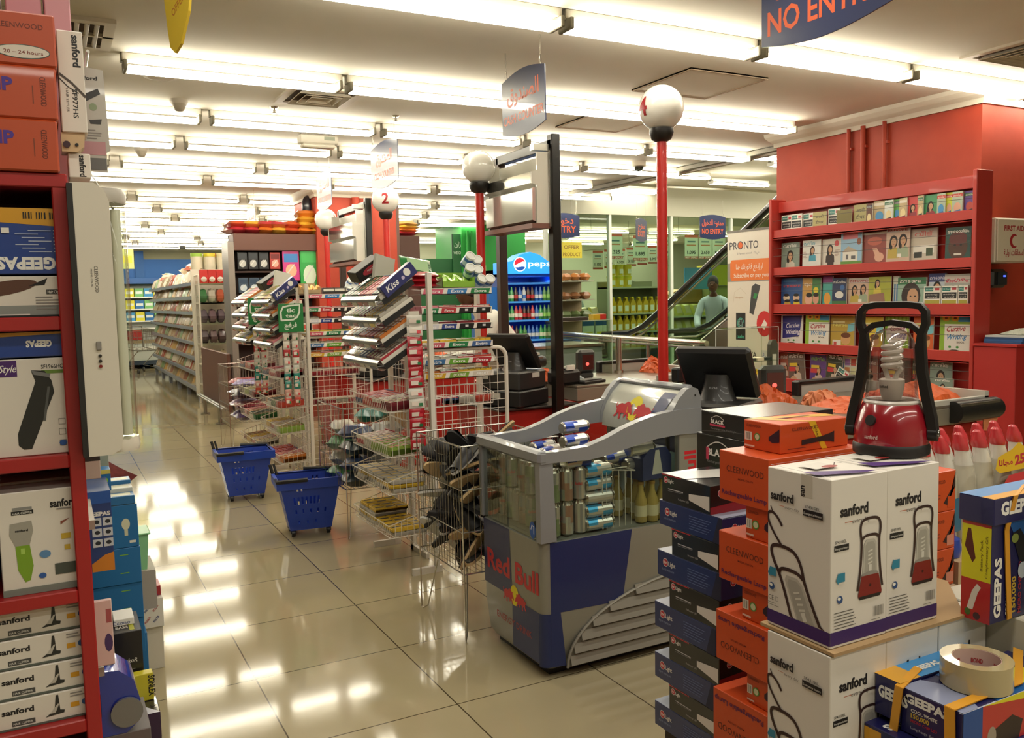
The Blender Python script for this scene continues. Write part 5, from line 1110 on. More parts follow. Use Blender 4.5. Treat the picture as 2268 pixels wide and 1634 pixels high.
mb.ell(F, .5, 1.12, .1, .12, M('c22a2c'), 20).d(F, [(.46, 1.1), (.5, 1.16), (.54, 1.12), (.5, 1.06)], WHITE)
mb.txt(F, 'KFC', .16, .6, .09, M('2a2a2c'), .22, .01, shear=.2).ell(F, .4, .66, .02, .03, M('d8b93a')).ell(F, .5, .58, .055, .075, M('c22a2c'), 18).ell(F, .5, .58, .02, .025, WHITE)
for q_ in range(4): mb.line(F, [(.43 + q_ * .012, .42), (.43 + q_ * .012, .34 + q_ * .008), (.46 + q_ * .01, .28 + q_ * .012), (.56, .27 + q_ * .012)], .004, M('3a3a3c'))
mb.rect(F, .4, .12, .3, .08, M('b5303a')).build('printed_sheet', t)
MB().box(-.06, -.02, 0, .08, BW_ + .02, .07, STEEL, .008).build('base_cassette', t); MB().cyl((.02, BW_ / 2, .06), (.02, BW_ / 2, 2.06), .01, STEEL, 8).build('support_pole', t); MB().box(-.004, -.005, 2.055, .012, BW_ + .005, 2.075, M('6a6760', .4)).build('top_rail', t)
# ================================================================ hanging signs
SB = M('2c3558', .3, coat=.35); SO = M('cf5a30', .45)
def chain(t, x, y, z0, z1):
    mb = MB(); n = max(2, int((z1 - z0) / .02)); cm = M('b9b4a6', .3, 1)
    for k in range(n):
        z = z0 + (z1 - z0) * k / n; a = .004; q = (a, 0) if k % 2 else (0, a)
        mb.tube([(x - q[0], y - q[1], z), (x - q[0], y - q[1], z + .018), (x + q[0], y + q[1], z + .018), (x + q[0], y + q[1], z)], .0011, cm, 4, loop=True)
    mb.build('chain', t)
def hang_sign(label, loc, w, h, rz, lines, chains=True, m=SB, bulge=.035, txtm=SO, side=.0, flip=False):
    """panel in local xz plane facing -y, curved top and bottom; chains to the ceiling"""
    t = thing('hanging_sign', label, 'hanging sign', loc, rz, 'blue hanging signs' if m is SB else None)
    P = [(-w / 2 + w * k / 12, -h / 2 - bulge * math.sin(PI * k / 12)) for k in range(13)] + [(w / 2 - w * k / 12, h / 2 + bulge * math.sin(PI * k / 12)) for k in range(13)]
    if side: P = [(-w / 2, h / 2 - side), (-w / 2, -h / 2)] + [(-w / 2 + w * k / 10, -h / 2 - bulge * math.sin(PI * k / 20)) for k in range(1, 11)][:0] + [(w / 2, -h / 2 + side), (w / 2, h / 2)]
    mb = MB().prism(P, -.003, .003, m, 'y'); F = Fr('-y', -w / 2, -.003, -h / 2, w / 2, .003, h / 2); B = Fr('+y', -w / 2, -.003, -h / 2, w / 2, .003, h / 2)
    for (s, u, v, hh, ww) in lines:
        for G in (F, B): mb.txt(G, s, u * w, v * h, hh, txtm, ww, .02, al='c')
    mb.build('panel', t)
    if chains:
        for sx in (-.4, .4):
            zt = h / 2 + bulge * .3; MB().tube([(sx * w, 0, zt - .01), (sx * w - .012, 0, zt + .02), (sx * w - .004, 0, zt + .05), (sx * w + .004, 0, zt + .05), (sx * w + .012, 0, zt + .02)], .0018, CHROME, 5, loop=True).build('hook', t)
            chain(t, sx * w, 0, zt + .05, CZ - loc[2])
    return t
CL = [(ar('الصندوق'), .5, .56, .085, .36), ('CASH COUNTER', .5, .16, .05, .46)]
for k, (y0, y1, z) in enumerate(((4.03, 4.52, 2.56), (6.23, 6.84, 2.54), (7.97, 8.46, 2.53))):
    hang_sign(['nearest blue cash counter sign hanging above the gum rack', 'second blue cash counter sign above globe two', 'third cash counter sign hanging above globe one'][k], (2.38, (y0 + y1) / 2, z), y1 - y0, .29, -PI / 2 + .0, CL)
hang_sign('farthest small cash counter sign hanging over the snack shelves', (2.3, 11.2, 2.5), .5, .29, -PI / 2, CL)
hang_sign('large blue no entry sign at the top right of the picture', (2.38, 2.17, 2.535), .56, .31, -PI / 2, [('NO ENTRY', .5, .1, .085, .5), (ar('ممنوع الدخول'), .5, .56, .085, .44)])
hang_sign('blue entry sign above the soft drinks fridge', (6.28, 10.2, 2.44), .5, .27, 0, [('ENTRY', .5, .16, .09, .38), (ar('دخول'), .5, .6, .09, .3)])
hang_sign('dark blue exit sign left of the nearest red pole', (7.58, 10.2, 2.4), .36, .27, .5, [('EXIT', .5, .16, .08, .24), (ar('مخرج'), .5, .58, .08, .22)])
hang_sign('blue no entry sign hanging beside the roll up banner', (8.91, 10.2, 2.465), .5, .3, 0, [('NO ENTRY', .5, .16, .08, .42), (ar('ممنوع الدخول'), .5, .6, .08, .42)])
YS = M('e0c03a', .4, coat=.3)
t = thing('hanging_sign', 'narrow yellow curved sign hanging at the top left', 'hanging sign', (.36, 2.75, 2.23), -1.2)
P = [(0, 0), (.025, -.02), (.06, .0), (.11, .08), (.14, .2), (.13, .42), (-.06, .42), (-.03, .2), (-.01, .05)]
mb = MB().prism(P, -.004, .004, YS, 'y'); F = Fr('-y', 0, -.004, 0, .1, .004, .4)
for k in range(4): mb.txt(F, ['OFFER', 'SPECIAL', 'BEST', 'HOT'][k], .06, .1 + .05 * k, .022, M('c0703a'), .08, al='c', rot=.5)
mb.build('panel', t); chain(t, .05, 0, .42, .64)
solo(MB().box(0, 0, 0, .26, .01, .34, M('d8df8a', .5)).rect(Fr('-y', 0, 0, 0, .26, .01, .34), .03, .1, .2, .12, M('e8e04a')), 'hanging_sign', 'pale yellow poster hanging at the far end of the aisle', 'hanging sign', (1.05, 16, 2.1))
chain_t = thing('hanging_wire', 'thin wire holding the pale yellow poster', 'wire', (1.18, 16, 2.44)); MB().cyl((0, 0, 0), (0, 0, .43), .003, STEEL, 5).build('wire', chain_t)

# ================================================================ brown shelf unit with hanging packs
BR = M('5f3a2e', .5); BRD = M('3a231c', .6)
t = thing('brown_shelf_unit', 'tall brown shelf unit with hanging packs before the far red pillar', 'shelf unit', (1.9, 10.55, 0))
MB().box(.05, .3, .2, 1.28, .34, 2.3, BRD).build('back_panel', t); MB().box(.05, .0, 2.1, 1.28, .34, 2.3, BR, .005).build('header', t); MB().box(-.02, .0, .2, .05, .4, 2.2, M('8a8078', .35, .5)).build('side_panel', t)
MB().box(1.26, 0, .2, 1.3, .4, 2.3, BR).build('side_panel', t)
for z in (1.86, 1.58, 1.3, 1.0, .7): MB().box(.05, .05, z - .02, 1.26, .3, z, BRD).build('shelf', t)
mb = MB().box(-.07, .1, .18, -.03, 2.1, .88, BR, .004); mb.build('low_side_panel', t)
mb = MB(); 
for x in (-.1, -.14): mb.cyl((x, .1, .22), (x, 2.15, .22), .018, STEEL, 8)
for y in (.5, 1.65): mb.cyl((-.12, y, 0), (-.12, y, .22), .025, STEEL, 10).cyl((-.12, y, 0), (-.12, y, .015), .06, STEEL, 12)
mb.build('bumper_rail', t)
def pack(w, h, c1, c2, c3):
    mb = MB().box(0, 0, 0, w, .02, h, M(c1, .3, coat=.4), .004); F = Fr('-y', 0, 0, 0, w, .02, h)
    mb.rect(F, w * .08, h * .62, w * .84, h * .28, M(c2, .4)).ell(F, w * .5, h * .34, w * .34, h * .22, M(c3, .3)).line(F, [(w * .2, h * .2), (w * .7, h * .55)], w * .07, M('d8d8d2')); return mb
k = 0
for lab, x, z, w, h, c in ([('black and silver razor pack', 1.99 + .125 * i, 1.88, .115, .2, ('1d1f22', '2c3036', 'b9b9b4')) for i in range(3)] + [('red pack', 2.37, 1.88, .12, .2, ('a33a34', '6a1f1f', 'd0a090')), ('pink and blue hand picture pack', 2.52, 1.74, .2, .36, ('c03a80', '3a78b8', 'e0b090')), ('green card of small packs', 2.73, 1.62, .23, .55, ('2f9a48', '3fae58', 'd8e8d0')), ('blue card of glue tubes', 2.99, 1.62, .2, .5, ('24406a', 'c8b83a', 'b9c4cc'))]
        + [('blue silver razor pack', 1.99 + .125 * i, 1.6, .115, .18, ('3a4a5c', '22384f', 'c4d0d8')) for i in range(3)] + [('red pack', 2.37, 1.6, .12, .18, ('a33a34', '6a1f1f', 'd0a090'))] + [('green and yellow torch pack', 2.0 + .13 * i, 1.32, .11, .24, ('33422a', '8a9a3a', '6fae3a')) for i in range(3)] + [('red card pack', 2.4 + .12 * i, 1.32, .1, .2, ('8a2a2a', 'c8c0b0', 'b04a3a')) for i in range(3)]
        + [('white and red box pack', 2.0 + .14 * i, 1.02, .12, .2, ('c9c2b4', 'b04a3c', '4a3a30')) for i in range(7)]):
    solo(pack(w, h, *c), 'hanging_pack', '%s, item %s on the brown shelf unit' % (lab, ORD[k % 29]), 'pack', (x, 10.581, z), 0, 'packs on the brown shelf unit'); k += 1
SNK = [('red', 'b3303a'), ('orange', 'd0742a'), ('yellow', 'd8a83a'), ('tan', 'b98a4a'), ('reddish orange', 'c2502a')]
for k in range(20):
    i = [0, 0, 1, 2, 4, 1, 2, 1, 4, 2, 0, 0, 4, 2, 1, 1, 2, 4, 1, 2][k]; lay = k // 8 if k < 16 else 2 + (k - 16) // 2
    x = 2.02 + (k % 8) * .16 if k < 16 else 2.85 + (k % 2) * .18
    solo(pouch(.26, .34, .09, M(SNK[i][1], .3, coat=.6), M(SNK[(i + 2) % 5][1], .3, coat=.6), seed=k), 'chips_bag', '%s chips bag, %s on top of the brown shelf unit' % (SNK[i][0], ORD[k]), 'bag', (x, 10.72, 2.345 + lay * .07), rnd.uniform(-.3, .3), 'chips bags on the brown unit')
solo(MB().ball((0, 0, 0), .11, M('1c1a26', .3, coat=.4), 12, 8, (.7, .6, 1.2)), 'plastic_bag', 'black plastic bag bundle beside the far red pillar top', 'bag', (2.9, 10.75, 2.66))
solo(MB().box(0, 0, 0, .3, .5, 2.38, M('5a3c30', .6), .005), 'brown_cabinet', 'brown cabinet right of the far red pillar', 'cabinet', (4.42, 11.6, 0))
for k in range(4): solo(pouch(.3, .34, .09, M(SNK[k % 5][1], .3, coat=.6), seed=k + 30), 'chips_bag', '%s chips bag, %s on the brown cabinet by the pillar' % (SNK[k % 5][0], ORD[k]), 'bag', (4.57, 11.8, 2.42 + k * .045), k * .2, 'chips bags on the brown cabinet')

# ================================================================ far grocery gondola
SHZ = (.2, .44, .67, .9, 1.13, 1.36, 1.59, 1.8)
t = thing('grocery_gondola', 'long grey grocery gondola full of snack bags down the aisle', 'shelving', (1.9, 13.75, 0)); GS = M('8c929c', .4, .3)
MB().box(.42, 0, .05, .46, 6.2, 2.0, M('c9c5ba', .6)).build('back_panel', t)
for z in SHZ: MB().box(0, 0, z - .03, .42, 6.2, z, GS).box(-.008, 0, z - .04, 0, 6.2, z + .01, M('7f8794', .35, .3)).build('shelf', t)
for k in range(6): MB().box(.02, k * 1.22, 0, .08, k * 1.22 + .04, .18, GS).build('foot', t)
MB().box(-.01, -.03, .1, .9, 0, 2.0, M('d9d3c4', .5)).build('end_panel', t)
bags = []
for i, (c, c2) in enumerate((('b59a78', 'cfc0a4'), ('a3845c', 'd8c8a8'), ('c4ab86', '8f5a3c'), ('9c8a6c', '7f9a5a'), ('b8604c', 'e0d4bc'), ('cbbf9e', 'c89a3c'))):
    o = solo(pouch(.24, .3, .1, M(c, .4, coat=.3), M(c2, .4, coat=.3), seed=i), 'snack_bag', 'x', 'bag'); bags.append(o)
bn = ['tan', 'brown', 'beige', 'olive', 'reddish', 'cream']
for s, z in enumerate(SHZ):
    for k in range(20):
        i = (s * 7 + k * 5 + (k * k) % 3) % 6; y = 13.9 + k * .31; hh = .16 if s < 7 else .2 + .12 * math.sin(k * .5)
        put(bags[i], 'bg%d' % i, (1.9 + .12, y, z + .085), (1.15, rnd.uniform(-.15, .15), PI / 2 - 3.14 + rnd.uniform(-.3, .3)), '%s snack bag, %s along the %s gondola shelf from below' % (bn[i], ORD[k], ORD[s]), 'snack bags on the gondola')
for k in range(16):
    i = (k * 5) % 6; dup(bags[i], (2.1 + (k % 2) * .1, 14.3 + k * .3, 1.98 + .1 * math.sin(k * .4 + 1)), (.3, rnd.uniform(-.2, .2), rnd.uniform(-.5, .5)), '%s snack bag, %s heaped on top of the gondola' % (bn[i], ORD[k]), 'snack bags heaped on the gondola')
for k in range(7):
    c = ['9ac04a', 'd8d8c8', 'd8c83a', 'c8443a', 'd8cfa0', 'e0d84a', 'd07a4a'][k]
    mb = MB().lathe([(.001, 0), (.08, 0), (.085, .02), (.085, .2), (.001, .21)], M('e0d8c0', .4, coat=.3), 14).lathe([(.088, .2), (.088, .25), (.001, .25)], M(c, .4), 14)
    solo(mb, 'food_tub', '%s lidded food tub, %s from left atop the gondola end' % (['green', 'white', 'yellow', 'red', 'cream', 'bright yellow', 'orange'][k], ORD[k]), 'tub', (2.02 + k * .085 * 1.1, 13.95 + (k % 2) * .2, 2.0), 0, 'food tubs')
# wire end cap in front of the gondola
t = thing('wire_endcap_rack', 'clear shelved wire rack at the near end of the grocery gondola', 'display rack', (1.93, 13.25, 0)); 
g = grid_panel(.5, 1.9, M('d6d0c2', .4), .1, .012, .02).build('wire_panel', t); g.location = (0, .4, 0)
g = grid_panel(.38, 1.9, M('d6d0c2', .4), .1, .012, .02).build('wire_panel', t); g.location = (0, 0, 0); g.rotation_euler = (0, 0, PI / 2)
for z in (.3, .6, .9, 1.2, 1.5, 1.78): MB().box(0, 0, z - .02, .52, .38, z, M('d2ccb8', .4)).box(0, -.005, z - .02, .52, 0, z + .06, ACRYL).build('shelf', t)
for k in range(4):
    mb = MB().box(0, 0, 0, .11, .1, .2, M('c02c28', .4), .003); F = Fr('-y', 0, 0, 0, .11, .1, .2); mb.ell(F, .055, .06, .04, .04, WHITE).txt(F, 'KitKat', .055, .045, .02, M('c02c28'), .065, al='c')
    solo(mb, 'chocolate_box_red', 'red and white chocolate box, %s of four side by side' % ORD[k], 'box', (1.96 + k * .115, 13.3, 1.78), 0, 'red chocolate boxes')
for s, z in enumerate((.3, .6, .9, 1.2, 1.5)):
    for k in range(4):
        c = [['7a5a4a', '9a8a6c', '5c3a34', 'b0a48c'], ['d2c8a4', '8a7a5c', 'b9ae90', 'cbbf98'], ['3f2c34', '5a3f44', '4a3238', '6a4a4c'], ['4a3a48', '6a4f5a', '54404e', '705a60'], ['3f7a4a', 'c9c4b4', 'c05a3a', 'b08a4a']][s][k]
        solo(pouch(.12, .2, .2, M(c, .35, coat=.4), seed=s * 4 + k), 'packaged_snack', '%s packaged snack, %s from left on %s shelf of wire end rack' % (['brown', 'cream', 'dark', 'violet', 'mixed colour'][s], ORD[k], ORD[s]), 'packet', (2.0 + k * .12, 13.42, z + .1), 0, 'snacks in the wire end rack')
# ================================================================ far wall: dairy shelves, freezer, trolley
t = thing('dairy_cabinet', 'blue topped open dairy cabinet at the far end wall', 'refrigerated cabinet', (-1.2, 22.1, 0)); CB_ = M('1e4f8c', .45)
MB().box(0, .35, .1, 4.4, .6, 2.1, M('cfd4cf', .5)).build('back', t); MB().box(0, -.05, 1.98, 4.4, .6, 2.12, CB_, .01).build('canopy', t)
for z in (1.68, 1.4, 1.12, .95): MB().box(0, 0, z - .03, 4.4, .4, z, M('e9ebe4', .4)).build('shelf', t)
MB().box(0, -.3, .1, 4.4, .1, .62, M('b7bdb6', .4), .02).box(0, -.32, .1, 4.4, -.3, .2, M('1f3040', .5)).box(0, -.33, .45, 4.4, -.3, .52, M('e3e3da', .4)).build('base_bin', t); MB().box(0, -.3, .6, 4.4, .3, .66, M('8a7a5a', .7)).build('bin_tray', t)
for s, z in enumerate((1.68, 1.4, 1.12)):
    for k in range(10):
        c = [('yellow', 'd8d03a'), ('green', '6fae6a'), ('blue', '3a8ac0'), ('deep blue', '2a6aa8'), ('pale blue', '8ab8d0')][(k * 3 + s * 2) % 5 if s else (k % 3)]
        mb = MB().box(0, 0, 0, .19, .15, .2, M(c[1], .5)).rect(Fr('-y', 0, 0, 0, .19, .15, .2), .02, .07, .15, .06, M('dfe8e0'))
        solo(mb, 'dairy_carton', '%s dairy carton, %s along the %s shelf at the far wall' % (c[0], ORD[k], ['top', 'middle', 'low'][s]), 'carton', (.35 + k * .205, 22.13, z), 0, 'dairy cartons')
t = thing('shopping_trolley', 'chrome shopping trolley parked at the far end of the aisle', 'shopping trolley', (1.7, 20.6, 0), .3); wm = M('8f8a80', .4, .6)
mb = MB()
for z, e in ((.5, 0), (.65, .02), (.8, .04), (.92, .06)): mb.tube([(-.22 - e, -.4, z), (.22 + e, -.4, z), (.25 + e, .4, z + .05), (-.25 - e, .4, z + .05)], .006, wm, 5, loop=True)
for k in range(9):
    for sx in (-1, 1): mb.tube([(sx * .22, -.4 + k * .1, .5), (sx * .28, -.4 + k * .1, .94)], .004, wm, 4)
for k in range(5): mb.tube([(-.2 + k * .1, -.4, .5), (-.2 + k * .1, -.4, .92)], .004, wm, 4).tube([(-.2 + k * .1, -.4, .5), (-.2 + k * .1, .4, .55)], .004, wm, 4)
mb.build('basket_cage', t)
MB().tube([(-.25, .4, .55), (-.25, .45, 1.02), (.25, .45, 1.02), (.25, .4, .55)], .014, wm, 8).build('handle', t); MB().box(-.15, .2, .72, .15, .36, .92, M('a02a28', .5)).build('child_seat', t)
MB().tube([(-.2, -.4, .5), (-.2, .35, .15), (-.22, -.35, .12)], .01, wm, 6).tube([(.2, -.4, .5), (.2, .35, .15), (.22, -.35, .12)], .01, wm, 6).build('undercarriage', t)
for sx in (-.2, .2):
    for y in (-.36, .34): MB().cyl((sx - .012, y, .05), (sx + .012, y, .05), .05, M('3a3a38', .5), 12).build('wheel', t)

# ================================================================ drinks fridge with lit sign
t = thing('drinks_fridge', 'tall blue soft drinks fridge with curved lit sign', 'fridge', (5.5, 10.6, 0)); PB = M('17489c', .35, coat=.3); W_ = .86
MB().box(0, .04, .05, .03, .7, 1.86, PB).box(W_ - .03, .04, .05, W_, .7, 1.86, PB).box(0, .66, .05, W_, .7, 1.86, PB).box(0, .0, .05, W_, .7, .3, PB, .01).box(0, 0, 1.76, W_, .7, 1.86, PB).box(-.0, 0, .3, .03, .04, 1.86, PB).box(W_ - .03, 0, .3, W_, .04, 1.86, PB).build('cabinet', t)
MB().box(-.14, .1, 0, -.02, .7, 1.62, M('2a6ab8', .35)).build('side_extension', t); MB().box(.02, .05, 0, W_ - .02, .68, .05, BLACK).build('plinth', t)
PBL = M('2a8ae0', .3, emit=1.1); P = [(-.02, 1.8), (W_ + .04, 1.8), (W_ + .04, 1.96), (W_ * .84, 1.97), (W_ * .68, 2.06), (W_ * .5, 2.1), (W_ * .32, 2.06), (W_ * .16, 1.97), (-.02, 1.95)]
mb = MB().prism(P, -.05, .2, PBL, 'y'); F = Fr('-y', 0, -.05, 1.8, W_, .2, 2.1); wl = M('f4f6fa', .3, emit=1.3)
mb.ell(F, .27, .13, .1, .1, wl, 24); a0 = -.35
up = [(.27 + .088 * math.cos(a), .13 + .088 * math.sin(a)) for a in [.35 + (PI - .1) * k / 12 for k in range(13)]]; mb.d(F, up + [(.2, .12), (.27, .15), (.32, .17)], M('c8283a', .3, emit=.6))
lo = [(.27 + .088 * math.cos(a), .13 + .088 * math.sin(a)) for a in [PI + .5 + (PI - .9) * k / 10 for k in range(11)]]; mb.d(F, lo + [(.3, .1), (.24, .09)], M('1f4fa8', .3, emit=.5))
mb.txt(F, 'pepsi', .4, .1, .085, wl, .4, .01); mb.build('lit_sign', t)
for z in (1.68, 1.42, 1.16, .88, .6): MB().box(.03, .04, z - .025, W_ - .03, .6, z, M('3f86d0', .4, emit=.25)).build('shelf', t)
area('fridge_lamp', (5.5 + W_ / 2, 10.72, 1.72), .7, .05, 9, (.9, .95, 1))
bt = []
for i, (c, c2) in enumerate((('1f5aa8', 'c8d0d8'), ('2f8a4a', 'd8e0c8'), ('b02c34', 'e0d8d0'), ('3a2018', 'b02c34'), ('3f7a3c', '8ac060'), ('b9c0c4', '3a6ab0'))):
    mb = MB().lathe([(.001, 0), (.03, 0), (.032, .01), (.032, .12), (.014, .17), (.014, .2), (.001, .2)], M(c, .3, coat=.4), 10).lathe([(.033, .04), (.033, .09)], M(c2, .4), 10); bt.append(solo(mb, 'soda_bottle', 'x', 'bottle'))
bnm = ['blue', 'green', 'red', 'cola', 'leaf green', 'silver blue']
for s, z in enumerate((1.42, 1.16, .88, .6)):
    for k in range(12):
        i = [(5, 1, 1, 3, 0, 5, 3, 3, 0, 0, 4, 4), (4, 1, 1, 2, 2, 3, 3, 2, 0, 1, 4, 4), (1, 3, 2, 3, 1, 4, 0, 0, 0, 1, 1, 1), (2, 2, 3, 2, 3, 3, 3, 2, 3, 3, 3, 2)][s][k]
        put(bt[i], 'bt%d' % i, (5.5 + .065 + k * .066, 10.68, z), 0, '%s soda bottle, %s from left on %s shelf of the fridge' % (bnm[i], ORD[k], ORD[s]), 'soda bottles in the fridge')

# ================================================================ escalator
t = thing('escalator', 'glass sided escalator with black handrails rising towards the camera', 'escalator', (6.85, 9.7, 0))
def esc(xo, part):
    pts = [(xo, .45, .72), (xo, .5, .84), (xo, .42, .93), (xo, .1, .95), (xo, -.2, .965), (xo, -.5, 1.06), (xo, -.9, 1.28), (xo, -2.0, 1.93), (xo, -3.2, 2.64), (xo, -4.9, 3.64)]
    MB().tube(pts, .04, M('15130f', .3, coat=.3), 8).build('handrail', t)
    MB().tube([(p[0], p[1], p[2] - .09) for p in pts[2:]], .015, CHROME, 6).build('rail_track', t)
    MB().prism([(p[1], p[2] - .1) for p in pts[2:]] + [(-4.9, 2.7), (-.9, .42), (-.5, .2), (.42, .2)], xo - .005, xo + .005, PEARL, 'x').build('glass_panel', t)
    MB().prism([(.6, 0), (.6, .2), (-.5, .2), (-.9, .42), (-4.9, 2.75), (-4.9, 2.4), (-.6, 0)], xo - .06, xo + .06, STEEL, 'x').build('skirt', t)
    MB().tube([(xo, p[0], p[1]) for p in ((.4, .25), (-.5, .25), (-.9, .47), (-4.9, 2.8))], .02, CHROME, 6).build('decking', t)
esc(0, 0); esc(1.15, 1)
mb = MB()
for k in range(16): mb.box(.08, -.6 - k * .26, .02 + k * .15, 1.07, -.34 - k * .26, .17 + k * .15, M('6a6a66', .4, .5))
mb.build('steps', t)
# glass barrier with steel rail
t = thing('glass_barrier', 'glass barrier with steel top rail beside the escalator', 'barrier', (6.0, 6.3, 0))
MB().cyl((-.28, .34, .98), (.0, 3.6, .98), .03, CHROME, 10).cyl((-.35, -.3, .93), (.0, 3.6, .93), .016, CHROME, 8).build('top_rail', t); MB().add([(-.28, .34, .1), (0, 3.6, .1), (0, 3.6, .93), (-.28, .34, .93)], [(0, 1, 2, 3)], PEARL).build('glass_panel', t)
for k in range(4): MB().cyl((-.28 + k * .093, .34 + k * 1.08, 0), (-.28 + k * .093, .34 + k * 1.08, .95), .022, CHROME, 10).build('post', t)
MB().box(-.3, .34, 0, .02, 3.6, .1, M('2a2622', .5)).build('plinth', t)

# ================================================================ glazed shop beyond
gt = MB(); struct(MB().box(7.3, 12.44, .05, 13.6, 12.46, 2.9, PEARL), 'window_1')
mb = MB()
for x in (7.3, 8.57, 9.9, 11.3, 12.6, 13.6): mb.box(x - .025, 12.41, 0, x + .025, 12.49, 2.95, M('d5d9cd', .4))
mb.box(7.3, 12.4, 2.85, 13.6, 12.5, 3.35, M('c4c2ae', .6)); struct(mb, 'trim_12')
struct(MB().box(13.6, 7, 0, 13.75, 12.5, 3.5, M('c9c9b4', .6)).box(7.0, 18.9, 0, 18, 19.0, 2.85, M('b5baa4', .7)), 'wall_far')
for k, (x, z, txt_, m2) in enumerate([(8.8, 2.33, '1.325', 0), (9.34, 2.3, '1.895', 0), (9.86, 2.33, '2.140', 0), (10.5, 2.33, '1.095', 0), (10.83, 2.33, '2.650', 0), (11.16, 2.33, '8.000', 0), (12.0, 2.33, '1.450', 0)] + [(8.9 + i * .25, 2.12 + .02 * i, ['1.100', '1.250', '6.500', '3.150', '1.210', '2.095'][i], 1) for i in range(6)]):
    w, h = (.31, .44) if not m2 else (.22, .34); y = 12.6 if not m2 else 13.3
    mb = MB().box(-w / 2, 0, -h / 2, w / 2, .004, h / 2, M('c9cbbb' if not m2 else 'e3e4da', .5)); F = Fr('-y', -w / 2, 0, -h / 2, w / 2, .004, h / 2)
    mb.rect(F, 0, h * .88, w, h * .12, M('c8563a')).rect(F, 0, 0, w, h * .1, M('a8483c')).rect(F, w * .2, h * .68, w * .6, h * .06, M('4a6a70')).rect(F, w * .15, h * .54, w * .7, h * .05, M('b9704a')).txt(F, txt_, w * .5, h * .2, h * .14, M('22282a'), w * .65, .03, al='c')
    if not m2: mb.txt(F, 'BEST DEALS', w * .5, h * .02, h * .06, WHITE, w * .9, .01, al='c')
    solo(mb, 'price_poster', '%s hanging price poster, %s from left in the %s row behind the glass' % (['grey', 'white'][m2], ORD[k - 7 * m2], ['front', 'rear'][m2]), 'poster', (x, y, z), 0, 'price posters')
t = thing('poster_rail', 'thin wire rail carrying the hanging price posters', 'rail', (8, 12.6, 2.55)); MB().cyl((0, 0, 0), (5.4, 0, 0), .006, STEEL, 6).build('rail', t)
for x in (.3, 2.2, 4.2): MB().cyl((x, 0, 0), (x, 0, .5), .004, STEEL, 5).build('hanger', t)
t = thing('poster_rail', 'second wire rail behind, carrying the white posters', 'rail', (8.6, 13.3, 2.34)); MB().cyl((0, 0, -.05), (2, 0, .08), .006, STEEL, 6).build('rail', t); MB().cyl((1, 0, 0), (1, 0, .5), .004, STEEL, 5).build('hanger', t)
solo(MB().box(0, 0, 0, .4, .01, .26, M('d8c83a', .4)).txt(Fr('-y', 0, 0, 0, .4, .01, .26), 'PRODUCT', .2, .03, .06, M('8a6a1a'), .34, .02, al='c').txt(Fr('-y', 0, 0, 0, .4, .01, .26), 'OFFER', .2, .15, .06, M('8a6a1a'), .3, .02, al='c'), 'product_sign', 'yellow product sign hanging right of the drinks fridge', 'sign', (7.45, 12.2, 2.1))
MB().cyl((7.65, 12.2, 2.36), (7.65, 12.2, 3.4), .004, STEEL, 5).build('wire', None)['kind'] = 'structure'
def shelfrow(name, label, x0, x1, y, zs, d=.4, c='8a8a70'):
    t = thing(name, label, 'shelving', (x0, y, 0)); m = M(c, .5)
    MB().box(0, d, 0, x1 - x0, d + .03, zs[-1] + .1, m).build('back_panel', t)
    for z in zs: MB().box(0, 0, z - .03, x1 - x0, d, z, M('a9a690', .5)).build('shelf', t)
    for x in (0, x1 - x0 - .03): MB().box(x, 0, 0, x + .03, d, zs[-1], m).build('upright', t)
shelfrow('oil_shelf', 'shelf stacked with yellow cooking oil behind the glass', 8.95, 10.2, 13.0, (.5, .8, 1.14, 1.62))
shelfrow('grocery_shelf', 'low shelf of yellow bags behind the escalator', 10.25, 13.2, 13.0, (.4, .76, 1.05))
shelfrow('grocery_shelf', 'pale low shelf left of the cooking oil', 7.4, 8.9, 13.0, (.4, .76, 1.15))
OILM = M('c8a02a', .25, coat=.5)
def oil():
    return MB().prism([(-.06, 0), (.06, 0), (.065, .15), (.05, .2), (.02, .24), (.02, .27), (-.02, .27), (-.02, .24), (-.05, .2), (-.065, .15)], -.04, .04, OILM, 'y').box(-.024, -.024, .27, .024, .024, .295, M('d8c02a', .4)).rect(Fr('-y', -.06, -.04, 0, .06, .04, .2), .02, .04, .08, .1, M('e0ddd0'))
OI = solo(oil(), 'oil_bottle', 'x', 'bottle'); TB = solo(MB().lathe([(.001, 0), (.07, 0), (.08, .17), (.001, .17)], M('d8c23a', .4, coat=.3), 14).lathe([(.084, .17), (.084, .2), (.001, .2)], M('c9c02a', .4), 14).rect(Fr('-y', -.04, -.078, .04, .04, 0, .14), 0, 0, .08, .08, M('e4e0d0')), 'margarine_tub', 'x', 'tub'); YB = solo(pouch(.2, .26, .12, M('c4b44a', .4, coat=.3), M('b5a07a', .4), seed=77), 'flour_bag', 'x', 'bag')
for s, z in enumerate((.5, .8, 1.14)):
    for k in range(8): put(OI, 'oi', (9.06 + k * .145, 13.08, z), 0, 'cooking oil bottle, %s from left on %s shelf behind the glass' % (ORD[k], ORD[s]), 'cooking oil bottles')
for k in range(6): put(TB, 'tb', (9.06 + (k % 3) * .18, 13.12, 1.62 + (k // 3) * .205), 0, 'yellow tub, %s from left in %s layer above the cooking oil' % (ORD[k % 3], ORD[k // 3]), 'yellow tubs')
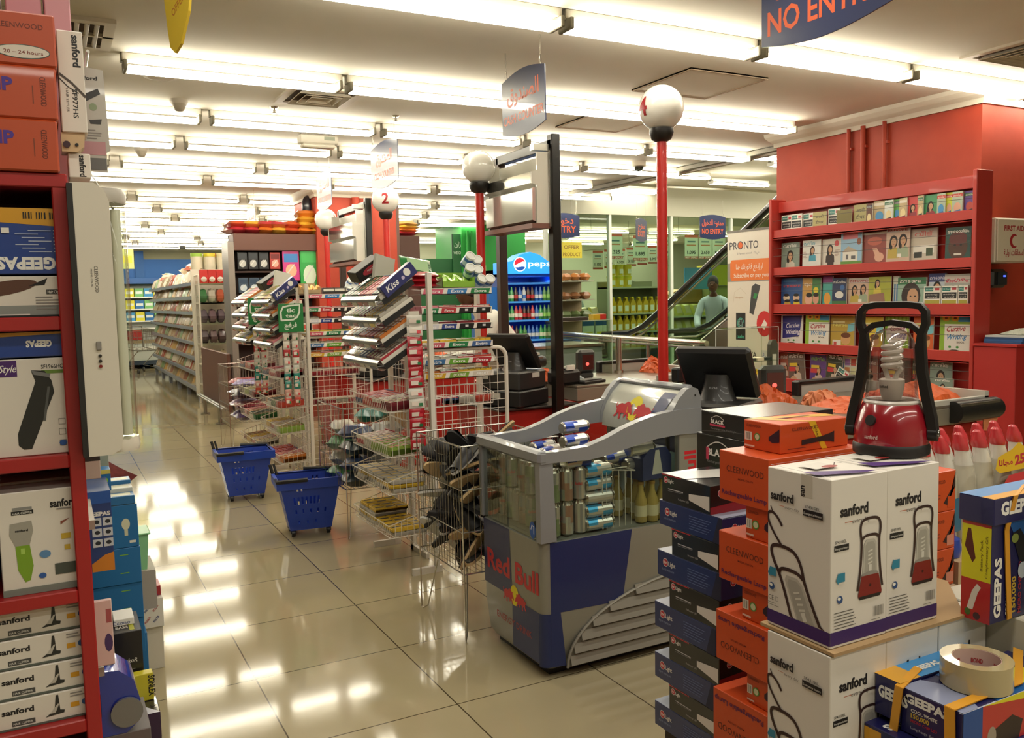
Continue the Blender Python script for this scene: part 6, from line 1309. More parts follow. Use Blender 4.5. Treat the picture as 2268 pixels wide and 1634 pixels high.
for s, z in enumerate((.4, .76, 1.05)):
    for k in range(13): put(YB, 'yb', (10.4 + k * .215, 13.15, z + .1), (1.1, 0, 0), 'yellow bag, %s along %s shelf behind the escalator' % (ORD[k], ORD[s]), 'yellow bags')
    for k in range(6): dup(YB, (7.55 + k * .23, 13.15, z + .1), (1.1, 0, 0), 'yellow bag, %s along %s shelf left of the oil' % (ORD[k], ORD[s]), 'yellow bags')
for k in range(5):
    mb = MB().box(0, 0, 0, .24, .05, .3, M('d5dad2', .5)).rect(Fr('-y', 0, 0, 0, .24, .05, .3), 0, .18, .24, .08, M('24508c')).rect(Fr('-y', 0, 0, 0, .24, .05, .3), .03, .03, .18, .04, M('d8c83a'))
    solo(mb, 'detergent_pack', 'blue and white detergent pack, %s from left near the glass foot' % ORD[k], 'pack', (7.5 + k * .27, 12.85, .05 + (k % 2) * .0), 0, 'detergent packs')
    o = MB().box(0, 0, 0, .24, .05, .3, M('d5dad2', .5)).rect(Fr('-y', 0, 0, 0, .24, .05, .3), 0, .18, .24, .08, M('24508c')).rect(Fr('-y', 0, 0, 0, .24, .05, .3), .03, .03, .18, .04, M('d8c83a'))
    solo(o, 'detergent_pack', 'blue and white detergent pack, %s from left on the pale low shelf' % ORD[k], 'pack', (7.5 + k * .27, 12.93, .76), 0, 'detergent packs')
solo(MB().box(0, 0, 0, .68, .02, .42, M('3f8ab8', .5)), 'blue_board', 'plain blue board standing behind the escalator glass', 'board', (10.83, 13.2, 1.55))
t = thing('yellow_counter', 'yellow wavy topped counter in the shop behind the escalator', 'counter', (10.4, 13.6, 0)); MB().prism([(0, 1.3), (1.3, 1.3), (1.3, 1.55), (.7, 1.56), (.45, 1.5), (.2, 1.42), (0, 1.38)], 0, .3, M('c48a2c', .45), 'y').build('fascia', t); MB().box(.1, .05, 0, 1.2, .3, 1.3, M('b5953a', .6)).build('body', t)
solo(MB().box(0, 0, 0, .7, .4, .4, M('d0bf2a', .4)), 'yellow_box', 'large yellow box right of the blue board', 'box', (11.55, 13.3, 1.62)); solo(MB().box(0, 0, 0, .6, .3, 1.61, M('a09a5a', .6)), 'display_plinth', 'olive plinth under the large yellow box', 'plinth', (11.6, 13.4, 0))
solo(MB().box(0, 0, 0, .5, .3, 1.54, M('96907a', .6)), 'display_plinth', 'grey plinth under the blue board', 'plinth', (10.95, 13.15, 0)) if False else None
# green weighing counter
t = thing('weighing_booth', 'green weighing booth with white lettering behind the racks', 'booth', (5.6, 14.5, 0)); GR = M('1d5a30', .5); GB = M('1f8a34', .5)
MB().box(0, 0, 0, 1.1, .8, 2.2, GR).build('body', t); mb = MB().box(.92, -.05, 2.2, 2.34, .0, 2.64, GR); mb.box(.92, -.06, 1.9, 1.14, -.02, 2.64, GR)
F = Fr('-y', .92, -.061, 2.2, 2.34, 0, 2.64); mb.txt(F, ar('ميزان'), .14, .22, .09, M('cfe0cc'), .22, .01, al='c').txt(F, 'WEIGHING', .14, .08, .05, M('cfe0cc'), .26, .01, al='c'); mb.build('sign_fascia', t)
struct(MB().box(6.68, 14.4, 0, 8.0, 15.6, CZ, GB), 'wall_green_pillar')
struct(MB().cyl((6.78, 14.37, .2), (6.78, 14.37, 2.7), .03, GB, 8).cyl((6.86, 14.37, .2), (6.86, 14.37, 2.7), .02, GB, 8).box(7.02, 14.36, 1.95, 7.14, 14.4, 2.07, M('c9c9a4', .5)), 'trim_13')
# freezer/produce stand by the fridge
t = thing('produce_stand', 'small produce and snack stand right of the drinks fridge', 'stand', (7.2, 11.6, 0)); MB().box(0, 0, 0, .6, .5, .8, M('6a7a68', .6)).build('body', t)
for z in (1.1, 1.4, 1.7): MB().box(0, .1, z, .55, .5, z + .02, M('9a9a86', .5)).build('shelf', t)
MB().box(0, .48, .8, .55, .5, 1.9, M('8a7a5a', .6)).build('back', t)
for k in range(9): solo(pouch(.16, .18, .12, M(['b8763a', '8a5a34', '5a6a3a'][k // 3], .4, coat=.3), seed=k + 60), 'produce_bag', '%s produce bag, %s on the stand by the fridge' % (['orange', 'brown', 'green'][k // 3], ORD[k % 3]), 'bag', (7.3 + (k % 3) * .18, 11.85, [1.78, 1.48, 1.18][k // 3]), k, 'produce bags')

# ================================================================ people
def person(label, loc, rz, shirt, pants, hair='141010', skin='5c3a28', pose=0, scale=1.0, bend=0):
    t = thing('person', label, 'person', loc, rz); t.scale = (scale,) * 3
    J = [((0, 0, .95), .13, .1), ((0, bend * .1, 1.1), .12, .09), ((0, bend * .3, 1.28), .15, .1), ((0, bend * .42, 1.42), .1, .08), ((0, bend * .55, 1.5), .05, .05), ((0, bend * .62, 1.56), .05, .055),
         ((.17, bend * .4, 1.39), .055, .055), ((.25, bend * .45 + .05, 1.14), .042, .042), ((.2, bend * .6 + .27, 1.02), .032, .032), ((-.17, bend * .4, 1.39), .055, .055), ((-.25, bend * .45 + .05, 1.14), .042, .042), ((-.2, bend * .6 + .27, 1.02), .032, .032),
         ((.09, 0, .88), .085, .09), ((.1, .02, .48), .058, .06), ((.1, -.01, .08), .04, .045), ((.1, .13, .04), .035, .03), ((-.09, 0, .88), .085, .09), ((-.1, .02, .48), .058, .06), ((-.1, -.01, .08), .04, .045), ((-.1, .13, .04), .035, .03)]
    E_ = [(0, 1), (1, 2), (2, 3), (3, 4), (4, 5), (3, 6), (6, 7), (7, 8), (3, 9), (9, 10), (10, 11), (0, 12), (12, 13), (13, 14), (14, 15), (0, 16), (16, 17), (17, 18), (18, 19)]
    me = bpy.data.meshes.new('body'); me.from_pydata([j[0] for j in J], E_, []); o = bpy.data.objects.new('body', me); COL.objects.link(o)
    sk = o.modifiers.new('s', 'SKIN'); sk.use_smooth_shade = True; o.modifiers.new('u', 'SUBSURF').levels = 2
    for v, j in zip(me.skin_vertices[0].data, J): v.radius = (j[1], j[2]); v.use_root = False
    me.skin_vertices[0].data[0].use_root = True
    bpy.context.view_layer.update(); ev = o.evaluated_get(bpy.context.evaluated_depsgraph_get()); nm = bpy.data.meshes.new_from_object(ev); bpy.data.objects.remove(o)
    V = [v.co.copy() for v in nm.vertices]; Fc = [tuple(p.vertices) for p in nm.polygons]
    body = MB(); sh = MB(); pt = MB(); S, Pm, Sk = M(shirt, .7), M(pants, .7), M(skin, .5)
    nrm = [v.normal.copy() for v in nm.vertices]
    body.add([v[:] for v in V], Fc, Sk, True)
    def shell(mb, test, m, off):
        keep = [f for f in Fc if test(sum((V[i] for i in f), Vector()) / len(f))]
        ids = sorted({i for f in keep for i in f}); mp = {i: k for k, i in enumerate(ids)}
        mb.add([(V[i] + nrm[i] * off)[:] for i in ids], [tuple(mp[i] for i in f) for f in keep], m, True)
    body.ball((0, bend * .66 + .015, 1.65), .098, Sk, 18, 12, (.8, .95, 1.22)); hy = bend * .66 + .015
    body.ball((0, hy + .1, 1.64), .016, Sk, 8, 6)      # nose
    for sx in (-1, 1): body.ball((sx * .079, hy, 1.645), .022, Sk, 8, 6, (.4, .8, 1.3)); body.ball((sx * .03, hy + .083, 1.665), .01, M('15100e', .3), 8, 6)
    body.ball((0, hy + .083, 1.6), .018, M('6a2f28', .5), 8, 6, (1.2, .4, .4))
    for sx in (-1, 1):      # hands: palm, four fingers and a thumb
        h = Vector((sx * .2, bend * .6 + .29, 1.0)); body.ball(h[:], .035, Sk, 10, 7, (.9, 1.1, .5))
        for q in range(4): body.tube([(h.x + (q - 1.5) * .015, h.y + .03, h.z), (h.x + (q - 1.5) * .016, h.y + .065 - abs(q - 1.4) * .008, h.z - .005), (h.x + (q - 1.5) * .015, h.y + .085 - abs(q - 1.4) * .01, h.z - .02)], [.008, .0075, .006], Sk, 6)
        body.tube([(h.x - sx * .03, h.y, h.z), (h.x - sx * .048, h.y + .03, h.z - .004), (h.x - sx * .045, h.y + .05, h.z - .008)], [.01, .009, .007], Sk, 6)
    body.build('body', t)
    shell(sh, lambda c: .93 < c.z < 1.475, S, .014); sh.build('shirt', t)
    shell(pt, lambda c: .1 < c.z < .97 and abs(c.x) < .22 and c.y < .2, Pm, .01); pt.build('trousers', t)
    shell(sf := MB(), lambda c: c.z <= .11, M('1a1614', .5), .012); sf.build('shoes', t)
    MB().ball((0, hy - .012, 1.675), .102, M(hair, .7), 18, 12, (.84, .98, 1.15)).build('hair', t) if not pose else MB().ball((0, hy - .025, 1.665), .108, M(hair, .7), 18, 12, (.88, .95, 1.3)).build('hair', t)
person('cashier in a white shirt standing behind the near gum rack', (3.4, 6.14, 0), 1.15, 'd8d6cc', '22242c', bend=.75, scale=.93)
for o in [x for x in bpy.data.objects if x.name.startswith('person')]: o.location.z = 0
person('dark haired person behind glass left of the cooking oil', (8.85, 14.1, 0), 2.0, '8a9a94', '2a2a30', scale=.98)
person('dark haired person behind glass between oil shelf and red pole', (10.25, 14.1, 0), 2.6, '3a3f48', '2a2a30', pose=1, scale=.97)
person('person in pale blue shirt beside the escalator, head bowed', (8.87, 10.1, 0), 2.3, 'aebfc6', '3a3a40', bend=.4, scale=.97)
# remaining hall
t = thing('refrigerated_counter', 'low chrome edged counter beyond the second checkout', 'counter', (4.3, 8.0, 0)); MB().box(0, 0, 0, 1.1, .6, .92, M('6f8078', .4), .01).build('body', t); MB().box(-.02, -.02, .92, 1.12, .62, .95, CHROME).build('top', t)
# ================================================================ red shelf end cap at the left with boxed shavers
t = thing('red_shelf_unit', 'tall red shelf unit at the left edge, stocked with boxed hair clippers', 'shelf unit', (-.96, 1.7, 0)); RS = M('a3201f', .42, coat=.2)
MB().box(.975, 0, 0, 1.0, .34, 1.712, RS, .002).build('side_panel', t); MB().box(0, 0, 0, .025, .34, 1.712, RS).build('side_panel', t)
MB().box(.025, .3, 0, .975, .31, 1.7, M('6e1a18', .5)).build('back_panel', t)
for z in (1.467, 1.224, .979, .739, .48, .2): MB().box(.025, 0, z - .024, .975, .32, z, RS, .002).build('shelf', t)
MB().box(0, -.002, 1.688, 1.0, .34, 1.712, RS, .002).build('top_board', t)
BW, BB = M('ddd6ca', .45), M('17181a', .45)
def brand(mb, F, x, y, h, s='sanford', m=None, w=None, b=.035, **k): mb.txt(F, s, x, y, h, m or M('1c1a1c', .5), w, b, **k)
def bars2(mb, F, x, y, w, n, c='8a8580', dy=.006, h=.0022, seed=1):
    r = random.Random(seed)
    for i in range(n): mb.rect(F, x, y - i * dy, w * r.uniform(.6, 1), h, M(c, .6))
def bx(w, d, h, m, c=.0015): return MB().box(0, 0, 0, w, d, h, m, c), Fr('-y', 0, 0, 0, w, d, h), Fr('-x', 0, 0, 0, w, d, h), Fr('+z', 0, 0, 0, w, d, h)
NB, YB_, LB = M('1c3f8c', .35, coat=.4), M('d39a24', .4, coat=.3), M('2f86c4', .35, coat=.3)
def geepas(mb, F, x, y, h, w, rot=0): mb.txt(F, 'GEEPAS', x, y, h, M('ecebe6', .4), w, .05, rot=rot)
# shelf by shelf; right edges stand near x = .03
mb, F, G, H = bx(.36, .24, .113, NB); mb.d(F, [(0, .07), (.12, .085), (.24, .09), (.36, .082), (.36, .113), (0, .113)], YB_); geepas(mb, F, .35, .028, .02, .09, PI)
for k in range(7): mb.rect(F, .31 - .01 * (k % 3), .038 + k * .006, .035, .0015, M('b9c4dc')); mb.ell(F, .349, .039 + k * .006, .001, .001, M('e0e4ea'), 6)
for k in range(14): mb.rect(F, .3 + k * .004, .095, .0015 + .001 * (k % 2), .011, BLACK) if k % 5 else None
mb.rect(F, .27, .07, .012, .009, WHITE); solo(mb, 'shaver_box', 'blue and yellow upside down box on the top red shelf', 'box', (-.335, 1.72, 1.541))
def clip_box(name, label, loc, w, h, art, d=.2):
    mb, F, G, H = bx(w, d, h, BW); art(mb, F, w, h); return solo(mb, name, label, 'box', loc)
def a1(mb, F, w, h):
    mb.rect(F, 0, 0, w, h * .28, M('8a8f8a')).ell(F, w - .1, h * .7, .055, .012, M('5a3a2c'), 18, .18).d(F, [(w - .06, h * .75), (w - .03, h * .95), (w - .035, h * .78)], BB); mb.rect(F, w - .033, h * .55, .028, .008, M('3c3c3a')); bars2(mb, F, w - .05, h * .46, .04, 5, dy=.005); mb.txt(F, 'Hair Clipper', w - .031, h * .57, .005, WHITE, .024, .02)
    mb.rect(F, w - .16, -.0, .1, .005, M('d8d4cc')).rect(F, 0, .0, w, .003, BB)
clip_box('shaver_box', 'white clipper box under the upside down blue box', (-.33, 1.72, 1.4675), .36, .07, a1)
mb, F, G, H = bx(.36, .2, .043, NB); mb.d(F, [(0, .03), (.2, .034), (.36, .04), (.36, .043), (0, .043)], YB_); geepas(mb, F, .33, .028, .011, .04, PI); mb.rect(H, 0, 0, .36, .2, YB_); solo(mb, 'shaver_box', 'flat blue and yellow box lying on the style box', 'box', (-.33, 1.72, 1.3975))
def a2(mb, F, w, h):
    mb.rect(F, w - .115, h - .03, .03, .028, M('4a2568')).txt(F, 'Style', w - .113, h - .022, .013, WHITE, .026, .01, shear=.3).txt(F, 'SF1966HC', w - .048, h - .018, .007, M('3a3a3a'), .034, .01).rect(F, w - .048, h - .027, .034, .006, M('6a8a3a'))
    mb.d(F, [(w - .082, .012), (w - .07, .012), (w - .03, .11), (w - .033, .13), (w - .043, .148), (w - .064, .15), (w - .058, .13), (w - .09, .04), (w - .09, .02)], M('2b2c2a', .35)).d(F, [(w - .064, .15), (w - .034, .142), (w - .036, .136), (w - .06, .142)], M('7a7a78')).d(F, [(w - .05, .06), (w - .046, .06), (w - .036, .12), (w - .04, .12)], M('5a5c5a'))
    for y in (.052, .034, .014): mb.line(F, [(w - .026, y), (w - .016, y), (w - .016, y + .01), (w - .026, y + .01)], .0008, M('3a3a3a'), True)
    mb.ell(F, w - .021, .019, .006, .005, M('2f5aa0'))
clip_box('shaver_box', 'white box picturing a black trimmer on the second red shelf', (-.33, 1.72, 1.2245), .359, .17, a2)
def a3(mb, F, w, h):
    brand(mb, F, w - .055, h - .033, .014, w=.042); mb.rect(F, w - .115, h - .04, .034, .007, BB).rect(F, w - .113, h - .032, .03, .005, M('8a8a86')).txt(F, 'HAIR CLIPPER', w - .113, h - .039, .004, WHITE, .03)
    mb.d(F, [(w - .118, h - .055), (w - .085, h - .052), (w - .083, h - .07), (w - .09, h - .095), (w - .112, h - .095), (w - .12, h - .075)], M('a09c90', .3)).d(F, [(w - .112, h - .095), (w - .09, h - .095), (w - .086, .05), (w - .092, .025), (w - .1, .022), (w - .11, .045)], M('7aa02c', .35)).rect(F, w - .104, h - .11, .006, .01, M('a5c85a')); brand(mb, F, w - .111, h - .07, .004, w=.02)
    mb.d(F, [(w - .04, h - .06), (w - .025, h - .055), (w - .04, h - .066)], M('8a4a3a')).rect(F, w - .04, h - .092, .015, .01, M('c8a83a')).rect(F, w - .036, h - .112, .009, .009, M('c8a83a')).rect(F, w - .053, .028, .038, .02, M('4a5048')).ell(F, w - .067, h - .115, .009, .007, M('5a86b0')).ell(F, w - .073, .03, .006, .005, M('2f5aa0')).rect(F, 0, 0, w, .012, M('7a8078')); bars2(mb, F, w - .045, h - .038, .035, 1)
for k in range(2):
    clip_box('shaver_box', ['white box picturing a green hair clipper, front one on the third red shelf', 'matching white clipper box right behind the front one'][k], (-.1 + .0, 1.72 + k * .085, .9795), .135, .183 + .004 * k, a3, .082)
solo(bx(.2, .2, .11, LB)[0], 'blue_box', 'light blue box left of the green clipper boxes', 'box', (-.31, 1.74, .9795))
def a4(mb, F, w, h):
    brand(mb, F, w - .145, h * .55, .01, w=.05); mb.rect(F, w - .13, h * .12, .036, .009, M('4a4a48')).txt(F, 'HAIR CLIPPER', w - .128, h * .16, .004, WHITE, .03); mb.d(F, [(w - .078, h * .2), (w - .048, h * .25), (w - .047, h * .35), (w - .054, h * .38), (w - .056, h * .92), (w - .06, h * .92), (w - .063, h * .4)], M('2c2d2b', .4)).d(F, [(w - .07, h * .3), (w - .058, h * .6), (w - .055, h * .6), (w - .062, h * .3)], M('b9b4a8'))
    mb.rect(F, w - .037, h * .38, .014, .009, M('d39a24')).ell(F, w - .013, h * .5, .006, .006, M('2f5a90')); bars2(mb, F, w - .037, h * .85, .03, 2, dy=.005); mb.rect(F, 0, 0, w, .004, M('5a625a'))
for k in range(4):
    o = clip_box('shaver_box', ['lowest', 'second lowest', 'third', 'topmost'][k] + ' flat white clipper box on the fourth red shelf', (-.225 + .003 * (k % 2), 1.72 + k * .004, .7395 + k * .0535), .254, .052, a4, .15)
mb, F, G, H = bx(.24, .2, .09, M('2b2622', .4)); mb.txt(H, 'MADE WINNER', .1, .03, .02, M('8a847c'), .12, rot=.1); solo(mb, 'black_box', 'black box with grey lettering on the lowest visible red shelf', 'box', (-.22, 1.73, .4805))
# on top of the shelf
OC = M('b84a24', .38, coat=.3)
def cleen(mb, F, x, y, h, w, rot=0, s='CLEENWOOD', c='5a2416'): mb.txt(F, s, x, y, h, M(c, .5), w, .0, rot=rot)
for k in range(3):
    mb, F, G, H = bx(.38, .22, .087, OC, .003)
    if k < 2: cleen(mb, F, .355, .07, .009, .048, -PI / 2); mb.rect(F, .343, .025, .0015, .03, M('7a3a20')); mb.txt(F, 'LAMP', .315, .045, .021, M('4a2f8c', .5), .075, .04, al='r')
    else: cleen(mb, F, .36, .06, .009, .07, 0) if False else mb.txt(F, 'CLEENWOOD', .362, .06, .009, M('6a2a18', .5), .075, .0, al='r'); mb.ell(F, .33, .022, .04, .011, M('d8cdbf'), 20).line(F, [(.33 + .04 * math.cos(a), .022 + .011 * math.sin(a)) for a in [2 * PI * j / 20 for j in range(20)]], .0012, M('3a5048'), True).txt(F, '20 – 24 hours', .36, .018, .006, M('7a2a20'), .058, .01, al='r')
    solo(mb, 'orange_box', ['lowest', 'middle', 'topmost'][k] + ' orange lamp box on top of the red shelf unit', 'box', (-.35 + .003 * k, 1.69, 1.713 + k * .0875))
for k, (x, lab, c) in enumerate(((.025, 'pink box sticking up behind the orange boxes, right one', 'd79aa4'), (-.04, 'pink box behind the orange boxes, left one', 'cf8e9a'), (-.3, 'pale picture box behind the topmost orange box', 'c9c2b4'))):
    solo(MB().box(0, 0, 0, [.045, .06, .25][k], .15, .4, M(c, .4), .002), 'tall_box', lab, 'box', (x, 1.93, 1.713))
mb, F, G, H = bx(.041, .08, .175, BW); mb.txt(F, 'sanford', .024, .168, .012, BB, .055, .035, rot=-PI / 2).txt(F, 'SF977HS', .02, .075, .008, BB, .05, .01, rot=-PI / 2).txt(F, 'HAIR STYLER', .01, .075, .004, M('5a5856'), .04, rot=-PI / 2).line(F, [(.001, .1), (.02, .085), (.034, .07), (.041, .062)], .004, M('4a4038')).line(F, [(.0, .093), (.014, .078), (.03, .068)], .0015, BB)
solo(mb, 'hair_styler_box', 'narrow white hair styler box standing right of the orange boxes', 'box', (.038, 1.735, 1.79))
t = thing('plug_adapter', 'beige plastic plug holder under the hair styler box', 'plug', (.036, 1.74, 1.757)); MB().prism([(0, 0), (.025, 0), (.036, .01), (.038, .033), (0, .033)], 0, .05, M('c9ad84', .4), 'y').build('body', t); MB().cyl((.008, -.001, .012), (.008, -.004, .012), .006, M('3a1f2a'), 10).build('socket', t); MB().cyl((.024, -.001, .012), (.024, -.003, .012), .003, BLACK, 8).build('hole', t)
mb, F, G, H = bx(.036, .07, .043, BW); mb.txt(F, 'sanford', .018, .04, .01, BB, .038, .03, rot=-PI / 2); solo(mb, 'hair_styler_box', 'short white box with upright lettering behind the lamp top', 'box', (.045, 1.75, 1.713))
mb = MB().prism([(0, 0), (.045, -.002), (.045, .035), (.052, .04), (.05, .08), (.047, .19), (.0, .195)], 0, .004, M('b9b5ac', .3, coat=.4), 'y'); F = Fr('-y', 0, 0, 0, .05, .004, .19)
brand(mb, F, -.006, .17, .007, w=.042); mb.d(F, [(.006, .14), (.036, .155), (.04, .145), (.012, .128)], M('3c3c3c')).d(F, [(.002, .13), (.01, .126), (.014, .1), (.006, .1)], M('2a2a2a')).ell(F, .026, .12, .007, .007, M('8a9a7a')).d(F, [(.018, .095), (.04, .098), (.038, .088), (.02, .088)], M('3a3a3a')); bars2(mb, F, .005, .075, .035, 4, dy=.005); mb.rect(F, 0, .002, .044, .022, M('6a6a68')).rect(F, 0, .03, .044, .025, M('b98a90'))
solo(mb, 'blister_card', 'grey blister card with hair styling tools hanging beyond the orange boxes', 'card', (.07, 1.86, 1.742)); 
MB().cyl((.09, 1.8, 1.95), (.09, 2.05, 1.95), .003, STEEL, 6).build('trim_14', None)['kind'] = 'structure'
# emergency lantern hanging on the side
t = thing('emergency_lamp', 'long white emergency lamp with clear tube cover hanging on the shelf side', 'lamp', (.042, 1.66, 1.222)); LW = M('d9d2c2', .35, coat=.3)
P = [(0, 0), (.04, 0), (.055, .008), (.06, .03), (.06, .44), (.052, .462), (.036, .472), (0, .472)]
MB().prism(P, 0, .085, LW, 'y').build('housing', t); MB().box(-.005, -.002, .0, .004, .09, .47, M('232220', .5)).build('back_strip', t)
F = Fr('-y', 0, 0, 0, .06, .085, .472); mb = MB().txt(F, 'CLEENWOOD', .03, .33, .006, M('4a4844'), .045, rot=-PI / 2).txt(F, 'MODEL CW-96', .024, .325, .003, M('6a6864'), .03, rot=-PI / 2)
mb.build('lettering', t)
MB().box(.026, -.004, .185, .034, 0, .2, M('8a8680', .4), .001).build('switch', t)
for k, (z, c) in enumerate(((.175, '2a2826'), (.166, '2a2826'), (.157, '7a1a18'))): MB().cyl((.031, 0, z), (.031, -.003, z), .0028, M(c, .3), 10).build('indicator', t)
mb = MB(); R = []
for z, s in ((.02, .9), (.03, 1), (.435, 1), (.445, .9)): R.append([(.058 + .03 * s * math.cos(a), .0425 + .038 * s * math.sin(a), z) for a in [-PI / 2 + PI * k / 8 for k in range(9)]])
mb.rings(R, ACRYL, False, False).build('clear_cover', t)
for y in (.028, .058): MB().cyl((.07, y, .03), (.07, y, .43), .0085, M('e9e4d8', .3), 10).build('tube', t)
MB().box(.056, .004, .03, .059, .08, .44, M('8c4a40', .25, .4)).build('reflector', t); MB().lathe([(.001, 0), (.034, 0), (.036, .01), (.034, .024)], LW, 14, (.055, .0425, .002), sx=1, sy=1.05).build('end_cap', t)
MB().lathe([(.034, 0), (.036, .014), (.03, .026), (.001, .03)], M('b0a99c', .4), 14, (.055, .0425, .44), sx=1, sy=1.05).build('end_cap', t)
# ---------------------------------------------------------------- goods along the aisle side beyond
t = thing('side_shelving', 'low shelving holding boxes behind the red unit, along the aisle', 'shelving', (-.5, 2.06, 0)); 
MB().box(0, 0, 0, .52, 2.0, .1, M('8a8578', .5)).build('base', t); MB().box(.0, 0, 0, .05, 2.0, 1.7, M('9c968a', .5)).build('back_panel', t)
for z in (.38, .69, 1.02): MB().box(.05, 0, z - .02, .56, 1.3, z, M('a39a8c', .5)).build('shelf', t)
def sbox(name, label, x0, x1, z0, z1, y, d, m, art=None, ext=.1, rz=0):
    w = x1 - x0 + ext; mb, F, G, H = bx(w, d, z1 - z0, m)
    if art: art(mb, F, w, z1 - z0, Fr('+x', 0, 0, 0, w, d, z1 - z0), H)
    return solo(mb, name, label, 'box', (x0 - ext, y, z0), rz)
def ag(mb, F, w, h, G, H):
    geepas(mb, F, w - .055, h - .06, .01, .052); mb.rect(F, w - .06, h - .03, .06, .03, M('2a5aa8'))
    for i in range(3):
        for j in range(2): mb.rect(F, w - .045 + j * .024, h - .085 - i * .026, .021, .02, M('cfd4d8')).ell(F, w - .034 + j * .024, h - .075 - i * .026, .006, .005, M('2c3036'))
    mb.d(F, [(w - .05, 0), (w, 0), (w, .045), (w - .02, .04), (w - .05, .02)], M('d8862a'))
sbox('appliance_box', 'blue appliance box with small pictures behind the red shelf edge', .056, .105, .838, 1.0351, 2.3, .2, M('24407c', .35, coat=.3), ag)
def ab(mb, F, w, h, G, H):
    mb.ell(F, w - .035, h * .55, .012, .018, M('cfd0b0')).rect(F, w - .04, h * .28, .01, .02, M('c9c8a8')).rect(F, w - .027, h * .1, .018, .008, M('dedccc')).d(H, [(0, 0), (w, 0), (w, .05), (0, .05)], M('9aa08a'))
BLB = M('1f6aa0', .45)
sbox('bulb_box', 'topmost blue bulb carton with bulb picture', .133, .205, .732, .867, 2.9, .16, BLB, ab)
for k, (z0, z1) in enumerate(((.617, .731), (.502, .616), (.389, .501))):
    sbox('bulb_box', ['second', 'third', 'fourth'][k] + ' blue bulb carton from the top of the aisle side stack', .131 + .004 * (k % 2), .207, z0, z1, 2.9 + .004 * k, .18, BLB, lambda mb, F, w, h, G, H: (mb.rect(F, w - .06, h * .8, .025, .003, M('7ab03a')), mb.rect(F, w - .06, h * .3, .025, .003, M('7ab03a'))))
for k in range(3): sbox('bulb_box_small', 'small blue and white carton, %s from front on top of bulb stack' % ORD[k], .135, .2, .868, .895 + k * .012, 2.9 + k * .07, .065, M(['2a6a9c', 'c9ccc0', '2a6a9c'][k], .4), lambda mb, F, w, h, G, H: mb.rect(H, .01, .01, w - .02, .04, M('c2c4a8')))
sbox('blue_carton', 'blue carton at floor level behind the black speaker box', .15, .227, .101, .38, 3.1, .2, BLB)
def ap(mb, F, w, h, G, H):
    for i in range(3):
        for j in range(3): mb.txt(F, 'POLKA', .012 + .032 * i, .02 + .045 * j, .009, M(['2a3a7c', 'b5303a'][(i + j) % 2]), .03, .02, rot=.9)
t = sbox('patterned_box', 'open white box with red and blue lettering on the white carton', .266, .337, .181, .30, 3.7, .22, M('dcd8cc', .5), ap, .04)
for k in range(3): solo(MB().box(0, 0, 0, .03, .1, .04, M(['b5303a', 'c9c4b8', 'a02830'][k], .4)), 'candy_packet', 'small packet, %s inside the patterned white box' % ORD[k], 'packet', (.24 + k * .032, 3.73, .302))
solo(MB().prism([(0, 0), (.1, 0), (.1, .05), (.07, .09), (.02, .095)], 0, .006, CARD, 'y'), 'box_flap', 'brown cardboard flap standing at the back of the patterned box', 'cardboard', (.235, 3.915, .301))
sbox('white_carton', 'plain white carton on the floor at the end of the left stacks', .273, .333, 0, .18, 3.72, .26, M('cfc9b8', .5), None, .08)
t = thing('green_basket', 'pale green plastic basket beside the bulb cartons', 'basket', (.2, 3.3, .54)); gm = M('86c08a', .4)
MB().prism([(0, 0), (.055, 0), (.065, .125), (0, .125)], 0, .12, gm, 'y').build('tub', t); MB().box(0, -.006, .125, .072, .126, .132, gm, .003).build('rim', t)
solo(MB().box(0, 0, 0, .28, .2, .14, M('a39a8c', .6)), 'grey_carton', 'grey carton under the green basket', 'carton', (.0, 3.28, .4))
cu = MB(); N = 10; P_ = []
for j in range(N + 1):
    for i in range(N + 1): u, v = i / N * 2 - 1, j / N * 2 - 1; e = max(0, (1 - u * u) * (1 - v * v)) ** .5; P_.append((u * .16 * (1 - .12 * (1 - v * v)), v * .16 * (1 - .12 * (1 - u * u)), e * .055))
cu.add(P_ + [(a, b, -c) for a, b, c in P_], [(j * 11 + i, j * 11 + i + 1, (j + 1) * 11 + i + 1, (j + 1) * 11 + i) for j in range(N) for i in range(N)] + [(121 + (j + 1) * 11 + i, 121 + (j + 1) * 11 + i + 1, 121 + j * 11 + i + 1, 121 + j * 11 + i) for j in range(N) for i in range(N)], mottled('maroon_fabric', '5c1c18', '6e2622', 60, .8), True)
o = solo(cu, 'cushion', 'dark red cushion whose pointed corner sticks into the aisle', 'cushion', (.02, 3.3, .87)); o.rotation_euler = (1.35, .75, 0)
def aw(mb, F, w, h, G, H): mb.txt(F, 'WinkoR', w - .062, h * .48, .011, M('d8d4cc'), .048, .02, shear=.2).rect(F, w - .05, h * .36, .03, .002, M('6a6866')); mb.txt(H, 'BASS', w - .06, .03, .02, M('cfcac0'), .03, .02).rect(H, w - .028, .01, .012, .06, M('a8a83a')).line(H, [(w - .055 + .012 * math.cos(a), .07 + .012 * math.sin(a)) for a in [k * .6 for k in range(11)]], .002, M('b9b4a8'), True)
sbox('speaker_box', 'black speaker box with white lettering at the left aisle', .094, .163, .482, .64, 2.4, .16, M('1b1819', .35, coat=.3), aw)
sbox('small_white_box', 'small white box lying on the black speaker box', .1, .15, .641, .66, 2.45, .08, WHITE, lambda mb, F, w, h, G, H: mb.txt(F, 'Econo', w - .05, .004, .01, M('2a3a7c'), .04), .0)
sbox('carton', 'dark carton under the black speaker box', .09, .16, .101, .481, 2.4, .16, M('3a3434', .5))
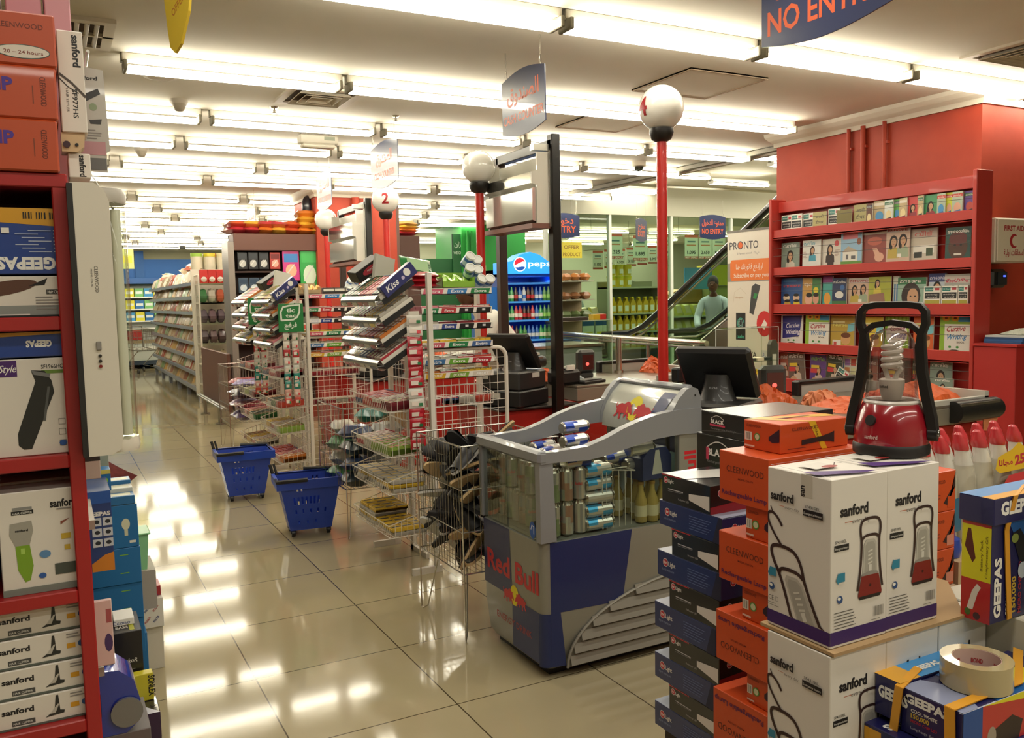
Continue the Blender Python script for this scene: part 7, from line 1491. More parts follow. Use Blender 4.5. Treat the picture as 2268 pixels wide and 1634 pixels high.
t = thing('portable_radio', 'glossy blue portable radio at the lower left', 'radio', (-.03, 2.1, .512)); BLU = M('1c37a0', .2, coat=1)
P = [(0, 0), (.13, 0), (.155, .02), (.162, .07), (.15, .12), (.12, .148), (.04, .155), (0, .15)]
MB().prism(P, 0, .11, BLU, 'y', True).build('body', t); MB().cyl((.132, -.002, .05), (.132, -.01, .05), .034, M('8c9094', .25, .7), 20).build('speaker_grille', t)
MB().lathe([(.001, 0), (.016, 0), (.015, .012), (.001, .014)], M('b9bcc0', .2, .8), 16, (.1, .05, .148)).build('volume_knob', t)
for k in range(4): MB().box(.06 + (k % 2) * .014, .02 + (k // 2) * .03, .152, .07 + (k % 2) * .014, .04 + (k // 2) * .03, .159, M('7f86a8', .3), .001).build('button', t)
MB().line(Fr('-y', 0, -.001, 0, .16, .1, .15), [(.02, .05), (.02, .1), (.08, .1), (.08, .05)], .002, M('0f1c50'), True).build('cassette_door', t)
sbox('carton', 'plain carton under the blue radio', .0, .15, .2, .511, 2.1, .18, M('6a6460', .6))
def asx(mb, F, w, h, G, H): mb.txt(F, 'SONLEX', w - .012, h - .006, .016, BLACK, .055, .03, rot=-PI / 2)
sbox('yellow_box', 'yellow box with black lettering at the lower left', .125, .181, .463, .535, 2.36, .03, M('c8bc2c', .4), asx, .05)
def apb(mb, F, w, h, G, H): mb.d(F, [(0, 0), (w * .6, 0), (w, h * .6), (w, h), (w * .3, h)], M('3a2440')).ell(F, w - .025, .02, .014, .012, M('b9a08a')); mb.d(H, [(0, 0), (w, 0), (w * .8, .05), (w * .3, .06)], M('c2c2cc'))
sbox('purple_box', 'shiny black and purple box at the bottom left corner', .119, .187, .30, .462, 2.28, .1, M('1c1822', .25, coat=.6), apb)
sbox('carton', 'carton under the purple and yellow boxes', .1, .18, 0, .299, 2.24, .13, M('4a4440', .6))
sbox('blister_pack', 'pale pink and white blister pack standing by the red upright', .049, .081, .708, .852, 2.02, .012, M('d8c0b8', .3, coat=.4), lambda mb, F, w, h, G, H: mb.ell(F, w - .01, .05, .008, .02, M('4a3a6a')).rect(F, w - .012, h - .05, .01, .03, M('a85a5a')), .01)
sbox('pouch_pack', 'pale pouch with dark top below the emergency lamp', .05, .083, 1.085, 1.145, 2.2, .02, M('b9a79c', .3, coat=.4), lambda mb, F, w, h, G, H: mb.rect(F, 0, h - .018, w, .018, M('2a2422')), .05)
sbox('small_blue_box', 'small blue and green box under the emergency lamp', .086, .117, .995, 1.052, 2.5, .06, M('1f6aa0', .4), lambda mb, F, w, h, G, H: (mb.ell(F, w - .014, h * .5, .008, .008, M('8ac03a')), mb.rect(F, 0, h * .8, w, h * .2, M('c8bc5a'))), .06)
sbox('white_small_box', 'small white box left of the small blue and green box', .06, .084, .985, 1.03, 2.45, .05, M('cfcbbe', .4), None, .06)
sbox('glass_tumbler_box', 'pale grey green box behind the small blue one', .09, .12, .99, 1.15, 2.62, .1, M('8f9a8c', .3, coat=.4), None, .05)
mb = MB().prism([(0, 0), (.02, -.012), (.024, .0), (.012, .05), (0, .066)], 0, .003, M('5c5c5a', .5), 'y'); solo(mb, 'price_flag', 'dark grey card flag showing beside the lamp top', 'card', (.17, 2.7, 1.7)); MB().cyl((.172, 2.7, 1.76), (.1, 2.72, 1.9), .002, STEEL, 5).build('trim_15', None)['kind'] = 'structure'
# ================================================================ stacked lamp and torch boxes in the right foreground
t = thing('display_platform', 'low red platform carrying the stacked lamp boxes', 'platform', (1.0, .55, 0)); PL = [(.14, .25), (1.9, .25), (1.9, 1.31), (.46, 1.31), (.46, 1.04), (.3, 1.04), (.3, .72), (.14, .72)]; MB().prism(PL, 0, .22, M('9c201e', .5), 'z').build('body', t); MB().prism(PL, .22, .25, M('b9a582', .6), 'z').build('top_board', t)
PUR = M('3a2060', .45); SW = M('d8d2c8', .5); DKL = M('35201c', .5)
def lamp_art(mb, F, cx, cy, s, lean=0.0, hook=False):
    """printed lantern: s = height"""
    def T(p): x, y = p; return (cx + (x * s) + lean * y * s, cy + y * s)
    def L(P, w, m):
        for _ in range(2 if len(P) > 3 else 0): P = [P[0]] + [q for a, b in zip(P, P[1:]) for q in ((a[0] * .75 + b[0] * .25, a[1] * .75 + b[1] * .25), (a[0] * .25 + b[0] * .75, a[1] * .25 + b[1] * .75))] + [P[-1]]
        mb.line(F, [T(p) for p in P], w * s, m)
    mb.d(F, [T(p) for p in ((-.13, .3), (.13, .3), (.11, .68), (.07, .73), (-.07, .73), (-.11, .68))], M('b3afa4', .45)); mb.d(F, [T(p) for p in ((-.1, .33), (.1, .33), (.085, .66), (.05, .7), (-.05, .7), (-.085, .66))], M('a09c92', .45))
    for k in range(4): L([(-.04, .43 + k * .05), (.04, .45 + k * .05)], .02, M('c9c6ba'))
    L([(0, .34), (0, .42)], .05, M('cfccc2'))
    mb.ell(F, *T((0, .3)), .15 * s, .035 * s, M('8c8880'), 16)
    mb.d(F, [T(p) for p in ((-.15, .29), (.15, .29), (.21, .06), (.2, .02), (-.2, .02), (-.21, .06))], M('7c1c18', .4)); mb.d(F, [T(p) for p in ((-.2, .04), (.2, .04), (.18, 0), (-.18, 0))], M('1c1614')); mb.ell(F, *T((0, .16)), .02 * s, .02 * s, M('3a0f0e'), 8)
    L([(-.22, .12), (-.17, .38), (-.15, .72), (-.18, .84), (-.17, .95), (-.1, 1.0), (.1, 1.0), (.17, .95), (.18, .84), (.15, .72), (.17, .38), (.22, .12)], .034, DKL); L([(-.15, .74), (-.1, .79), (.1, .79), (.15, .74)], .034, DKL)
    if hook: L([(.0, 1.0), (-.06, 1.12), (-.08, 1.22), (-.05, 1.3), (.02, 1.32), (.07, 1.27), (.09, 1.2)], .026, DKL); L([(.02, 1.32), (.02, 1.37)], .012, DKL)
def small_print(mb, F, w, h, s=1):
    mb.rect(F, w - .1 * s - .0, .0, .0, .0, BB) if False else None
def sanford_box(label, loc, left=True, z=.298, w=.142, d=.148, top=True):
    h = z; mb = MB().box(0, 0, 0, w, d, h, SW, .0012); F = Fr('-y', 0, 0, 0, w, d, h); G = Fr('-x', 0, 0, 0, w, d, h); H = Fr('+z', 0, 0, 0, w, d, h)
    for K, ww in ((F, w), (G, d)): mb.rect(K, 0, .005, ww, .024, PUR)
    brand(mb, F, .022, h - .067, .019, w=.07, b=.04); mb.txt(F, 'every day', .052, h - .082, .008, M('6a625c'), .045, .0).rect(F, .034, h - .079, .018, .0012, M('b5603a')).txt(F, 'SF4310EL', .01, h - .113, .005, M('4a4a44'), .028, .01).rect(F, .008, h - .127, .036, .011, BB).txt(F, 'Emergency lantern', .01, h - .124, .004, WHITE, .032)
    lamp_art(mb, F, .098, .075, .145)
    mb.d(F, [(.012, .12), (.018, .112), (.018, .116), (.034, .116), (.034, .132), (.018, .132), (.018, .134)], M('2a7f9c')).ell(F, .022, .085, .007, .007, M('2a4a7c')).ell(F, .02, .087, .004, .003, WHITE); bars2(mb, F, .008, .062, .055, 6, '4a4844', .0055, .0013, 5)
    for k in range(11): mb.rect(F, .108 + k * .0022, .04, .0012 if k % 3 else .0006, .018, M('5a5650'))
    bars2(mb, F, .1, .034, .034, 1, '6a6660', .006, .001)
    brand(mb, G, .01, h - .057, .016, w=.056, b=.04); mb.txt(G, 'every day', .045, h - .07, .006, M('6a625c'), .034).rect(G, .03, h - .067, .014, .001, M('b5603a')).rect(G, .088, h - .073, .045, .012, BB).txt(G, 'Emergency lantern', .09, h - .07, .0045, WHITE, .04).txt(G, 'SF4310EL', .092, h - .058, .005, M('4a4a44'), .035, .01)
    # big tilted lantern, cut by the box edge
    A = MB(); lamp_art(A, I4, 0, 0, .19, -.45, True); keep = []
    clip = lambda p: (min(max(p[0], .001), d - .001), min(max(p[1], .03), h - .002))
    for f, mi in zip(A.f, A.mi):
        P2 = [(A.v[i][0] + .122, A.v[i][1] - .034, A.v[i][2]) for i in f]
        if all(p[0] > d or p[1] < .028 for p in P2): continue
        mb.add([(*clip(p), p[2]) for p in P2], [tuple(range(len(P2)))], A.mt[mi], T=G)
    mb.d(G, [(.004, .1), (.01, .092), (.01, .096), (.024, .096), (.024, .112), (.01, .112), (.01, .114)], M('2a7f9c')).ell(G, .014, .076, .007, .007, M('2a4a7c')).ell(G, .012, .078, .004, .003, WHITE).txt(G, 'CE', .006, .05, .009, M('4a4844'), .013).line(G, [(.024, .05), (.03, .05), (.03, .058), (.024, .058)], .001, M('4a4844'), True); bars2(mb, G, .004, .044, .03, 2, '6a6660', .004, .001)
    if top:
        mb.line(H, [(.004, .004), (.004, d - .004), (w - .004, d - .004)], .002, M('4a4450')).d(H, [(0, d * .2), (0, d * .45), (w * .9, .004), (w * .6, .004)], M('4a3070')).rect(H, w * .25, d * .45, w * .4, d * .3, M('c9c4bc')).ell(H, w * .55, d * .5, .018, .01, M('8c2a26')).line(H, [(w * .62, d * .5), (w * .9, d * .72), (w * .95, d * .65)], .002, DKL)
        mb.rect(G, d * .55, h - .04, .025, .04, M('c2bcae', .3)).txt(G, 'san', d * .6, h - .04, .012, BB, .02, .03, rot=PI / 2)
    return solo(mb, 'lantern_box', label, 'box', loc, 0, 'white lantern boxes')
sanford_box('upper white lantern box nearest the orange boxes, both faces visible', (1.159, 1.029, .861))
sanford_box('upper white lantern box carrying the red lantern, at right', (1.303, 1.031, .861))
solo(MB().prism([(0, 0), (.352, 0), (.5, .14), (.5, .19), (0, .175)], 0, .006, M('a88a62', .8), 'z'), 'cardboard_sheet', 'brown cardboard sheet between the two tiers of lantern boxes', 'cardboard', (1.152, 1.014, .854))
for r_, z in enumerate((.554, .254)):
    for k in range(3): sanford_box('%s white lantern box, %s from left, %s tier' % (['lower', 'bottom'][r_], ORD[k], ['under the cardboard sheet', 'resting on the platform'][r_]), (1.15 + k * .143 + (.002 if k == 2 else 0), 1.02, z), top=False)
solo(MB().box(0, 0, 0, .3, .21, .604, M('c2bba8', .6), .003), 'white_carton', 'large plain carton supporting the blue and yellow torch boxes at right', 'carton', (1.585, .93, .2505))
solo(MB().box(0, 0, 0, .2, .08, .26, SW), 'white_carton', 'plain white carton behind the tape roll', 'carton', (1.74, 1.118, .2505)) if False else None
# lantern
K_ = .66
def sc2(p): return [(r * K_ if r > .001 else r, z) for r, z in p]
t = thing('lantern', 'red rechargeable lantern with clear dome and black handle', 'lantern', (1.449, 1.14, 1.1592), -1.12); LR = M('8e1220', .22, coat=.8); LK = M('15110f', .45)
MB().lathe(sc2([(.001, 0), (.1, 0), (.107, .004), (.108, .018), (.104, .024)]), LK, 36).build('base_ring', t)
MB().lathe(sc2([(.104, .024), (.105, .03), (.102, .055), (.092, .08), (.08, .1), (.07, .104), (.001, .104)]), LR, 40).build('body', t)
def onring(s, zc, h, az0, rad, m, w=None, slope=.3):
    vs, fs, x0, x1, y0, y1 = text2d(s, .02); vs, fs = fine(vs, fs); k = h / .72; kx = (w / (x1 - x0)) if w else k; q = []
    for a, c in vs:
        az = az0 + ((a - (x0 + x1) / 2) * kx) / rad; zz = zc + c * k; r = rad + .0012 - (zz - zc) * slope; q.append((r * math.sin(az), -r * math.cos(az), zz))
    return MB().add(q, fs, m)
onring('sanford', .036, .008, -.33, .0688, M('c9a9a0', .4), .027, .1).build('lettering', t)
a = -.38; MB().cyl((.061 * math.sin(a), -.061 * math.cos(a), .07), (.0675 * math.sin(a), -.0675 * math.cos(a), .072), .0105, LK, 18).build('switch_button', t)
MB().lathe(sc2([(.078, .1), (.08, .104), (.076, .108), (.07, .106)]), M('cfc8c0', .2), 36).build('dome_collar', t)
DOME = glassmat('lantern_dome', 'e6e0de', .5, .03)
MB().lathe(sc2([(.074, .106), (.072, .12), (.068, .16), (.066, .2), (.06, .222), (.046, .238), (.022, .246), (.001, .247)]), DOME, 36).build('dome', t)
MB().lathe([(.001, .106), (.016, .106), (.02, .116), (.0235, .135), (.0235, .146), (.019, .148), (.001, .148)], M('ddd8cc', .4), 24).build('bulb_base', t)
onring('sanford', .131, .006, -.45, .0237, BB, .018, 0).build('bulb_lettering', t)
mb = MB(); sp = [(.0165 * math.cos(q * .35), .0165 * math.sin(q * .35), .166 + q * .00068) for q in range(73)]
mb.tube([(.006, 0, .146), (.01, 0, .158)] + sp + [(.005, 0, .219), (-.004, 0, .219)], .0048, M('efece2', .25, coat=.5), 8); mb.tube([(-.006, 0, .146), (-.011, .002, .16), (-.0155, .004, .17)], .0048, M('efece2', .25, coat=.5), 8); mb.build('spiral_bulb', t)
hp = [(-.077, .045), (-.073, .075), (-.063, .12), (-.055, .165), (-.052, .21), (-.053, .235), (-.06, .255), (-.059, .278), (-.05, .289), (-.028, .292), (.028, .292), (.05, .289), (.059, .278), (.06, .255), (.053, .235), (.052, .21), (.055, .165), (.063, .12), (.073, .075), (.077, .045)]
mb = MB(); n = len(hp); wd = [.009] * 5 + [.0065] * 10 + [.009] * 5; vs = []
for i, p_ in enumerate(hp):
    a_, b_ = hp[max(0, i - 1)], hp[min(n - 1, i + 1)]; dx, dz = b_[0] - a_[0], b_[1] - a_[1]; Lh = math.hypot(dx, dz); nx, nz = -dz / Lh * wd[i], dx / Lh * wd[i]
    vs.append([(p_[0] - nx, -.013, p_[1] - nz), (p_[0] + nx * .8, -.013, p_[1] + nz * .8), (p_[0] + nx, -.009, p_[1] + nz), (p_[0] + nx, .009, p_[1] + nz), (p_[0] + nx * .8, .013, p_[1] + nz * .8), (p_[0] - nx, .013, p_[1] - nz)])
mb.rings(vs, LK, True, True, False); mb.prism([(-.054, .228), (-.035, .246), (0, .252), (.035, .246), (.054, .228), (.054, .243), (.035, .258), (0, .263), (-.035, .258), (-.054, .243)], -.012, .012, LK, 'y')
for sx in (-1, 1): mb.cyl((sx * .068, 0, .045), (sx * .084, 0, .045), .015, LK, 16)
mb.build('handle', t)
for sx in (-1, 1): MB().cyl((sx * .084, 0, .045), (sx * .087, 0, .045), .007, CHROME, 12).build('pivot_screw', t)
# ---------------------------------------------------------------- orange lamp boxes
OR = M('c24612', .42, coat=.15)
def orange_box(label, x, y0, y1, z0, z1, depth=.28, kind='lamp', flip=False, strap=False):
    d, h = y1 - y0, z1 - z0; mb = MB().box(0, 0, 0, depth, d, h, OR, .0015); G = Fr('-x', 0, 0, 0, depth, d, h); F = Fr('-y', 0, 0, 0, depth, d, h); H = Fr('+z', 0, 0, 0, depth, d, h); dk = M('6a1f12', .5)
    if kind == 'lamp':
        Q = sub(G, d, h, PI) if flip else G
        cleen(mb, Q, d * .16, h * .6, h * .13, d * .74); mb.txt(Q, 'MODEL CW-274', d * .4, h * .47, h * .04, dk, d * .3, .01); mb.txt(Q, 'Rechargeable Lamp', d * .06, h * .13, h * .095, M('5c1a48', .5), d * .98 * .92, .025)
        cleen(mb, H, .05, .05, .014, .1)
    else:
        cleen(mb, G, d * .08, h * .78, h * .09, d * .4); mb.rect(G, d * .03, h * .3, d * .2, h * .3, M('d8d0c0')); 
        for k in range(9): mb.rect(G, d * (.045 + k * .019), h * .33, d * .009, h * .24, M('6a6258')) if k % 4 else None
        mb.ell(G, d * .38, h * .46, h * .14, h * .14, M('4a8a3a')).ell(G, d * .38, h * .46, h * .1, h * .1, M('c9c8a0')).rect(G, d * .03, h * .08, d * .28, h * .06, M('d8b9a8'))
        mb.d(G, [(d * .7, h * .52), (d * .98, h * .84), (d * .98, h * .4), (d * .8, h * .34), (d * .7, h * .4)], M('2a1226'))
        cleen(mb, F, depth * .16, h * .74, h * .11, depth * .38); mb.d(F, [(depth * .3, h * .4), (depth * .58, h * .44), (depth * .72, h * .52), (depth * .78, h * .58), (depth * .78, h * .18), (depth * .72, h * .24), (depth * .58, h * .28), (depth * .3, h * .22)], M('2a1014')); bars2(mb, F, depth * .1, h * .12, depth * .4, 1, '6a1f12', .004, .0015)
        mb.line(H, [(depth * .3, d * .6), (depth * .75, d * .6)], .006, M('6a2414'))
    o = thing('orange_box', label, 'box', (x, y0, z0), 0, 'orange lamp and torch boxes') if strap else solo(mb, 'orange_box', label, 'box', (x, y0, z0), 0, 'orange lamp and torch boxes')
    if strap:
        mb.build('carton', o); sm = M('d8a81c', .35, coat=.3); s = MB(); 
        s.d(F, [(depth * .6, 0), (depth * .68, 0), (depth * .5, h), (depth * .4, h)], sm).d(H, [(depth * .4, 0), (depth * .5, 0), (depth * .15, d), (0, d)], sm).d(H, [(depth * .0, d * .85), (depth, d * .25), (depth, d * .6), (depth * .2, d)], sm); s.txt(F, 'CHARGER', depth * .475, h * .86, .006, M('6a5210'), h * .72, .01, rot=-1.2); s.build('yellow_tape', o)
    return o
orange_box('topmost orange torch box with yellow tape over it', 1.36, 1.345, 1.455, 1.1345, 1.198, .207, 'torch', strap=True)
orange_box('uppermost large orange lamp box with upright lettering', 1.3, 1.317, 1.469, 1.023, 1.134)
orange_box('small orange torch box under the uppermost large one', 1.31, 1.315, 1.396, .9515, 1.022, .25, 'torch')
orange_box('second large orange lamp box down, upright lettering', 1.3, 1.317, 1.471, .841, .951)
orange_box('small orange torch box under the second large orange one', 1.31, 1.315, 1.408, .7675, .840, .25, 'torch')
orange_box('third large orange lamp box down, lettering upside down', 1.298, 1.317, 1.479, .652, .767, flip=True)
orange_box('small orange torch box under the third large orange one', 1.31, 1.315, 1.393, .5815, .651, .25, 'torch')
orange_box('lowest large orange lamp box in view, lettering upside down', 1.296, 1.317, 1.487, .455, .581, flip=True)
orange_box('hidden supporting orange box at the bottom of the stack', 1.3, 1.317, 1.48, .251, .454)
for k, (z0, z1) in enumerate(((.945, 1.043), (.852, .944), (.76, .851))):
    d = .3; mb = MB().box(0, 0, 0, d, .12, z1 - z0, OR, .0015); F = Fr('-y', 0, 0, 0, d, .12, z1 - z0); h = z1 - z0
    cleen(mb, F, d - .09, h * .7, .009, .05); mb.d(F, [(d - .045, h * .2), (d - .03, h * .15), (d - .012, h * .55), (d - .002, h * .95), (d - .002, h * .6), (d - .02, h * .5)], M('2a1014')).rect(F, d - .03, h * .08, .026, h * .28, M('c9806a') if k else OR); bars2(mb, F, d - .085, h * .5, .03, 3, '6a1f12', .008, .0015)
    solo(mb, 'orange_box', ['upper', 'middle', 'lower'][k] + ' orange box showing right of the white lantern boxes', 'box', (1.613, 1.32, z0))
solo(MB().box(0, 0, 0, .3, .14, .508, M('b5a184', .7)), 'brown_carton', 'plain carton under the orange boxes right of the lantern boxes', 'carton', (1.613, 1.31, .251))
# ---------------------------------------------------------------- torch boxes, black and blue, criss-crossed
TK, TN = M('161517', .3, coat=.5), M('1c2c62', .32, coat=.4)
def light_box(label, kind, x, y0, y1, z0, z1, depth=.16):
    d, h = y1 - y0, z1 - z0; mb = MB().box(0, 0, 0, depth, d, h, TK if kind == 'black' else TN, .0012); G = Fr('-x', 0, 0, 0, depth, d, h); F = Fr('-y', 0, 0, 0, depth, d, h); H = Fr('+z', 0, 0, 0, depth, d, h); rd = M('b8283a', .35)
    def logo(K, x_, y_, s): mb.ell(K, x_, y_, s, s * 1.05, M('d8d0cc', .4), 16).ell(K, x_, y_, s * .84, s * .88, rd, 14).txt(K, 'itv', x_, y_ - s * .3, s * .8, WHITE, s * 1.0, .03, al='c').txt(K, 'Light', x_ + s * 1.15, y_ - s * .55, s * 1.1, M('e4e2dc', .4), s * 2.6, .02)
    if kind == 'black':
        logo(G, d * .09, h * .8, h * .12); mb.rect(G, d * .0, h * .965, d * .42, h * .035, rd)
        mb.line(G, [(d * .14, h * .5), (d * .46, h * .5)], h * .035, M('b9b9bc')).line(G, [(d * .14, h * .42), (d * .46, h * .46)], h * .015, M('8a8a8c')).d(G, [(d * .58, h * .52), (d * .99, h * .62), (d * .99, h * .1), (d * .58, h * .3)], M('d5d3ce', .4)).txt(G, 'Performer LED', d * .36, h * .18, h * .07, M('a9a7a4'), d * .22, .01)
        mb.d(F, [(0, 0), (depth, 0), (depth, h * .4), (0, h * .25)], M('8c1c24', .35)); logo(F, depth * .2, h * .7, h * .13); mb.d(H, [(0, d * .5), (depth, d * .2), (depth, d * .75), (0, d)], M('c6c3bd', .25)).ell(H, depth * .7, d * .3, .012, .009, rd)
    else:
        logo(G, d * .14, h * .6, h * .16); mb.txt(G, 'EQUS PREMIUM', d * .08, h * .28, h * .08, M('8a9ac0'), d * .2)
        for k in range(6): mb.rect(G, d * .5, h * (.72 - .1 * k), d * (.34 - .03 * (k % 3)), h * .02, M('6a7cae'))
        mb.d(G, [(d * .86, 0), (d, 0), (d, h), (d * .95, h)], M('141a3c')); logo(F, depth * .2, h * .6, h * .14); mb.rect(H, 0, 0, depth, d, M('8e96a8', .25))
    return solo(mb, 'torch_box', label, 'box', (x, y0, z0), 0, 'black and blue torch boxes')
LB_ = [('black', 1.638, 1.83, .931, 1.004, 'topmost black torch box with white beam picture'), ('blue', 1.595, 1.842, .864, .930, 'dark blue torch box right under the topmost black one'), ('black', 1.607, 1.79, .792, .863, 'second black torch box of the criss-cross stack'), ('blue', 1.6, 1.852, .722, .791, 'second blue torch box of the criss-cross stack'),
      ('black', 1.607, 1.802, .645, .721, 'third black torch box of the criss-cross stack'), ('blue', 1.62, 1.866, .574, .644, 'third blue torch box of the criss-cross stack'), ('black', 1.607, 1.805, .5, .573, 'fourth black torch box of the criss-cross stack'), ('blue', 1.623, 1.868, .43, .499, 'fourth blue torch box of the criss-cross stack'),
      ('black', 1.607, 1.806, .36, .429, 'fifth black torch box of the criss-cross stack'), ('blue', 1.624, 1.87, .291, .359, 'lowest blue torch box of the criss-cross stack')]
for kd, y0, y1, z0, z1, lab in LB_: light_box(lab, kd, 1.42, y0, y1, z0, z1, .17 if kd == 'black' else .2)
solo(MB().box(0, 0, 0, .17, .22, .04, M('3a322c', .7)), 'wooden_block', 'flat block under the criss-cross torch box stack', 'block', (1.44, 1.63, .2505))
# clear packing film round the stack
def iblack(label, x, y0, y1, z0, z1, big):
    depth, d, h = .3, y1 - y0, z1 - z0; mb = MB().box(0, 0, 0, depth, d, h, TK, .0015); G = Fr('-x', 0, 0, 0, depth, d, h); H = Fr('+z', 0, 0, 0, depth, d, h)
    mb.txt(G, 'BLACK', d * .2, h * .52, h * .16, WHITE, d * .26 if not big else d * .42, .03).line(G, [(d * (.2 + (.26 if not big else .42) * k / 8), h * (.7 + .16 * math.sin(PI * k / 8))) for k in range(9)], h * .025, M('d8d4cc')).rect(G, d * .18, h * .4, d * (.3 if not big else .05), h * .08 if not big else h * .3, M('c83a5a')).txt(G, 'Rechargeable Flashlight', d * .2, h * .26 if not big else h * .34, h * .07, M('8c8a88'), d * .5)
    mb.rect(H, 0, 0, depth, d, M('7a766c', .2)); mb.line(G, [(0, h * .1), (d * .5, h * .25), (d, h * .3)], h * .02, M('5a5856'))
    return solo(mb, 'flashlight_box', label, 'box', (x, y0, z0), 0, 'black flashlight boxes')
iblack('upper black flashlight box behind the orange torch box', 1.62, 1.70, 1.905, 1.085, 1.15, False); iblack('lower black flashlight box with white arc logo', 1.62, 1.70, 1.925, .965, 1.084, True)
solo(MB().box(0, 0, 0, .3, .2, .713, M('2a2628', .5)), 'black_carton', 'tall dark carton under the black flashlight boxes', 'carton', (1.625, 1.71, .251))
# ---------------------------------------------------------------- blue and yellow torch boxes near the camera
def gbox(name, label, x, y, z, w, d, h, art): 
    mb = MB().box(0, 0, 0, w, d, h, NBD, .0015); art(mb, Fr('-x', 0, 0, 0, w, d, h), Fr('-y', 0, 0, 0, w, d, h), Fr('+z', 0, 0, 0, w, d, h)); return solo(mb, name, label, 'box', (x, y, z), 0, 'blue and yellow torch boxes')
NBD = M('1e1e52', .35, coat=.3); RDB = M('b5201e', .38, coat=.3); YL = M('d8cf1c', .38); STR = M('d99a2c', .4)
def aQ(mb, G, F, H):      # taped box with the roll on it
    geepas(mb, G, .008, .056, .015, .085); mb.txt(G, 'COOL WHITE', .02, .042, .006, WHITE, .05, .02).txt(G, '150,000', .02, .032, .008, M('c8a83a'), .035, .03).txt(G, 'MICRO CHIP LED', .02, .024, .005, M('b0283c'), .05, .02).txt(G, 'Long Range Beam', .02, .012, .005, M('b9bccb'), .05)
    mb.d(H, [(0, .0), (.0, .115), (.05, .115), (.08, .06), (.04, .0)], M('8c93b0', .25)).rect(H, .09, 0, .13, .115, M('1f5a9c', .3)).rect(H, .19, .0, .06, .115, YL).txt(H, 'SUPER', .12, .08, .02, WHITE, .06, .04).ell(H, .15, .04, .014, .01, M('c9603a')).rect(H, .11, .035, .02, .008, M('8c3a2a'))
    mb.rect(F, .0, 0, .05, .078, M('1c4a90')).rect(F, .05, 0, .25, .078, RDB).d(F, [(.05, .078), (.3, .078), (.3, .05)], YL).d(F, [(.07, .0), (.08, .03), (.13, .045), (.16, .03), (.15, .0)], M('2c1c18')).ell(F, .075, .02, .012, .018, M('9c9080')); geepas(mb, F, .17, .045, .012, .07)
gbox('torch_carton', 'navy torch box under the roll of tape', 1.262, .85, .718, .3, .115, .078, aQ)
def aP(mb, G, F, H): geepas(mb, G, .008, .035, .02, .06); mb.rect(H, 0, 0, .055, .055, YB_).rect(H, .055, 0, .2, .055, LB); mb.txt(H, 'GEEPAS', .075, .018, .014, WHITE, .06, .04, rot=0)
gbox('torch_carton', 'second blue and yellow torch box behind the taped one', 1.262, .967, .728, .24, .052, .072, aP)
def aR(mb, G, F, H): mb.rect(G, 0, 0, .035, .16, YB_).txt(G, 'Long Range', .055, .15, .008, M('9aa4cc'), .07, rot=-PI / 2).txt(G, 'MICRO', .072, .15, .008, M('a82a3c'), .05, .03, rot=-PI / 2).txt(G, '150', .085, .15, .012, M('c8a83a'), .03, .03, rot=-PI / 2).txt(G, 'COOL', .1, .15, .008, WHITE, .04, .02, rot=-PI / 2); geepas(mb, H, .09, .06, .018, .08, PI)
gbox('torch_carton', 'standing torch box at the very bottom, yellow edged', 1.235, .93, .551, .1, .088, .166, aR)
def aS(mb, G, F, H): geepas(mb, H, .09, .09, .018, .08, PI); mb.rect(G, 0, 0, .1, .05, LB); geepas(mb, G, .01, .1, .02, .08)
gbox('torch_carton', 'navy torch box directly under the taped one', 1.25, .84, .551, .3, .088, .166, aS)
solo(MB().box(0, 0, 0, .34, .19, .3, M('b9a27c', .7)), 'brown_carton', 'brown carton under the near torch boxes', 'carton', (1.23, .825, .2505))
t = thing('tape_roll', 'roll of clear packing tape with red printed core', 'tape roll', (1.379, .906, .7985), .3); TP = M('b3a47c', .18, coat=.8)
MB().lathe([(.039, 0), (.0575, 0), (.0575, .046), (.039, .046)], TP, 40, loop=True).build('tape', t)
mb = MB().lathe([(.0375, .002), (.0385, .002), (.0385, .0455), (.0375, .0455)], M('c9a898', .7), 40, loop=True)
for k in range(6):
    vs, fs, x0, x1, y0, y1 = text2d('BOND', .03); q = [(.0365 * math.sin(k * 1.05 + (a - x0) * .0065 / .0365), .0365 * math.cos(k * 1.05 + (a - x0) * .0065 / .0365), .022 + b_ * .011) for a, b_ in vs]; mb.add(q, fs, M('a82a2c'))
mb.build('core', t)
def band(name, label, pts, w): 
    mb = MB(); u = Vector(w)
    for a_, b_ in zip(pts, pts[1:]): A_, B_ = Vector(a_), Vector(b_); nn = (B_ - A_).cross(u).normalized() * .0008; mb.add([(A_ - u + nn)[:], (A_ + u + nn)[:], (B_ + u + nn)[:], (B_ - u + nn)[:], (A_ - u - nn)[:], (A_ + u - nn)[:], (B_ + u - nn)[:], (B_ - u - nn)[:]], [(3, 2, 1, 0), (4, 5, 6, 7), (0, 1, 5, 4), (2, 3, 7, 6)], STR)
    solo(mb, name, label, 'strap')
band('yellow_strap', 'yellow strap round the taped torch box near its front corner', [(1.256, .862, .55), (1.257, .87, .799), (1.44, .87, .8015), (1.57, .95, .8015)], (.0, .0095, .0))
band('yellow_strap', 'yellow strap slanting down between the two navy torch boxes', [(1.25, .99, .56), (1.254, .963, .798), (1.34, .99, .8025)], (0, .008, .0))
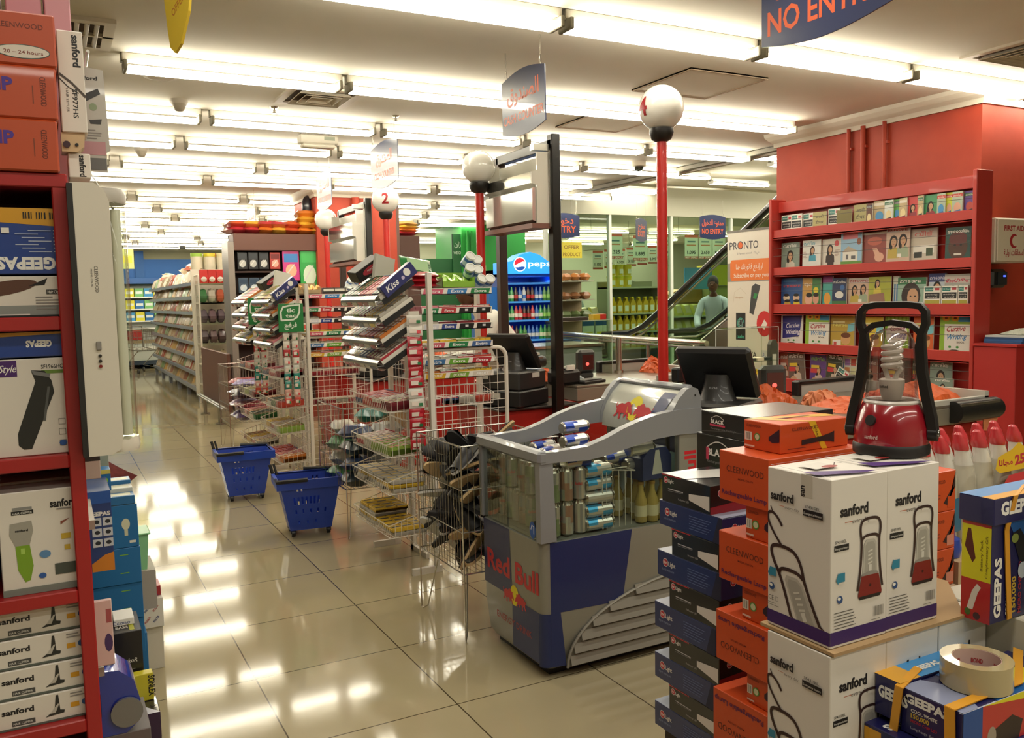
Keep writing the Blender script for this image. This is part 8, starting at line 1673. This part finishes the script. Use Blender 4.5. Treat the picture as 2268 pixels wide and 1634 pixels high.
# upright boxes at the right edge
def aT(mb, G, F, H):
    d, h = .058, .188; mb.rect(G, 0, 0, d, h, RDB).rect(G, 0, h * .42, d, h * .55, YL).d(G, [(.006, .14), (.012, .175), (.018, .175), (.028, .12), (.022, .11)], M('5a2418')).txt(G, 'Battery Pack', .042, h * .52, .005, M('6a5a10'), .06, .01, rot=PI / 2).txt(G, 'Complimentary Gift', .052, h * .46, .005, M('6a5a10'), .08, .01, rot=PI / 2)
    mb.d(G, [(.012, .02), (.024, .02), (.034, .055), (.04, .066), (.032, .072), (.022, .056)], M('d8d0c4')).ell(G, .014, .014, .006, .007, M('4a6a2c')).ell(G, .032, .01, .007, .007, M('4a2a2a'))
    mb.txt(F, 'GEEPAS', .03, .01, .02, WHITE, .115, .05, rot=PI / 2).txt(F, 'COOL WHITE', .052, .01, .007, WHITE, .07, .03, rot=PI / 2).txt(F, '150,000', .075, .012, .012, M('c8a83a'), .07, .03, rot=PI / 2).txt(F, 'MICRO CHIP LED', .092, .008, .009, M('a8283c'), .1, .03, rot=PI / 2)
    mb.d(F, [(.05, .188), (.24, .188), (.24, .05), (.12, .08)], M('1c5aa0')).d(F, [(.06, .165), (.085, .172), (.12, .13), (.11, .1), (.085, .11)], M('15161a')).ell(F, .07, .155, .011, .009, M('8a9a4a')).ell(F, .095, .09, .014, .016, M('c2ccd4')).rect(H, 0, 0, .25, .06, M('a82826'))
gbox('torch_carton', 'upright red, yellow and blue torch box with bulb picture at right', 1.505, .965, .8555, .24, .058, .188, aT)
def aU(mb, G, F, H): geepas(mb, F, .02, .018, .024, .11); mb.rect(H, 0, 0, .25, .025, YB_).rect(H, 0, .025, .25, .045, LB)
gbox('torch_carton', 'navy and yellow torch box lying on the upright one at right', 1.5, .958, 1.0445, .26, .07, .05, aU)
band('yellow_strap', 'yellow strap over the upright torch box at the right edge', [(1.56, .962, .858), (1.545, .962, 1.03), (1.56, .9555, 1.095), (1.66, 1.0, 1.096)], (.007, 0, .0))
mb = MB().box(0, 0, 0, .1, .06, .6, SW, .002); F = Fr('-y', 0, 0, 0, .1, .06, .6); G = Fr('-x', 0, 0, 0, .1, .06, .6); mb.rect(F, 0, .1, .1, .02, PUR).rect(G, 0, .1, .06, .02, PUR).d(F, [(0, .4), (.1, .4), (.1, .6), (0, .6)], M('5a2030')).ell(F, .03, .56, .02, .014, M('c89a2c')); solo(mb, 'tall_carton', 'white and maroon carton cut by the right picture edge', 'carton', (1.6, .86, .62)); solo(MB().box(0, 0, 0, .14, .08, .369, M('a08a6a', .7)), 'brown_carton', 'plain carton under the white and maroon one at right edge', 'carton', (1.59, .84, .2505))
# ---------------------------------------------------------------- shrink wrapped cleaner bottles
BW2, RC = M('d9d6cc', .2, coat=.8), M('c23a40', .3, coat=.5)
def bottle():
    t = thing('cleaner_bottle', 'x', 'bottle'); R = []
    for z, cx, rx, ry in ((0, 0, .034, .022), (.01, 0, .037, .025), (.13, 0, .038, .025), (.17, -.002, .034, .024), (.2, -.01, .028, .022), (.225, -.02, .021, .019), (.25, -.032, .017, .016)): R.append([(cx + rx * math.cos(a), ry * math.sin(a), z) for a in [2 * PI * k / 16 for k in range(16)]])
    MB().rings(R, BW2).build('body', t)
    R = []
    for z, cx, r in ((.242, -.028, .019), (.248, -.031, .0205), (.264, -.038, .0185), (.278, -.044, .013), (.286, -.048, .011), (.291, -.05, .006)): R.append([(cx + r * math.cos(a), r * math.sin(a), z) for a in [2 * PI * k / 12 for k in range(12)]])
    MB().rings(R, RC).build('cap', t)
    MB().box(-.03, -.0262, .03, .03, -.0255, .12, M('3f86b4', .4)).build('label_sheet', t)
    return t
B1 = bottle(); first = True
for r_ in range(2):
    for k in range(6):
        lab = 'white cleaner bottle with red cap, %s from left in %s row' % (ORD[k], ['front', 'back'][r_]); loc = (1.985 + k * .078 + r_ * .03, 1.45 + r_ * .075, .81)
        if first: B1.location = loc; B1.rotation_euler = (0, 0, .2); B1['label'] = lab; B1['group'] = 'cleaner bottles with red caps'; first = False
        else: dup(B1, loc, .2, lab, 'cleaner bottles with red caps')
SHR = glassmat('shrink_film', 'f2f0ea', .12, .08)
mb = MB(); mb.box(-.045, -.035, .0, .53, .115, .2, SHR); solo(mb, 'shrink_wrap', 'clear film wrapped round the cleaner bottles', 'wrapping', (1.985, 1.45, .811))
t = thing('promotion_sticker', 'yellow discount sticker with red number on the bottle wrap', 'sticker', (2.2, 1.405, .985)); mb = MB(); G0 = Matrix.Rotation(PI / 2, 4, 'X'); SY = M('d8b02a', .35)
mb.d(G0, [(0, .01), (.02, -.002), (.14, .0), (.2, .012), (.2, .05), (.13, .058), (.1, .075), (.07, .058), (.01, .042)], SY).txt(G0, '25%', .085, .014, .026, M('b5303a'), .075, .05, rot=.08).txt(G0, ar('مجانا'), .015, .018, .016, M('b5303a'), .06, .03).d(G0, [(.01, -.06), (.2, -.02), (.2, -.004), (.06, -.012)], M('c2383c')).txt(G0, 'HARPIC', .06, -.075, .022, M('b5505a'), .1, .02, rot=.25); mb.build('sticker', t)
solo(MB().lathe([(.001, 0), (.03, 0), (.035, .02), (.03, .045), (.02, .05), (.018, .062), (.001, .064)], M('1f3f9c', .3, coat=.5), 16), 'blue_bottle', 'small dark blue rounded bottle at the foot of the cleaner pack', 'bottle', (1.955, 1.37, .811)); 
solo(MB().box(0, 0, 0, .66, .3, .559, M('b59a78', .7)), 'brown_carton', 'wide brown carton carrying the cleaner bottles', 'carton', (1.93, 1.32, .2505))
